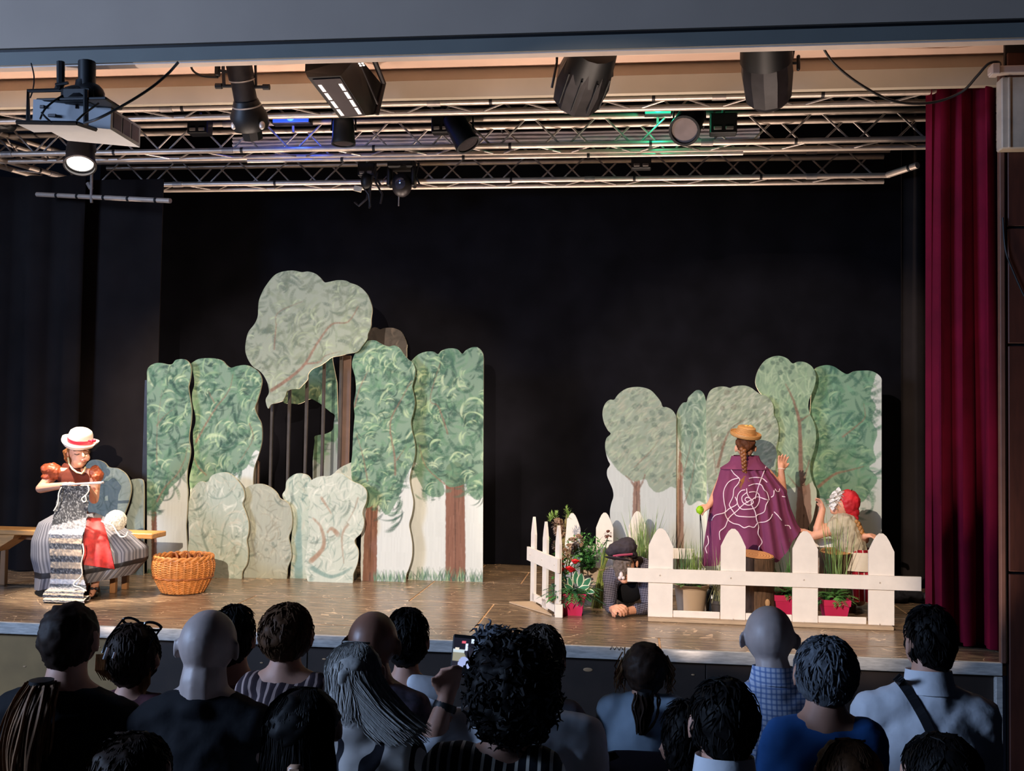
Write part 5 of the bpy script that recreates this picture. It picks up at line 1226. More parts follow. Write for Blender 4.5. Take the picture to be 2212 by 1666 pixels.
for x, z in ((-.11, .02), (.0, .03), (.10, .025)):
    q = c + V((x, .05, .30)); MB().tube([q + V((-.03, 0, -.02)), q + V((-.012, 0, z)), q + V((.012, 0, z)), q + V((.03, 0, -.02))], .011, 6).build('handle_loop', M_TWIG2, bk)

# ------------------------------------------------------------------ bench
OAK = M('bench_wood', '#c08a4e', .4, var=.2, scale=5, stretch=(1, 8, 8)); OAK2 = M('bench_wood_dark', '#8a5f38', .5, var=.2, scale=5)
YBN = 1.42
a, b = p5(-90, 1000, YBN), p5(1275, 1012, YBN); zt = b.z + .012
be = thing('bench', 'light brown wooden bench on which the knitting girl sits', 'bench', ((a.x + b.x) / 2, YBN, 0))
MB().cbox(((a.x + b.x) / 2, YBN, zt - .022), (b.x - a.x, .26, .044), .006).build('seat_plank', OAK, be, smooth=False)
q = p5(955, 1440, YBN)
for dy in (-.1, .1): MB().cbox((q.x, YBN + dy, (zt - .044) / 2), (.05, .045, zt - .044), .004).build('leg', OAK2, be, smooth=False)
q2 = p5(-30, 1440, YBN)
for dy in (-.1, .1): MB().cbox((q2.x, YBN + dy, (zt - .044) / 2), (.05, .045, zt - .044), .004).build('leg', OAK2, be, smooth=False)
qa, qb = p5(-60, 1050, YBN - .12), p5(118, 1048, YBN - .12)
MB().ext([V((qa.x, YBN - .13, zt - .045)), V((qb.x, YBN - .13, zt - .045)), V((qb.x - .01, YBN - .13, zt - .075)), V((p5(0, 1150, YBN).x, YBN - .13, p5(0, 1150, YBN).z)), V((qa.x, YBN - .13, p5(0, 1150, YBN).z))], (0, .26, 0)).build('end_bracket', OAK, be, smooth=False)
MB().cbox(((q.x + q2.x) / 2, YBN, zt - .07), (q.x - q2.x, .03, .05), .004).build('apron_rail', OAK2, be, smooth=False)
# ================================================================== PEOPLE
def hand(mb, wrist, d, n, size=.085, curl=.3, spread=.18, thumb=1, fr=.0075):
    """palm, four jointed fingers and a thumb, added to a body"""
    w0 = V(wrist); d = V(d).normalized(); n = V(n); n = (n - d * n.dot(d)).normalized(); s = d.cross(n)
    k = size / .085
    mb.cap(w0, .018 * k, w0 + d * .03 * k, .022 * k)
    for u in (-.024, -.008, .008, .024): mb.cap(w0 + d * .012 * k + s * u * .7 * k, .011 * k, w0 + d * .047 * k + s * u * k, .0105 * k)
    for i, (u, L) in enumerate(((-.027, .052), (-.009, .062), (.009, .058), (.027, .045))):
        a = (i - 1.5) * spread; p = w0 + d * .05 * k + s * u * k; dd = (d * cos(a) + s * sin(a)); c = 0
        for seg in (.42, .33, .25):
            c += curl; e = (dd * cos(c) - n * sin(c)).normalized(); q = p + e * L * seg * k; mb.cap(p, fr * k, q, fr * .92 * k, 8); p = q
    p = w0 + d * .016 * k + s * .022 * k * thumb; e = (d * .7 + s * .75 * thumb - n * .15).normalized(); q = p + e * .026 * k; mb.cap(p, .011 * k, q, .009 * k, 8)
    e2 = (d * .9 + s * .4 * thumb - n * (.2 + curl * .5)).normalized(); mb.cap(q, .009 * k, q + e2 * .022 * k, .0075 * k, 8)
def strands(mb, roots, flow, n=9, r0=.0035, r1=.0012, sides=3):
    for p in roots:
        pts = flow(p)
        m_ = len(pts); mb.tube(pts, [r0 + (r1 - r0) * i / (m_ - 1) for i in range(m_)], sides)
HAIR = lambda nm, h, var=.35: M(nm, h, .6, var=var, scale=40, stretch=(3, 3, .6), spec=.14)
CLOTH = lambda nm, h, var=.08, **k: M(nm, h, .85, var=var, scale=10, spec=.2, bump=.25, bscale=22, **k)

# ---------------------------------------------------------------- 1 the knitting girl
YG = 1.34
gsit = thing('person', 'girl in cream hat, brown dress and red apron, knitting on the bench', 'person', V((p5(600, 1000, YG).x, YG, 0)))
mb = MB()
hc = p5(632, 375, YG - .02)
R = Rz(.35) @ Rx(-.3)
mb.ell(hc + V((-.006, .012, .02)), (.078, .09, .092), R, 20, 14)
mb.ell(p5(636, 415, YG - .06), (.062, .058, .075), R, 16, 12)
mb.ell(p5(645, 455, YG - .085), (.03, .03, .026))
for x, y in ((600, 405), (692, 402)): mb.ell(p5(x, y, YG - .085), (.03, .028, .034))
mb.cap(p5(660, 362, YG - .115), .008, p5(668, 394, YG - .133), .0135, 8)
mb.ell(p5(664, 424, YG - .118), (.02, .012, .007)); mb.ell(p5(664, 434, YG - .113), (.017, .011, .008))
mb.ell(p5(548, 375, YG), (.012, .02, .026))
mb.cap(p5(610, 440, YG + .01), .04, p5(605, 510, YG + .03), .044)
mb.cap(p5(600, 560, YG + .03), .098, p5(590, 800, YG + .02), .088); mb.cap(p5(470, 525, YG + .03), .05, p5(735, 535, YG + .03), .05)
mb.ell(p5(590, 910, YG + .04), (.14, .13, .1))
el = p5(325, 650, YG - .05)
mb.cap(p5(430, 535, YG + .02), .05, el, .04); mb.cap(el, .041, p5(530, 622, 1.08), .026)
hand(mb, p5(535, 618, 1.075), (1, -.1, .12), (0, -.35, 1), .08, .75, .05, 1, .008)
er = p5(752, 735, YG - .03)
mb.cap(p5(765, 545, YG + .02), .048, er, .04); mb.cap(er, .038, p5(700, 640, 1.12), .026)
hand(mb, p5(700, 635, 1.12), (-.9, -.3, .12), (0, -.35, 1), .08, .75, .05, -1, .008)
for s, kx in ((0, 560), (1, 790)):
    kn = p5(kx, 1030, 1.16); an = p5(690 + s * 70, 1440, 1.12); an.z = .09
    mb.cap(p5(560 + s * 60, 950, YG), .075, kn, .055); mb.cap(kn, .052, an, .032); mb.cap(an, .032, an + V((.02, -.09, -.055)), .026)
blob(mb, 'body', M_SKIN, gsit, .0058, 4)
mb = MB()
for (x, y) in ((615, 372), (683, 368)):
    pts = [p5(x - 20, y + 2, YG - .1), p5(x, y + 9, YG - .118), p5(x + 20, y + 1, YG - .1)]; mb.tube(pts, .0028, 6)
mb.build('eyelashes', M('lash', '#3a2018', .6), gsit)
mb = MB()
for (x, y) in ((612, 345), (684, 342)): mb.tube([p5(x - 24, y + 4, YG - .1), p5(x, y - 3, YG - .116), p5(x + 22, y + 3, YG - .1)], .003, 6)
mb.build('eyebrows', M('brow', '#7a4a30', .7), gsit)
MB().tube([p5(640, 428, YG - .118), p5(664, 427, YG - .131), p5(688, 425, YG - .118)], .0035, 6).build('mouth', M('lip', '#a8433c', .5), gsit)
mb = MB(); mb.ell(hc + V((-.016, .03, .025)), (.087, .088, .095), R); mb.cap(p5(545, 350, YG + .02), .03, p5(525, 420, YG + .04), .012); mb.cap(p5(530, 360, YG + .05), .03, p5(580, 470, YG + .09), .04)
blob(mb, 'hair', HAIR('auburn_hair', '#8a5530'), gsit, .008, 3, disp=.006, dscale=60)
# hat
hx = p5(640, 292, YG - .02); ax = V((.2, -.22, .95)).normalized()
FELT = M('cream_felt', '#efdccb', .8, var=.05, scale=20)
brim = []
for r, h in ((.08, .012), (.11, .004), (.135, .006), (.148, .022), (.152, .034), (.146, .036), (.132, .018), (.11, .014), (.085, .02)):
    a0 = V((1, 0, 0)); a0 = (a0 - ax * a0.dot(ax)).normalized(); b0 = ax.cross(a0)
    brim.append([hx + ax * (h + .012 * cos(2 * a) * (r > .12) - .016 * (sin(a) < -.2) * (r > .12)) + a0 * cos(a) * r + b0 * sin(a) * r * .92 for a in [2 * pi * k / 40 for k in range(40)]])
MB().rings(brim, False, False).build('hat_brim', FELT, gsit, angle=80)
crown = MB().lathe([(.098, .008), (.099, .05), (.096, .085), (.085, .113), (.06, .131), (.03, .139), (.0005, .141)], hx, ax, 28).build('hat_crown', FELT, gsit, angle=80)
RIB = M('crimson_ribbon', '#c01030', .5, var=.15)
MB().lathe([(.1, .018), (.104, .022), (.104, .048), (.1, .052)], hx, ax, 28).build('hat_band', RIB, crown)
mb = MB(); q = p5(735, 275, YG - .11); mb.ell(q + V((-.015, 0, .006)), (.02, .01, .012)); mb.ell(q + V((.018, 0, .01)), (.02, .01, .013)); mb.ell(q, (.008, .01, .009)); mb.build('hat_bow', RIB, crown)
# dress top
BROWN = CLOTH('brown_dress', '#5f2b1e'); SATIN = M('copper_satin', '#9c4a2a', .42, var=.12, scale=8, bump=.5, bscale=26)
mb = MB(); mb.cap(p5(600, 572, YG + .03), .112, p5(590, 810, YG + .02), .098); mb.cap(p5(500, 545, YG + .03), .062, p5(705, 555, YG + .03), .062); mb.ell(p5(592, 850, YG + .03), (.12, .11, .07))
mb.cap(p5(535, 480, YG + .06), .045, p5(640, 500, YG + .06), .04)
blob(mb, 'bodice', BROWN, gsit, .009, 4)
for c_, rad, nm in ((p5(418, 512, YG + .01), (.10, .075, .068), 0), (p5(772, 535, YG + .01), (.052, .07, .072), 1)):
    mb = MB(); mb.ell(c_, rad, Ry(.35 if nm == 0 else -.5), 20, 14); mb.ell(c_ + V((-.02 if nm == 0 else .01, -.01, -.045)), (rad[0] * .7, rad[1] * .8, .035))
    blob(mb, 'puff_sleeve', SATIN, gsit, .007, 2, disp=.012, dscale=24)
MB().tube([p5(545, 405, YG - .02), p5(553, 450, YG - .07), p5(578, 492, YG - .1), p5(615, 520, YG - .12), p5(655, 530, YG - .12), p5(672, 512, YG - .1), p5(682, 480, YG - .05)], .0075, 8).build('necklace', M('cream_cord', '#e6d7a0', .6), gsit)
# skirt
def lerp_rows(rows, n):
    out = []
    for i in range(n + 1):
        t = i / n * (len(rows) - 1); k = min(len(rows) - 2, int(t)); f = t - k; f2 = f
        out.append([a + (b - a) * f2 for a, b in zip(rows[k], rows[k + 1])])
    return out
SK = lerp_rows([(430, 745, 850, 850, .10, 850), (310, 880, 920, 920, .2, 915), (262, 1040, 1060, 1020, .28, 1040), (262, 1150, 1190, 1120, .32, 1180), (300, 1150, 1320, 1215, .33, 1290), (300, 1040, 1450, 1340, .32, 1395)], 26)
nA = 132; rg = []
for i, (l, r, yl, yr, dep, ym) in enumerate(SK):
    ring = []
    for k in range(nA):
        a = 2 * pi * k / nA; u = (1 - cos(a)) / 2
        y = yl * (1 - u) + yr * u; y += (ym - (yl + yr) / 2) * sin(a) ** 2 * (1 if sin(a) > 0 else .3)
        x = (l + r) / 2 - (r - l) / 2 * cos(a); f = i / 26
        pl = .016 * f * sin(a * 22 + 2 * sin(a * 3)) + .02 * f * sin(a * 7 + f * 2)
        Y = 1.28 - (dep + pl) * sin(a)
        q = p5(x, y, 1.25); q = V((q.x + pl * .4 * cos(a), Y, q.z)); q.z = max(q.z, .012); ring.append(q)
    rg.append(ring)
mb = MB()
for i in range(26):
    for k in range(nA):
        mb.mi.append(2 if i in (20, 21) else k % 2)
mb.v = [p for r in rg for p in r]; mb.f = [(i * nA + k, i * nA + (k + 1) % nA, (i + 1) * nA + (k + 1) % nA, (i + 1) * nA + k) for i in range(26) for k in range(nA)]
skirt = mb.build('skirt', [M('grey_cotton', '#7d7b80', .85, var=.08), M('grey_stripe', '#57565c', .85, var=.08), M('black_ribbon', '#15141a', .6)], gsit, angle=80)
bvh = BVHTree.FromPolygons(mb.v, mb.f)
def onto(bv, px, py, off, Yd):
    d = ray(px, py).normalized(); h = bv.ray_cast(CAM, d)
    return (h[0] - d * off) if h[0] is not None else at(px, py, Yd)
rows = []
for j in range(15):
    t = j / 14; l = 700 - 35 * min(1, t * 2.2); r = 800 + 115 * t ** .7; y0 = 885 + 375 * t; rr = []
    for i in range(13):
        u = i / 12; x = l + (r - l) * u; rr.append(onto(bvh, x * .2701, 880 + (y0 + 35 * u * t) * .2701, .022 + .006 * sin(u * 9 + t * 4), .95))
    rows.append(rr)
mb = MB(); mb.rings([r + [p + V((0, .006, 0)) for p in r[::-1]] for r in rows])
mb.build('apron', M('red_brocade', '#bb2c2a', .6, var=.35, scale=22, bump=.4), gsit, angle=80)
mb = MB()
for s, x in ((0, 752), (1, 690)):
    q = p5(x, 1465, 1.1 - s * .02); q.z = .0
    mb.ell(q + V((0, -.02, .03)), (.035, .08, .03)); mb.ell(q + V((0, .03, .05)), (.033, .04, .045)); mb.box(q + V((0, .04, .012)), (.05, .05, .024))
mb.build('shoes', M('black_leather', '#17120f', .3), gsit)
mb = MB(); q = p5(752, 1440, 1.04); q.z = .07; mb.ell(q + V((-.02, 0, .008)), (.02, .008, .012)); mb.ell(q + V((.02, 0, .008)), (.02, .008, .012)); mb.build('shoe_bow', M('black_ribbon', '#15141a'), gsit)
# knitting
KY = .985
kn = thing('knitting', 'long grey white and beige striped knitting hanging from the needles to the floor', 'knitting', p5(540, 1500, .95))
path = [(482, 722, 628, KY), (470, 716, 690, KY + .01), (448, 706, 780, KY), (428, 692, 870, KY - .04), (408, 680, 960, KY - .08), (388, 660, 1010, KY - .10), (390, 655, 1080, KY - .11), (400, 655, 1180, KY - .12), (404, 658, 1280, KY - .12), (402, 672, 1370, KY - .12), (395, 690, 1440, KY - .12)]
P3 = []
for l, r, y, Y in path: P3.append((p5(l, y, Y), p5(r, y + (8 if y > 900 else 0), Y)))
zl = P3[-1][0]
for dz, dy, xl_, xr_ in ((.085, -.05, -.005, .012), (.06, -.075, -.008, .02), (.03, -.07, -.006, .02), (.012, -.02, 0, .02), (.02, .03, .0, .02), (.045, .035, .005, .015), (.05, -.02, .005, .03), (.03, -.095, .01, .04), (.012, -.115, .02, .05)):
    P3.append((V((zl.x + xl_, KY - .12 + dy, dz)), V((P3[10][1].x + xr_, KY - .12 + dy, dz))))
nV = 150; rows = []; colr = []
cl = catmull([p[0] for p in P3], False, 10); cr_ = catmull([p[1] for p in P3], False, 10); nV = len(cl)
rk = np.random.default_rng(3)
def band(v, u):
    t = v * 20.0 / 1.0 - .0
    k = v * (len(P3) - 1)
    if k < 3.1 + .75 * (1 - u): return (.035, .035, .038), 1.0
    if k < 3.9 + .6 * (1 - u): return (.25, .24, .24), .8
    if k < 5.1: return (.80, .78, .75), .15
    seq = [((.24, .23, .23), .8), ((.55, .42, .30), .15), ((.09, .09, .095), .9), ((.52, .40, .29), .15), ((.08, .08, .085), .9), ((.5, .39, .28), .15), ((.07, .07, .075), .9), ((.45, .36, .27), .2), ((.72, .7, .68), .4), ((.14, .14, .14), .9)]
    i = (k - 5.1) * 2.0
    return seq[int(i) % len(seq)]
for j in range(nV):
    v = j / (nV - 1); a, b = V(cl[j]), V(cr_[j]); rr = []
    for i in range(41):
        u = i / 40; q = a.lerp(b, u); q = q + V((rk.normal() * .0012, rk.normal() * .0025 - .012 * sin(pi * u) * sin(v * 9), rk.normal() * .001)); rr.append(q)
        c_, sp = band(v, u); g = rk.random(); cc = np.array(c_) * (1 + sp * (rk.random() - .4)); 
        if sp > .5 and g > .8: cc = cc + .16
        colr.append(cc)
    rows.append(rr)
mb = MB(); mb.rings(rows, False, False, False); strip = mb.build('knitted_strip', attr_mat('yarn_knit', .95), kn, angle=180, fix=False)
ca = strip.data.color_attributes.new('paint', 'FLOAT_COLOR', 'POINT'); ar = np.ones((len(colr), 4)); ar[:, :3] = np.clip(colr, 0, 1); ca.data.foreach_set('color', ar.ravel())
YARN = M('cream_yarn', '#e8e2d2', .9, var=.08, scale=60)
for pts in ([(700, 625, .97), (712, 660, .965), (690, 700, .96), (655, 730, .955), (668, 757, .955), (690, 745, .955), (680, 700, .955)], [(492, 640, .97), (470, 690, .965), (462, 770, .955), (430, 830, .94)], [(660, 1090, .86), (670, 1160, .85), (650, 1250, .85), (655, 1340, .85), (600, 1400, .845), (592, 1425, .84), (640, 1440, .82), (690, 1470, .8)]):
    MB().tube(catmull([p5(*p) for p in pts], False, 5), .005, 6).build('loose_yarn', YARN, kn)
NEED = M('needle_grey', '#b9b4b0', .4)
MB().tube([p5(500, 622, 1.0), p5(830, 600, 1.0)], .0085, 8).build('needle', NEED, kn); MB().tube([p5(640, 612, .985), p5(815, 606, .98)], .0085, 8).build('needle', NEED, kn)
# yarn ball on the skirt
c = p5(925, 908, 1.08); yb = thing('yarn_ball', 'ball of white yarn lying on the grey striped skirt', 'yarn', c)
MB().ell(c, (.082, .08, .08), None, 20, 14).build('core', YARN, yb)
mb = MB()
for k in range(30):
    d = rdir(math.asin(rp.uniform(-1, 1)), rp.uniform(0, 6.28)); a0 = d.orthogonal().normalized(); b0 = d.cross(a0)
    mb.tube([c + (a0 * cos(t) + b0 * sin(t)) * .083 + d * rp.uniform(-.02, .02) for t in np.linspace(0, 2 * pi, 25)], .004, 5, False)
stuff(mb.build('windings', YARN, yb))
MB().tube(catmull([p5(810, 910, 1.0), p5(850, 930, 1.0), p5(900, 945, .99), p5(935, 1000, .97), p5(965, 1035, .96), p5(1005, 1030, .96), p5(1022, 995, .97)], False, 5), .006, 6).build('loose_yarn', YARN, yb)

# ---------------------------------------------------------------- 2 the girl in the purple cape
YC = 1.88
gc = thing('person', 'girl from behind in purple cobweb cape and straw hat, right hand raised', 'person', V((p7(1110, 1600, YC).x, YC, 0)))
mb = MB(); mb.ell(p7(1101, 745, YC), (.07, .088, .1), None, 20, 14); mb.ell(p7(1101, 790, YC + .05), (.05, .05, .06)); mb.cap(p7(1101, 740, YC + .09), .012, p7(1101, 755, YC + .1), .012)
for x in (1031, 1172): mb.ell(p7(x, 765, YC + .01), (.012, .02, .03))
mb.cap(p7(1101, 790, YC + .01), .046, p7(1101, 880, YC + .01), .05); mb.cap(p7(980, 935, YC), .055, p7(1230, 935, YC), .055); mb.cap(p7(1101, 960, YC), .12, p7(1101, 1300, YC), .11); mb.ell(p7(1101, 1400, YC), (.14, .11, .12))
el = p7(1368, 1075, YC + .05); wr_ = p7(1357, 915, YC + .02)
mb.cap(p7(1255, 945, YC), .048, el, .04); mb.cap(el, .038, wr_, .026)
hand(mb, wr_, V((.12, .25, 1)), V((-.4, 1, 0)), .1, .22, .14, -1, .0085)
mb.cap(p7(955, 945, YC), .048, p7(880, 1110, YC + .03), .038); mb.cap(p7(880, 1110, YC + .03), .036, p7(838, 1175, YC - .05), .025)
hand(mb, p7(838, 1178, YC - .06), V((-.8, -.3, -.35)), V((0, -.6, .8)), .085, .4, .1, 1, .008)
for s in (-1, 1): 
    q = p7(1101 + s * 70, 1400, YC); f = V((q.x, YC, .07)); mb.cap(q, .07, V((q.x, YC + .0, .42)), .05); mb.cap(V((q.x, YC, .42)), .048, f, .03); mb.cap(f, .032, f + V((0, .09, -.04)), .024)
blob(mb, 'body', M_SKIN, gc, .0068, 4)
MB().lathe([(.03, -.004), (.033, 0), (.03, .004)], wr_ + V((.004, 0, .004)), (.12, .2, 1), 16).build('bracelet', M('thin_cord', '#e6c9b4', .6), gc)
BRN = HAIR('brown_hair', '#5a3420')
mb = MB(); mb.ell(p7(1101, 725, YC - .005), (.078, .094, .098), None, 20, 14); mb.cap(p7(1050, 720, YC - .06), .03, p7(1085, 775, YC - .085), .028); mb.cap(p7(1150, 720, YC - .06), .03, p7(1098, 775, YC - .085), .028)
blob(mb, 'hair', BRN, gc, .008, 3, disp=.006, dscale=70)
mb = MB(); n = 17
for i in range(n):
    t = i / (n - 1); x = 1083 + 14 * t; y = 770 + 205 * t; s = 1 if i % 2 else -1; r = .019 - .006 * t
    mb.ell(p7(x + s * 8 * (1 - .3 * t), y, YC - .115 - .035 * sin(pi * min(1, t * 1.1))), (r, r * .8, r * 1.15), Ry(s * .6))
mb.build('plait', M('plait_hair', '#7d4a26', .4, var=.35, scale=50), gc)
mb = MB()
for k in range(50): 
    mb.tube([p7(1097 + rp.gauss(0, 4), 962, YC - .14), p7(1092 + rp.gauss(0, 14), 1000, YC - .15), p7(1085 + rp.gauss(4, 22), 1050 + rp.uniform(-25, 20), YC - .15)], [.003, .003, .001], 3)
mb.build('plait_end', M('hair_tip', '#9a6a3c', .5, var=.3), gc)
# straw hat
hx = p7(1100, 672, YC - .01); ax = V((.13, -.24, .95)).normalized(); STRAW = M('straw', '#bd8a52', .5, var=.25, scale=60, stretch=(1, 1, 12))
prof = [(.072, -.002), (.1, -.006), (.122, -.004), (.129, .004), (.131, .016), (.128, .028), (.124, .026)]
for k in range(5): r = .120 - k * .0075; prof += [(r, .017 + (k % 2) * .003), (r - .004, .021)]
for k in range(5): r = .084 - k * .0025; prof += [(r, .022 + k * .011), (r + .0015, .028 + k * .011)]
prof += [(.066, .079), (.05, .083), (.03, .085), (.0005, .085)]
MB().lathe(prof, hx, ax, 36).build('hat', STRAW, gc, angle=30)
mb = MB(); q = p7(1122, 608, YC - .03)
for s in (-1, 1): mb.ell(q + V((s * .022, 0, .004)), (.022, .012, .012), Ry(s * .5))
mb.ell(q, (.008, .01, .009)); blade(mb, q, (-.8, -.4, -.1), .05, .016, .1); blade(mb, q, (.8, -.4, -.1), .05, .016, .1); mb.build('hat_bow', M('straw_bow', '#e3b35c', .5, var=.2), gc)
# blue dress below the cape
mb = MB(); c = p7(1110, 1500, YC); rg = [[V((c.x + .03 + cos(a) * r, YC + .04 + sin(a) * r, z)) for a in [2 * pi * k / 40 for k in range(40)] for r in [(r0 + .012 * sin(9 * a) * (1 - z))]] for r0, z in ((.09, .8), (.10, .6), (.13, .35), (.16, .14))]
mb.rings(rg).build('dress', CLOTH('pale_blue_dress', '#7f8fa6'), gc, angle=80)
# cape
CAPE = lerp_rows([(1000, 1196, 815, 815, .075, 822), (985, 1215, 860, 860, .1, 868), (920, 1268, 912, 908, .13, 930), (900, 1330, 980, 990, .15, 1000), (868, 1392, 1080, 1060, .17, 1090), (838, 1425, 1220, 1190, .19, 1240), (812, 1470, 1380, 1300, .2, 1400), (785, 1500, 1560, 1345, .21, 1520)], 35)
nA = 120; rg = []
for i, (l, r, yl, yr, dep, ym) in enumerate(CAPE):
    ring = []; f = i / 35
    for k in range(nA):
        a = 2 * pi * k / nA; u = (1 - cos(a)) / 2; s = sin(a)
        y = yl * (1 - u) + yr * u + (ym - (yl + yr) / 2) * s * s
        if s > 0: y += f ** 3 * (45 * max(0, 1 - u * 3.2) + 110 * max(0, 1 - abs(u - .74) * 4.5))
        x = (l + r) / 2 - (r - l) / 2 * cos(a)
        pl = f * (.034 * sin(a * 9 + 1.2) * max(0, s) + .015 * sin(a * 17 + 3 * f)) * (0.3 + abs(cos(a)))
        if u > .55: pl += f * .05 * sin(a * 17) * (s > 0)
        q = p7(x, y, YC); ring.append(V((q.x, YC - (dep + pl) * s, q.z)))
    rg.append(ring)
mb = MB(); mb.rings(rg, False, False); PURP = CLOTH('purple_wool', '#78395a', .05); cape = mb.build('cape', PURP, gc, angle=80); bvh = BVHTree.FromPolygons(mb.v, mb.f)
col = []
for l, r, y, dep, Ym in ((1015, 1186, 812, .07, 0), (1002, 1200, 835, .09, 0), (975, 1230, 868, .115, 0), (917, 1270, 906, .148, 0)):
    col.append([V((p7((l + r) / 2 - (r - l) / 2 * cos(a), y + 6 * sin(a), YC).x, YC - dep * sin(a), p7((l + r) / 2, y + (6 if sin(a) > 0 else 0), YC).z)) for a in [2 * pi * k / 60 for k in range(60)]])
mb = MB(); mb.rings(col, False, False); mb.build('cape_collar', PURP, gc, angle=80)
CORD = M('white_cord', '#e6cfdc', .7, var=.05)
def k7(pts): # crop of the cape: 420/1944 px per unit at 1480,890
    return [(1480 + x * .21605, 890 + y * .21605) for x, y in pts]
webs = [[(455, 568), (490, 620), (545, 670), (530, 720), (490, 770), (478, 850), (445, 920), (450, 950), (490, 1010), (520, 1040), (600, 1050), (700, 1050), (725, 1030), (790, 1000), (810, 930), (830, 895)],
 [(540, 660), (470, 680), (420, 720), (385, 800), (390, 900), (405, 970), (400, 1020), (430, 1080), (480, 1115), (540, 1130), (590, 1160), (640, 1145), (690, 1155), (730, 1110), (800, 1100), (850, 1070), (875, 1020)],
 [(810, 545), (780, 620), (750, 700), (720, 790), (700, 870)], [(640, 665), (700, 655), (770, 665), (820, 705)], [(635, 740), (700, 720), (760, 730), (790, 780), (820, 810), (840, 880)],
 [(615, 765), (625, 830), (660, 880), (665, 930), (700, 1000), (715, 1080), (735, 1150), (730, 1220), (770, 1300), (740, 1350), (735, 1380)],
 [(265, 1085), (300, 1035), (390, 1010), (440, 970), (520, 920), (500, 850)], [(660, 880), (580, 930), (520, 990), (440, 1060), (400, 1150), (345, 1200), (350, 1280)],
 [(620, 805), (570, 850), (580, 910), (640, 935), (680, 910), (670, 880), (620, 855), (600, 880), (630, 910)], [(640, 805), (700, 800), (740, 830), (740, 900), (700, 960), (620, 975), (560, 970), (525, 920), (525, 840), (560, 790), (600, 780)],
 [(670, 880), (720, 850), (790, 870), (835, 885)], [(225, 1240), (235, 1310), (205, 1360), (220, 1415)], [(890, 785), (885, 835), (860, 855)], [(900, 770), (915, 795), (940, 795), (945, 770)], [(890, 1000), (930, 1040), (965, 1085)], [(1000, 1135), (1040, 1140), (1055, 1170)], [(970, 845), (1000, 850)]]
for wv in webs:
    P = [onto(bvh, p[0], p[1], .004, YC - .2) for p in catmull(k7(wv), False, 4)]
    P = [P[0]] + [q for i, q in enumerate(P[1:], 1) if (q - P[i - 1]).length < .12]
    if len(P) > 2: MB().tube(P, .0042, 6).build('web_cord', CORD, cape)

# ---------------------------------------------------------------- 3 the child in the red headscarf
YS = 1.78
gs = thing('person', 'child in red headscarf with white flowers, beige blouse and red skirt, arm raised, facing away', 'person', V((p7(1850, 1700, YS).x, YS, 0)))
mb = MB(); hc = p7(1800, 1165, YS)
mb.ell(hc + V((0, 0, .01)), (.078, .09, .098), Rz(.9), 20, 14); mb.ell(p7(1752, 1190, YS + .02), (.05, .05, .06)); mb.cap(p7(1722, 1175, YS + .02), .011, p7(1716, 1190, YS + .02), .013); mb.ell(p7(1735, 1215, YS + .01), (.03, .03, .025))
mb.cap(p7(1800, 1210, YS), .042, p7(1815, 1270, YS), .045); mb.cap(p7(1810, 1320, YS), .1, p7(1865, 1480, YS), .1); mb.cap(p7(1745, 1310, YS), .05, p7(1890, 1330, YS), .05); mb.ell(p7(1880, 1540, YS), (.13, .13, .1))
el = p7(1620, 1345, YS - .04); mb.cap(p7(1735, 1330, YS - .02), .045, el, .037); wr_ = p7(1655, 1200, YS + .0); mb.cap(el, .038, wr_, .027)
hand(mb, wr_, V((-.25, .1, 1)), V((1, .3, .2)), .085, .35, .08, 1, .008)
mb.cap(p7(1745, 1345, YS - .06), .042, p7(1590, 1395, YS - .05), .034); mb.cap(p7(1590, 1395, YS - .05), .032, p7(1520, 1360, YS + .08), .025); hand(mb, p7(1520, 1360, YS + .08), V((-.9, .3, .2)), V((0, 0, 1)), .08, .4, .1, 1, .008)
mb.cap(p7(1895, 1340, YS), .042, p7(1960, 1420, YS + .02), .034); mb.cap(p7(1960, 1420, YS + .02), .034, p7(1960, 1395, YS - .12), .026); hand(mb, p7(1965, 1392, YS - .12), V((.6, -.3, .1)), V((0, -.4, 1)), .08, .5, .1, -1, .008)
for s in (-1, 1):
    q = V((p7(1880, 1540, YS).x + s * .07, YS, .34)); f = V((q.x, YS + .05, .06)); mb.cap(V((q.x, YS, p7(1880, 1540, YS).z)), .065, q, .05); mb.cap(q, .045, f, .032); mb.cap(f, .03, f + V((0, .09, -.03)), .024)
blob(mb, 'body', M_SKIN, gs, .0068, 4)
REDC = M('red_scarf', '#c8202c', .6, var=.18, scale=14, bump=.7, bscale=18)
mb = MB(); mb.ell(p7(1838, 1148, YS), (.095, .1, .105), Ry(.15), 20, 14); mb.ell(p7(1875, 1215, YS - .01), (.05, .06, .05)); mb.cap(p7(1885, 1235, YS - .03), .025, p7(1905, 1275, YS - .03), .012); mb.cap(p7(1880, 1225, YS - .02), .022, p7(1900, 1225, YS - .02), .012); blob(mb, 'headscarf', REDC, gs, .0085, 2, disp=.01, dscale=22)
ra_ = lambda k: (k % 3 - 1) * .5
for x, y, r in ((1738, 1128, .068), (1768, 1092, .056), (1728, 1165, .05)):
    q = p7(x, y, YS - .06); mb = MB()
    for k in range(14):
        a_ = k * 2.4; d = V((sin(a_), -.35 - k * .06, cos(a_))).normalized(); blade(mb, q + d * .006, d, r * (1.15 - k * .05), r * .75, .1, 4, ra_(k))
    mb.build('white_flower', M('white_petal', '#e9e6e2', .7, var=.06), gs, angle=180)
mb = MB(); blade(mb, p7(1745, 1090, YS - .02), (.3, -.1, 1), .05, .03, .1); blade(mb, p7(1860, 1085, YS - .02), (.2, -.1, 1), .045, .03, .1); blade(mb, p7(1780, 1075, YS), (.8, -.1, .4), .05, .03, .1); mb.build('black_ribbon_tips', M('black_ribbon', '#15141a'), gs, angle=180)
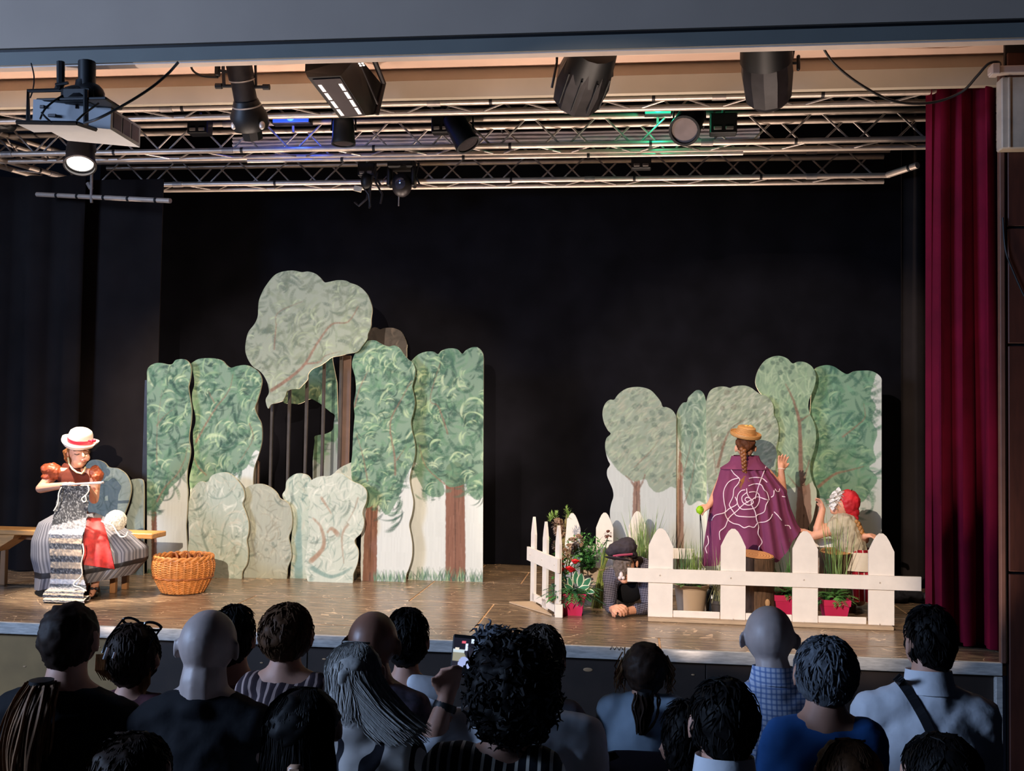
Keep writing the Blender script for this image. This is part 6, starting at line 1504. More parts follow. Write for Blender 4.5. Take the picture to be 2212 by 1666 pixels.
BLO = CLOTH('beige_blouse', '#b8ac92', .08)
mb = MB(); mb.cap(p7(1810, 1315, YS), .118, p7(1870, 1490, YS), .122); mb.cap(p7(1755, 1310, YS), .06, p7(1885, 1325, YS), .06); mb.cap(p7(1800, 1255, YS), .052, p7(1812, 1290, YS), .07); mb.ell(p7(1755, 1335, YS - .04), (.085, .08, .088), Ry(.3)); mb.ell(p7(1900, 1370, YS - .0), (.065, .06, .075)); blob(mb, 'blouse', BLO, gs, .009, 2, disp=.009, dscale=26)
mb = MB(); c = p7(1905, 1500, YS); rg = [[V((c.x + cos(a) * (r + .014 * sin(13 * a) * k), YS + sin(a) * (r + .014 * sin(13 * a) * k), z)) for a in [2 * pi * j / 78 for j in range(78)]] for k, (r, z) in enumerate(((.12, c.z + .02), (.16, c.z - .08), (.19, c.z - .2), (.21, .1)))]
mb.rings(rg, False, False).build('skirt', stripes('red_stripe_skirt', [(0, '#a01c2a'), (.55, '#a01c2a'), (.6, '#c9b5a8'), (.75, '#8d1826')], 'X', 22), gs, angle=80)
mb = MB(); rg = [[V((c.x + cos(a) * r, YS + sin(a) * r, z)) for a in np.linspace(pi * 1.15, pi * 1.72, 20)] for r, z in ((.14, c.z), (.185, c.z - .08), (.213, c.z - .14))]
mb.rings(rg, False, False, False).build('apron', CLOTH('cream_apron', '#cfc4b2'), gs, angle=180)
mb = MB()
for k in range(9): mb.ell(p7(1905 + k * 6 + (4 if k % 2 else -4), 1290 + k * 13, YS - .08), (.016, .014, .018), Ry(-.5))
mb.build('plait', M('plait_blond', '#a8743c', .5, var=.3, scale=50), gs)
MB().ell(p7(1955, 1385, YS - .09), (.014, .014, .012)).build('plait_tie', M('black_ribbon', '#15141a'), gs)

# ---------------------------------------------------------------- 4 the child with the cap lying behind the fence
YH = 1.22
gh = thing('person', 'child lying on the floor in grey cap, furry mask and checked shirt', 'person', V((p8(1150, 1340, YH).x, YH + .3, 0)))
mb = MB(); hc = p8(1150, 850, YH)
mb.ell(hc, (.078, .092, .1), Rz(.15), 20, 14); mb.ell(p8(1140, 930, YH - .04), (.055, .05, .06)); mb.ell(p8(1150, 995, YH - .06), (.03, .03, .022)); mb.ell(p8(1278, 825, YH + .01), (.012, .022, .03))
mb.cap(hc + V((0, .04, -.05)), .045, V((hc.x + .03, YH + .2, hc.z - .08)), .05)
sl, sr = p8(1020, 950, YH + .12), p8(1345, 900, YH + .12); mb.cap(sl, .06, sr, .06)
mb.cap(V((hc.x + .03, YH + .25, hc.z - .1)), .11, V((hc.x + .06, YH + .85, .16)), .11); 
for s in (-1, 1): mb.cap(V((hc.x + .06 + s * .07, YH + .85, .13)), .075, V((hc.x + .06 + s * .09, YH + 1.2, .07)), .05); mb.cap(V((hc.x + .06 + s * .09, YH + 1.2, .07)), .045, V((hc.x + .06 + s * .1, YH + 1.5, .05)), .03); mb.cap(V((hc.x + .06 + s * .1, YH + 1.5, .05)), .03, V((hc.x + .06 + s * .1, YH + 1.6, .03)), .022)
e1 = p8(1005, 1290, YH - .0); e1.z = .055; w1 = p8(1045, 1315, YH - .13); w1.z = .05
mb.cap(sl, .052, e1, .044); mb.cap(e1, .042, w1, .028)
e2 = p8(1400, 1280, YH + .02); e2.z = .055; w2 = p8(1185, 1315, YH - .12); w2.z = .045
mb.cap(sr, .052, e2, .044); mb.cap(e2, .042, w2, .03)
hand(mb, w1 + V((-.005, -.015, .015)), V((.75, -.65, .25)), V((-.3, -.3, 1)), .112, .7, .08, 1, .0088); hand(mb, w2 + V((-.012, -.01, .01)), V((-.95, -.35, .25)), V((.3, -.3, 1)), .112, .7, .08, -1, .0088)
blob(mb, 'body', M_SKIN, gh, .0046, 2)
PL = plaid('dark_check_shirt', '#25242f', '#8f8a9a', 78, .85, .24, (0, .15, 0))
mb = MB(); mb.cap(sl, .066, e1 + V((0, 0, .012)), .054); mb.cap(e1, .052, e1.lerp(w1, .55), .043); mb.cap(sr, .066, e2 + V((0, 0, .01)), .054); mb.cap(e2, .052, e2.lerp(w2, .62), .044); mb.cap(sl, .07, sr, .075)
mb.cap(V((hc.x + .03, YH + .24, hc.z - .09)), .125, V((hc.x + .06, YH + .85, .17)), .125); mb.cap(sr + V((0, .02, .06)), .05, sr + V((-.1, .1, .05)), .05); blob(mb, 'shirt', PL, gh, .009, 3, disp=.008, dscale=28)
mb = MB(); mb.cap(V((hc.x + .06, YH + .85, .15)), .12, V((hc.x + .06, YH + .95, .14)), .11)
for s in (-1, 1): mb.cap(V((hc.x + .06 + s * .07, YH + .85, .13)), .085, V((hc.x + .06 + s * .1, YH + 1.45, .06)), .05)
blob(mb, 'trousers', CLOTH('dark_trousers', '#1b1b22'), gh, .014, 2)
MB().ell(V((hc.x + .03, YH + .2, hc.z - .2)), (.13, .07, .12)).build('vest', CLOTH('black_vest', '#101014'), gh)
mb = MB(); mb.ell(p8(1138, 850, YH - .05), (.078, .056, .075), Rz(.15)); mb.ell(p8(1115, 930, YH - .08), (.045, .035, .035)); mb.cap(p8(1100, 800, YH - .07), .03, p8(1190, 800, YH - .06), .03); blob(mb, 'mask', M('grey_fur', '#6b5d54', .9, var=.35, scale=40), gh, .006, 2, disp=.012, dscale=60)
mb = MB(); mb.ell(p8(1120, 935, YH - .115), (.016, .014, .024)); mb.ell(p8(1105, 965, YH - .112), (.014, .014, .014)); mb.ell(p8(1140, 965, YH - .112), (.014, .014, .014)); mb.build('mask_nose', M('white_nose', '#e2d6d2', .6), gh)
CAPM = CLOTH('grey_cap', '#3b353b', .1)
mb = MB(); mb.ell(p8(1130, 670, YH + .01), (.115, .125, .06), Ry(-.12)); mb.ell(p8(1060, 690, YH), (.075, .09, .045), Ry(-.3)); mb.ell(p8(1170, 620, YH + .01), (.075, .09, .045)); mb.ell(p8(1220, 730, YH + .01), (.055, .09, .03)); blob(mb, 'cap', CAPM, gh, .008, 3, disp=.01, dscale=20)
mb = MB(); mb.ell(p8(1085, 775, YH - .075), (.105, .07, .011), Ry(.13) @ Rx(-.25), 24, 8); mb.build('cap_peak', CAPM, gh)
MB().tube([p8(1040, 748, YH - .115), p8(1100, 738, YH - .13), p8(1170, 733, YH - .13), p8(1230, 728, YH - .11)], .009, 6).build('cap_band', M('pink_band', '#a03a55', .6), gh)
mb = MB(); mb.cap(p8(1255, 790, YH + .02), .03, p8(1300, 790, YH + .05), .035); blob(mb, 'hair', HAIR('dark_hair', '#1d1410'), gh, .01, 2)
# ================================================================== AUDIENCE
FLZ = -.45
CHAIR = None
M_CH = M('dark_chair_shell', '#241d24', .5, var=.15, scale=8)
def make_chair(c):
    r = thing('chair', 'x', 'chair', c)
    MB().cbox(c + V((0, .03, .435)), (.40, .38, .025), .008).build('seat', M_CH, r, smooth=False)
    rg = []
    for t in np.linspace(0, 1, 6):
        z = .58 + .27 * t; rg.append([c + V((x, -.16 - .03 * t + .14 * x * x * 2 - y_, z - (.05 * (abs(x) / .18) ** 4 if t > .9 else 0))) for y_, xs in ((0, np.linspace(-.18, .18, 9)), (.016, np.linspace(.18, -.18, 9))) for x in xs])
    MB().rings(rg).build('backrest', M_CH, r, angle=50)
    for sx in (-1, 1):
        MB().tube([c + V((sx * .17, -.14, 0)), c + V((sx * .165, -.15, .44)), c + V((sx * .15, -.165, .7))], .011, 8).build('leg', M_DARK2, r)
        MB().tube([c + V((sx * .17, .19, 0)), c + V((sx * .165, .18, .43))], .011, 8).build('leg', M_DARK2, r)
    return r
def put_chair(c, who):
    global CHAIR
    c = V(c)
    if CHAIR is None: CHAIR = make_chair(c); r = CHAIR
    else:
        r = CHAIR.copy(); COL.objects.link(r); r.location = c; ORG[r.name] = c
        for ch in list(CHAIR.children):
            k = ch.copy(); COL.objects.link(k); k.parent = r
    r['label'] = 'dark stacking chair under the ' + who; r['group'] = 'audience chairs'; return r
ra = random.Random(5)
SKD = M('skin_audience', '#b98a74', .6, var=.08, scale=10); SKB = M('skin_brown', '#7d5645', .45, var=.1, scale=10); SKG = M('skin_pale', '#a89790', .5, var=.12, scale=16)
TROU = CLOTH('dark_seat_trousers', '#22222a')
def viewer(label, who, hx, hy, hw, hh, s, sh, shirt, hair=None, hmat=None, skin=None, sleeve=.5, ears=True, nk=1.0, turn=0.0, rarm=None, narrow=1.0, neckline=0.0, extras=None, jaw=True):
    skin = skin or SKD
    H = vp(hx, hy, s); rx, rz = hw / s, hh / s; k = .9 if hair and hair != 'bald' else 1.0
    SL, SR = vp(sh[0], sh[1], s), vp(sh[2], sh[3], s); mid = SL.lerp(SR, .5); W = (SR - SL).length / 2
    y0 = H.y; base = V((mid.x, y0 - .02, FLZ)); o = thing('person', label, 'person', base)
    mb = MB(); T = Rz(turn)
    fwd = V((-sin(turn), cos(turn), 0)); rt = V((cos(turn), sin(turn), 0))
    mb.ell(H + fwd * .012, (rx * k, rx * k * 1.2, rz * k), T, 20, 14)
    if jaw: mb.ell(H + fwd * .05 - V((0, 0, rz * .45)), (rx * .62, rx * .62, rz * .5), T); mb.cap(H + fwd * (rx * 1.15) + V((0, 0, .0)), .011, H + fwd * (rx * 1.25) - V((0, 0, .025)), .014, 8)
    if ears:
        for e in (-1, 1): mb.ell(H + rt * (e * (rx * k + .008)) + fwd * .005 - V((0, 0, rz * .2)), (.0075, .021, .032), T @ Rz(e * .55))
    zs = mid.z; nb = V((mid.x * .4 + H.x * .6, y0 - .02, max(zs + .03, H.z - rz - .012)))
    mb.cap(H - V((0, .005, rz * .55)), .052 * nk, nb, .06 * nk); mb.cap(nb, .06 * nk, V((mid.x, y0 - .02, zs - .02)), .075)
    d = .058 if W > .15 else .048
    cl_, cr2 = SL + (SR - SL).normalized() * d * .9, SR - (SR - SL).normalized() * d * .9
    cl_.y = cr2.y = y0 - .02
    mb.cap(cl_, d, nb - V((0, 0, .035)), .055); mb.cap(cr2, d, nb - V((0, 0, .035)), .055)
    pv = V((mid.x, y0 - .03, .1)); pieces = [('e', V((mid.x, y0 - .02, zs - .13)), (W * .82, .115, .19)), ('e', V((mid.x, y0 - .02, (zs - .2 + .12) / 2)), (W * .74, .125, max(.16, (zs - .1) * .5))), ('e', pv, (max(.15, W * .8), .14, .11))]
    for _, c_, r_ in pieces: mb.ell(c_, r_)
    arms = []
    for i, c_ in enumerate((cl_, cr2)):
        sg = -1 if i == 0 else 1
        el = c_ + V((sg * .03, .06, -.26)); wr = V((mid.x + sg * .07, y0 + .24, max(.17, el.z - .03)))
        if rarm and i == rarm[0]: el, wr = rarm[1], rarm[2]
        mb.cap(c_, d * .92, el, .043); mb.cap(el, .042, wr, .027); arms.append((c_, el, wr))
        if rarm and i == rarm[0]: hand(mb, wr, rarm[3], rarm[4], .095, .45, .06, rarm[5], .0095)
        else: hand(mb, wr, V((-sg * .5, .8, -.2)), V((0, .2, 1)), .09, .3, .06, sg, .01)
    for sg in (-1, 1):
        kn = V((mid.x + sg * .09, y0 + .36, .075)); mb.cap(pv + V((sg * .08, .05, -.02)), .072, kn, .055)
    blob(mb, 'body', skin, o, .0125 if hair != 'bald' else .0072, 3)
    mb = MB(); g = .016
    for _, c_, r_ in pieces: mb.ell(c_, (r_[0] + g, r_[1] + g, r_[2] + g * .7))
    nq = nb - V((0, .0, .055 + neckline))
    mb.cap(cl_ - V((0, 0, neckline * .3)), d + g * .7, nq, .05 + g); mb.cap(cr2 - V((0, 0, neckline * .3)), d + g * .7, nq, .05 + g)
    if not neckline: mb.ell(nb - V((0, .0, .062)), (.088, .085, .055))
    if sleeve > 0:
        for c_, el, wr in arms:
            mb.cap(c_, d + g * .8, c_.lerp(el, min(1, sleeve)), .043 + g * 1.1)
            if sleeve > 1: mb.cap(el, .043 + g, el.lerp(wr, sleeve - 1), .034 + g)
    blob(mb, 'shirt', shirt, o, .0125, 3, disp=.008, dscale=13)
    mb = MB(); mb.ell(pv - V((0, 0, .005)), (max(.15, W * .8) + .012, .15, .115))
    for sg in (-1, 1):
        kn = V((mid.x + sg * .09, y0 + .36, .075)); mb.cap(pv + V((sg * .08, .05, -.02)), .083, kn, .066); mb.cap(kn, .064, V((kn.x, kn.y + .02, FLZ + .08)), .042); mb.cap(V((kn.x, kn.y + .02, FLZ + .05)), .04, V((kn.x, kn.y + .14, FLZ + .035)), .034)
    blob(mb, 'trousers', TROU, o, .02, 2)
    if hair == 'short' or hair == 'bob' or hair == 'long' or hair == 'pony' or hair == 'curly':
        mb = MB(); mb.ell(H - fwd * .01 + V((0, 0, rz * .03)), (rx * .985, rx * 1.2, rz * .97), T, 22, 16)
        mb.ell(H - fwd * .03 - V((0, 0, rz * .5)), (rx * .74, rx * .7, rz * .5), T)
        if hair == 'bob': mb.ell(H - fwd * .005 - V((0, 0, rz * .35)), (rx * .98, rx * .95, rz * .6), T)
        blob(mb, 'hair', hmat, o, .011, 3, disp=.008 if hair != 'curly' else .02, dscale=45 if hair != 'curly' else 28)
        mb = MB()
        if hair in ('short', 'bob'):
            for k_ in range(300):
                a = ra.uniform(0, 2 * pi); e = ra.uniform(-.45, 1.5); nq = V((cos(e) * cos(a), cos(e) * sin(a), sin(e)))
                q = V((nq.x * rx, nq.y * rx * 1.2 - .01, nq.z * rz)); tn = V((ra.gauss(0, .35), ra.gauss(0, .35), -1)); tn = tn - nq * tn.dot(nq)
                if tn.length < .1: continue
                tn.normalize(); p = H + q; L = ra.uniform(.03, .06)
                mb.tube([p - nq * .005, p + tn * L * .5 + nq * .0005, p + tn * L - nq * (L * L * 4.2)], [.0026, .0026, .0008], 3)
            mb.build('hair_locks', hmat, o)
    if extras: extras(o, H, rx, rz, s, y0, nb)
    put_chair(V((mid.x, y0 - .04, FLZ)), who)
    return o
def long_hair(length, mat, n=260, drift=(0, 0), spread=1.0, wave=.008, r=.0036, y_only_back=True):
    def f(o, H, rx, rz, s, y0, nb):
        mb = MB()
        for k in range(n):
            a = ra.uniform(-2.7, .45 if False else -.45) if y_only_back else ra.uniform(0, 2 * pi)
            p = [H + V((ra.gauss(0, .012), -.005, rz * 1.0))]; ph = ra.uniform(0, 6.28); L = length * ra.uniform(.8, 1.05); m = 13
            for i in range(1, m):
                t = i / (m - 1); down = t * (rz * 1.5 + L); ang = min(pi * .56, down / (rz * 1.25))
                if ang < pi * .56: q = V((cos(a) * sin(ang) * rx * 1.02, sin(a) * sin(ang) * rx * 1.22, cos(ang) * rz * 1.02))
                else:
                    dd = down - pi * .56 * rz * 1.25; q = V((cos(a) * rx * (1.0 + .25 * spread * dd / max(L, .05)), sin(a) * rx * 1.18, -.19 * rz - dd))
                u = max(0, t - .35)
                q += V((drift[0] * u * u * 2 + wave * sin(ph + t * 9), drift[1] * u, 0)) * 1.0; p.append(H + q)
            mb.tube(p, [r] * (m - 3) + [r * .8, r * .5, r * .2], 3)
        mb.build('long_hair', mat, o)
    return f
def pony(px_pts, mat, r0, r1, n=90):
    def f(o, H, rx, rz, s, y0, nb):
        mb = MB(); base = [vp(x, y, s) + V((0, dy, 0)) for x, y, dy in px_pts]
        for k in range(n):
            ox, oy = ra.gauss(0, 1), ra.gauss(0, 1); pts = []
            C = catmull(base, False, 5)
            for i, c_ in enumerate(C):
                t = i / (len(C) - 1); w_ = (r0 + (r1 - r0) * t) * (.35 + .65 * min(1, sin(pi * min(1, t * .8 + .2)))); pts.append(V(c_) + V((ox * w_ * .55 + .004 * sin(t * 11 + k), oy * w_ * .4, 0)))
            mb.tube(pts, [.0042] * (len(pts) - 3) + [.003, .002, .0008], 3)
        mb.build('ponytail', mat, o); MB().lathe([(r0 * .8, 0), (r0 * .8, .018)], base[0] - V((0, .0, .009)), n=12).build('hair_tie', M_DARK, o)
    return f
def curls(n, mat, r=.012, L=.05):
    def f(o, H, rx, rz, s, y0, nb):
        mb = MB()
        for k in range(n):
            a = ra.uniform(0, 2 * pi); e = math.asin(ra.uniform(-.85, 1)); nrm = V((cos(e) * cos(a), cos(e) * sin(a), sin(e)))
            p = H + V((nrm.x * rx * .95, nrm.y * rx * 1.12, nrm.z * rz * .95)); d = (nrm + V((ra.gauss(0, .5), ra.gauss(0, .5), ra.gauss(-.2, .5)))).normalized(); u = d.orthogonal().normalized(); w_ = d.cross(u); ph = ra.uniform(0, 6)
            rr = r * ra.uniform(.5, 1.2); LL = L * ra.uniform(.4, 1.0)
            mb.tube([p + d * (LL * t - .012) + (u * cos(ph + t * 8) + w_ * sin(ph + t * 8)) * rr for t in np.linspace(0, 1, 8)], [.0042] * 6 + [.003, .001], 3)
        mb.build('curls', mat, o)
    return f
def both(*fs):
    def f(*a):
        for g in fs: g(*a)
    return f
BLK = CLOTH('black_shirt', '#0d0e13', .2); WSH = CLOTH('white_shirt', '#c9ccd2', .04); LBS = CLOTH('pale_blue_shirt', '#8d9fb0', .06)
BLUE = CLOTH('blue_shirt', '#2f5f9f', .08)
DKH = HAIR('near_black_hair', '#0d0b0b'); DBH = HAIR('dark_brown_hair', '#24170f'); GRH = HAIR('grey_blond_hair', '#9c9a96', .3); GR2 = HAIR('iron_grey_hair', '#565a60', .5); BRH = HAIR('mid_brown_hair', '#4a3220'); LBH = HAIR('blond_brown_hair', '#8f6a48', .45)
LACE = stripes('lace_pattern', [(0, '#2b2026'), (.45, '#2b2026'), (.5, '#a08a84'), (.8, '#3a2c30')], 'X', 34, distort=.06, dscale=9)
STR = stripes('black_white_stripe', [(0, '#11131a'), (.6, '#11131a'), (.62, '#b9b4aa'), (.9, '#11131a')], 'X', 36, distort=.02)
PAT = stripes('brush_stroke_print', [(0, '#b5b0ac'), (.7, '#b5b0ac'), (.72, '#14131a'), (.97, '#b5b0ac')], 'X', 11, distort=.22, dscale=5)
FLORAL = M('purple_grey_print', '#4c4350', .85, var=.5, scale=45)
CHK = plaid('blue_white_check', '#b9c2d6', '#5f78a8', 62, .85, .35)

# -------- front row
def glasses(o, H, rx, rz, s, y0, nb):
    A, B = vp(260, 1340, s) + V((0, .02, 0)), vp(344, 1357, s) + V((0, .02, 0)); d = (B - A)
    mb = MB()
    for t0, t1 in ((0, .42), (.55, .98)):
        q = [A.lerp(B, t0 + (t1 - t0) * (.5 - .5 * cos(a))) + V((0, .0, .013 * sin(a) - .004)) for a in np.linspace(0, 2 * pi, 17)]; mb.tube(q, .005, 6, False)
    mb.tube([A.lerp(B, .42), A.lerp(B, .55)], .004, 6)
    mb.build('sunglasses', M('black_plastic', '#0e0d10', .2), o)
    MB().tube([A, vp(252, 1372, s) + V((0, -.06, 0)), vp(246, 1400, s) + V((0, -.08, 0))], .0035, 6).build('sunglasses_arm', M('black_plastic', '#0e0d10'), o)
    MB().tube([B, vp(344, 1380, s) + V((0, -.06, 0)), vp(341, 1402, s) + V((0, -.08, 0))], .0035, 6).build('sunglasses_arm', M('black_plastic', '#0e0d10'), o)
    mb = MB()
    for px, py in ((275, 1388), (271, 1400), (290, 1398)): mb.tube([vp(px, py - 6, s) + V((0, -.13, 0)), vp(px - 3, py + 6, s) + V((0, -.135, 0))], .006, 6)
    mb.build('hair_clip', M('shiny_clip', '#d8d4d6', .12, .6), o)
    mb = MB()
    for k in range(26):
        x = ra.uniform(318, 336); mb.tube([vp(x, 1420, s) + V((0, -.03, 0)), vp(x + ra.uniform(-4, 6), 1470, s) + V((0, -.05, 0)), vp(x - ra.uniform(2, 22), 1505, s) + V((0, -.05, 0))], [.004, .003, .001], 3)
    for k in range(18):
        x = ra.uniform(240, 262); mb.tube([vp(x, 1400, s) + V((0, -.1, 0)), vp(x + 4, 1430, s) + V((0, -.12, 0)), vp(x + ra.uniform(5, 26), 1455, s) + V((0, -.1, 0))], [.004, .003, .001], 3)
    stuff(mb.build('loose_hair', LBH, o))
viewer('person with sunglasses pushed up on pinned brown hair, shiny clip at the back', 'person with sunglasses on the head', 288, 1415, 55, 68, 620, (212, 1530, 372, 1530), CLOTH('maroon_top', '#4a2a30'), 'short', DBH, extras=glasses, nk=.8)
viewer('person with short black hair and bare pinkish shoulders right of the bald man in black', 'person with black hair beside the bald man in black', 508, 1372, 42, 66, 590, (432, 1515, 624, 1505), CLOTH('rose_top', '#8a5a58'), 'short', DKH, nk=.8, neckline=.01)
viewer('person with short tidy brown hair and dark lacy patterned top', 'person in the lacy patterned top', 620, 1366, 57, 62, 655, (520, 1492, 728, 1490), LACE, 'bob', BRH, nk=.9, neckline=.02, sleeve=1.0)
viewer('bald brown headed man behind the long grey hair', 'bald brown headed man', 803, 1385, 54, 62, 655, (715, 1530, 928, 1525), FLORAL, 'bald', skin=SKB, sleeve=1)
def bob6(o, H, rx, rz, s, y0, nb):
    for a, b in (((905, 1465), (960, 1480)), ((838, 1470), (800, 1490))):
        P, Q = vp(a[0], a[1], s) + V((0, -.07, 0)), vp(b[0], b[1], s) + V((0, -.07, 0))
        MB().cap(P, .03, Q, .045).build('wide_strap', WSH, o)
viewer('dark haired person with wide white shoulder straps and bare neck', 'dark haired person in white straps', 880, 1378, 45, 64, 595, (795, 1505, 968, 1500), WSH, 'bob', DKH, nk=.8, neckline=.08, sleeve=.0, extras=both(bob6, long_hair(.02, DKH, 120)))
viewer('person with smooth grey brown bob half hidden behind the big curly head', 'person with the grey brown bob', 1166, 1420, 54, 70, 620, (1085, 1545, 1260, 1545), CLOTH('grey_blouse', '#5d5a62'), 'bob', HAIR('ash_hair', '#4c443e'), nk=.8, extras=long_hair(.05, HAIR('ash_hair', '#4c443e'), 160))
def wisps(o, H, rx, rz, s, y0, nb):
    mb = MB()
    for k in range(46):
        sg = -1 if k % 2 else 1; q = H + V((sg * rx * ra.uniform(.8, 1.0), ra.uniform(-.03, .02), ra.uniform(-.01, .05)))
        mb.tube([q, q + V((sg * ra.uniform(.0, .04), 0, -.05)), q + V((sg * ra.uniform(-.01, .03), 0, -ra.uniform(.07, .11)))], [.0032, .0026, .001], 3)
    stuff(mb.build('loose_hair', LBH, o))
viewer('girl with brown ponytail and pale blue blouse in front of a dark chair back', 'girl with the brown ponytail', 1393, 1442, 50, 55, 620, (1297, 1535, 1478, 1528), LBS, 'pony', DBH, nk=.75, sleeve=1.0, extras=both(pony([(1392, 1478, -.13), (1392, 1512, -.14), (1384, 1560, -.15)], DBH, .03, .024), wisps), turn=.1)
def collar(mat, px, py, w_, h_):
    def f(o, H, rx, rz, s, y0, nb):
        c = nb + V((0, .008, h_ * .5 - .022))
        MB().lathe([(w_ * .96, -h_ * .5), (w_ * .93, h_ * .45), (w_ * .99, h_ * .5), (w_ * 1.1, -h_ * .6), (w_ * 1.2, -h_ * .6 - .022), (w_ * 1.05, -h_ * .6 - .024)], c, (0, .12, 1), 28).build('collar', mat, o)
    return f
viewer('bald elderly man in a blue and white checked shirt', 'elderly man in the checked shirt', 1663, 1373, 53, 62, 640, (1584, 1512, 1768, 1515), CHK, 'bald', skin=SKG, sleeve=1, extras=collar(CHK, 1665, 1440, .068, .032))
DEFER = []
def strap(o, H, rx, rz, s, y0, nb):
    sh = [c for c in o.children if c.name.startswith('shirt')][0]
    def go():
        org = ORG[sh.name]; bv = BVHTree.FromPolygons([v.co + org for v in sh.data.vertices], [tuple(f.vertices) for f in sh.data.polygons])
        px = catmull([(1936, 1462), (1952, 1480), (1975, 1515), (2000, 1560), (2030, 1625)], False, 6); l, r = [], []
        for i, q in enumerate(px):
            t = np.array(px[min(i + 1, len(px) - 1)]) - np.array(px[max(i - 1, 0)]); n_ = np.array((-t[1], t[0])) / np.linalg.norm(t) * 10
            l.append(onto(bv, q[0] + n_[0], q[1] + n_[1], .006, y0 - .1)); r.append(onto(bv, q[0] - n_[0], q[1] - n_[1], .006, y0 - .1))
        mb = MB(); mb.rings([[a, b, b + V((0, .006, 0)), a + V((0, .006, 0))] for a, b in zip(l, r)]); mb.build('bag_strap', M('black_strap', '#101015', .6), o, smooth=False)
    DEFER.append(go)
viewer('dark haired man in white shirt with black strap across the back, at the right', 'man with the black strap', 2008, 1380, 51, 72, 680, (1852, 1535, 2140, 1545), WSH, 'short', DKH, sleeve=1.0, turn=.35, extras=both(collar(WSH, 2012, 1447, .07, .045), strap))
# -------- second row
viewer('long haired person in black shirt with pale ponytail hanging down the back, far left', 'person with the long pale ponytail', 152, 1374, 60, 74, 740, (-4, 1540, 318, 1555), BLK, 'pony', DBH, sleeve=1.0, extras=pony([(145, 1452, -.13), (140, 1500, -.165), (128, 1580, -.175), (120, 1660, -.17), (105, 1700, -.165)], HAIR('tail_hair', '#74543a', .5), .042, .055, 260))
viewer('broad bald man in black sleeveless top', 'broad bald man in black', 446, 1390, 60, 70, 760, (290, 1565, 610, 1565), BLK, 'bald', skin=SKG, sleeve=0, nk=1.12, neckline=.0)
viewer('person with long straight silver grey hair and white top with black brush strokes', 'person with long silver hair', 768, 1446, 60, 58, 790, (668, 1625, 915, 1620), PAT, 'long', GRH, sleeve=1, extras=both(long_hair(.20, GRH, 420, (.16, -.02), 1.4), long_hair(.16, GRH, 160, (.02, -.02), 1.0)))
ph_el = vp(918, 1640, 760) + V((0, .05, 0)); ph_w = vp(950, 1530, 760) + V((0, .1, 0))
def phone(o, H, rx, rz, s, y0, nb):
    MB().lathe([(.034, -.01), (.036, 0), (.034, .012)], ph_w + V((-.004, 0, -.025)), ph_w - ph_el, 16).build('wristband', M_DARK, o)
viewer('person in white shirt with grey curls, raising a phone in the left hand', 'person raising the phone', 1070, 1425, 56, 66, 720, (948, 1580, 1300, 1585), WSH, 'curly', GR2, sleeve=1.0, rarm=(0, ph_el, ph_w, V((.12, .1, 1)), V((-.5, 1, 0)), 1), extras=both(curls(220, GR2), phone))
viewer('grey haired person in bright blue tee shirt', 'grey haired person in blue', 1783, 1450, 65, 75, 775, (1652, 1600, 1897, 1592), BLUE, 'bob', GR2, sleeve=.75, neckline=.01)
# -------- third row
viewer('dark round haired person mostly hidden left of the short haired boy', 'person behind the short haired boy', 1480, 1602, 46, 90, 760, (1425, 1740, 1590, 1740), BLK, 'bob', DKH)
viewer('person with a huge dark curly head of hair and black striped top, front centre', 'person with the huge curly hair', 1108, 1492, 92, 112, 860, (925, 1660, 1208, 1660), STR, 'curly', DKH, sleeve=1, nk=.95, ears=False, extras=curls(900, DKH, .014, .055))
viewer('child with long dark hair and tan hair clip low at the back', 'child with the tan hair clip', 658, 1562, 78, 76, 900, (555, 1745, 765, 1745), BLK, 'long', DKH, extras=both(long_hair(.30, DKH, 420, (0, -.02), 1.6), lambda o, H, rx, rz, s, y0, nb: MB().cbox(vp(682, 1628, s) + V((0, -.15, 0)), (.038, .018, .045), .008).ell(vp(676, 1640, s) + V((0, -.155, 0)), (.018, .01, .02)).build('hair_clip', M('tan_clip', '#b08a70', .4), o)))
viewer('short haired boy with white collar seen from behind', 'short haired boy', 1563, 1554, 73, 88, 900, (1430, 1735, 1700, 1735), WSH, 'short', DKH, sleeve=1, turn=.25, extras=collar(WSH, 1562, 1668, .07, .05))
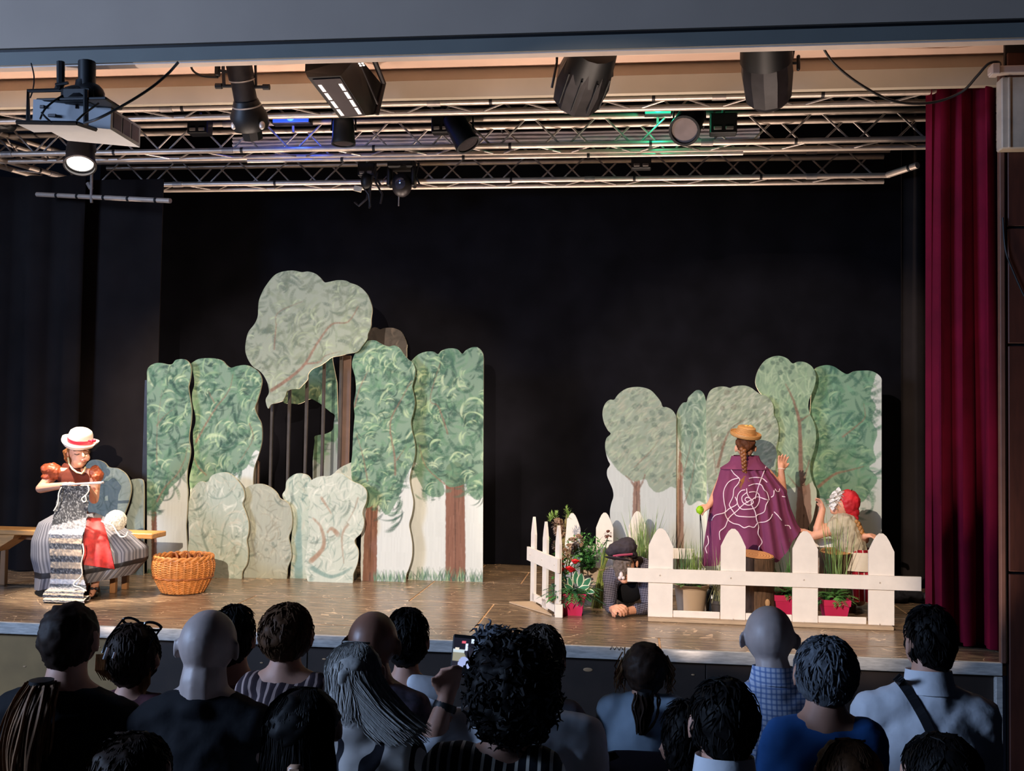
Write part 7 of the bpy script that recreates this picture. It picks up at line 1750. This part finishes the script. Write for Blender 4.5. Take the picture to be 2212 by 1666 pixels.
# -------- last row
viewer('head of dark brown hair at the bottom edge between the black shirts', 'head at the bottom left', 286, 1655, 80, 70, 950, (150, 1850, 420, 1850), BLK, 'bob', DBH, extras=long_hair(.2, DBH, 300))
viewer('head of parted brown hair at the bottom edge below the blue tee shirt', 'head below the blue tee shirt', 1830, 1668, 68, 70, 900, (1710, 1840, 1950, 1840), BLK, 'long', BRH, extras=long_hair(.22, BRH, 320))
viewer('black head of hair at the bottom right edge below the white shirt', 'head at the bottom right', 2032, 1660, 78, 74, 950, (1890, 1850, 2170, 1850), BLK, 'bob', DKH, extras=long_hair(.05, DKH, 260))

# phone held up
c = vp(985, 1438, 760) + V((0, .12, 0)); up = V((.06, .12, 1)).normalized(); rt = V((1, .05, 0)); rt = (rt - up * rt.dot(up)).normalized(); Rm = Matrix((rt, up.cross(rt), up)).transposed()
pho = thing('phone', 'lit smartphone held up filming the stage', 'phone', c)
MB().cbox(c, (.068, .009, .122), .004, Rm).build('case', M_DARK, pho, smooth=False)
nx, nz = 26, 46; vs = []; cs = []
for j in range(nz + 1):
    for i in range(nx + 1):
        u, v = i / nx, j / nz; vs.append(c + rt * ((u - .5) * .060) + up * ((v - .5) * .104) - (up.cross(rt)) * .0052)
        k = (.012, .012, .02)
        if .60 < v < .68: k = (.55, .62, .62)
        elif .36 < v <= .60: k = (.28, .26, .18)
        elif v <= .36: k = (.02, .02, .03)
        if ((u - .6) / .3) ** 2 + ((v - .28) / .22) ** 2 < 1: k = (.35, .4, .62)
        if v < .14 and .35 < u: k = (.3, .4, .95) if (i // 3) % 2 else (.6, .65, .95)
        if ((u - .85) / .28) ** 2 + ((v - .62) / .18) ** 2 < 1: k = (.02, .02, .03)
        if .42 < u < .6 and .86 < v < .92: k = (.75, .12, .16)
        if .6 < u < .72 and .66 < v < .86: k = (.75, .8, .95)
        if u > .88 and v > .88: k = (.7, .8, .9)
        if .1 < u < .3 and .66 < v < .72: k = (.8, .7, .55)
        cs.append((*k, 1))
mb = MB(); mb.add(vs, [(j * (nx + 1) + i, j * (nx + 1) + i + 1, (j + 1) * (nx + 1) + i + 1, (j + 1) * (nx + 1) + i) for j in range(nz) for i in range(nx)])
so = mb.build('screen', attr_mat('phone_screen', .3, 1.0), pho, smooth=False, fix=False); ca = so.data.color_attributes.new('paint', 'FLOAT_COLOR', 'POINT'); ca.data.foreach_set('color', np.array(cs).ravel())
bake_blobs()
for go in DEFER: go()
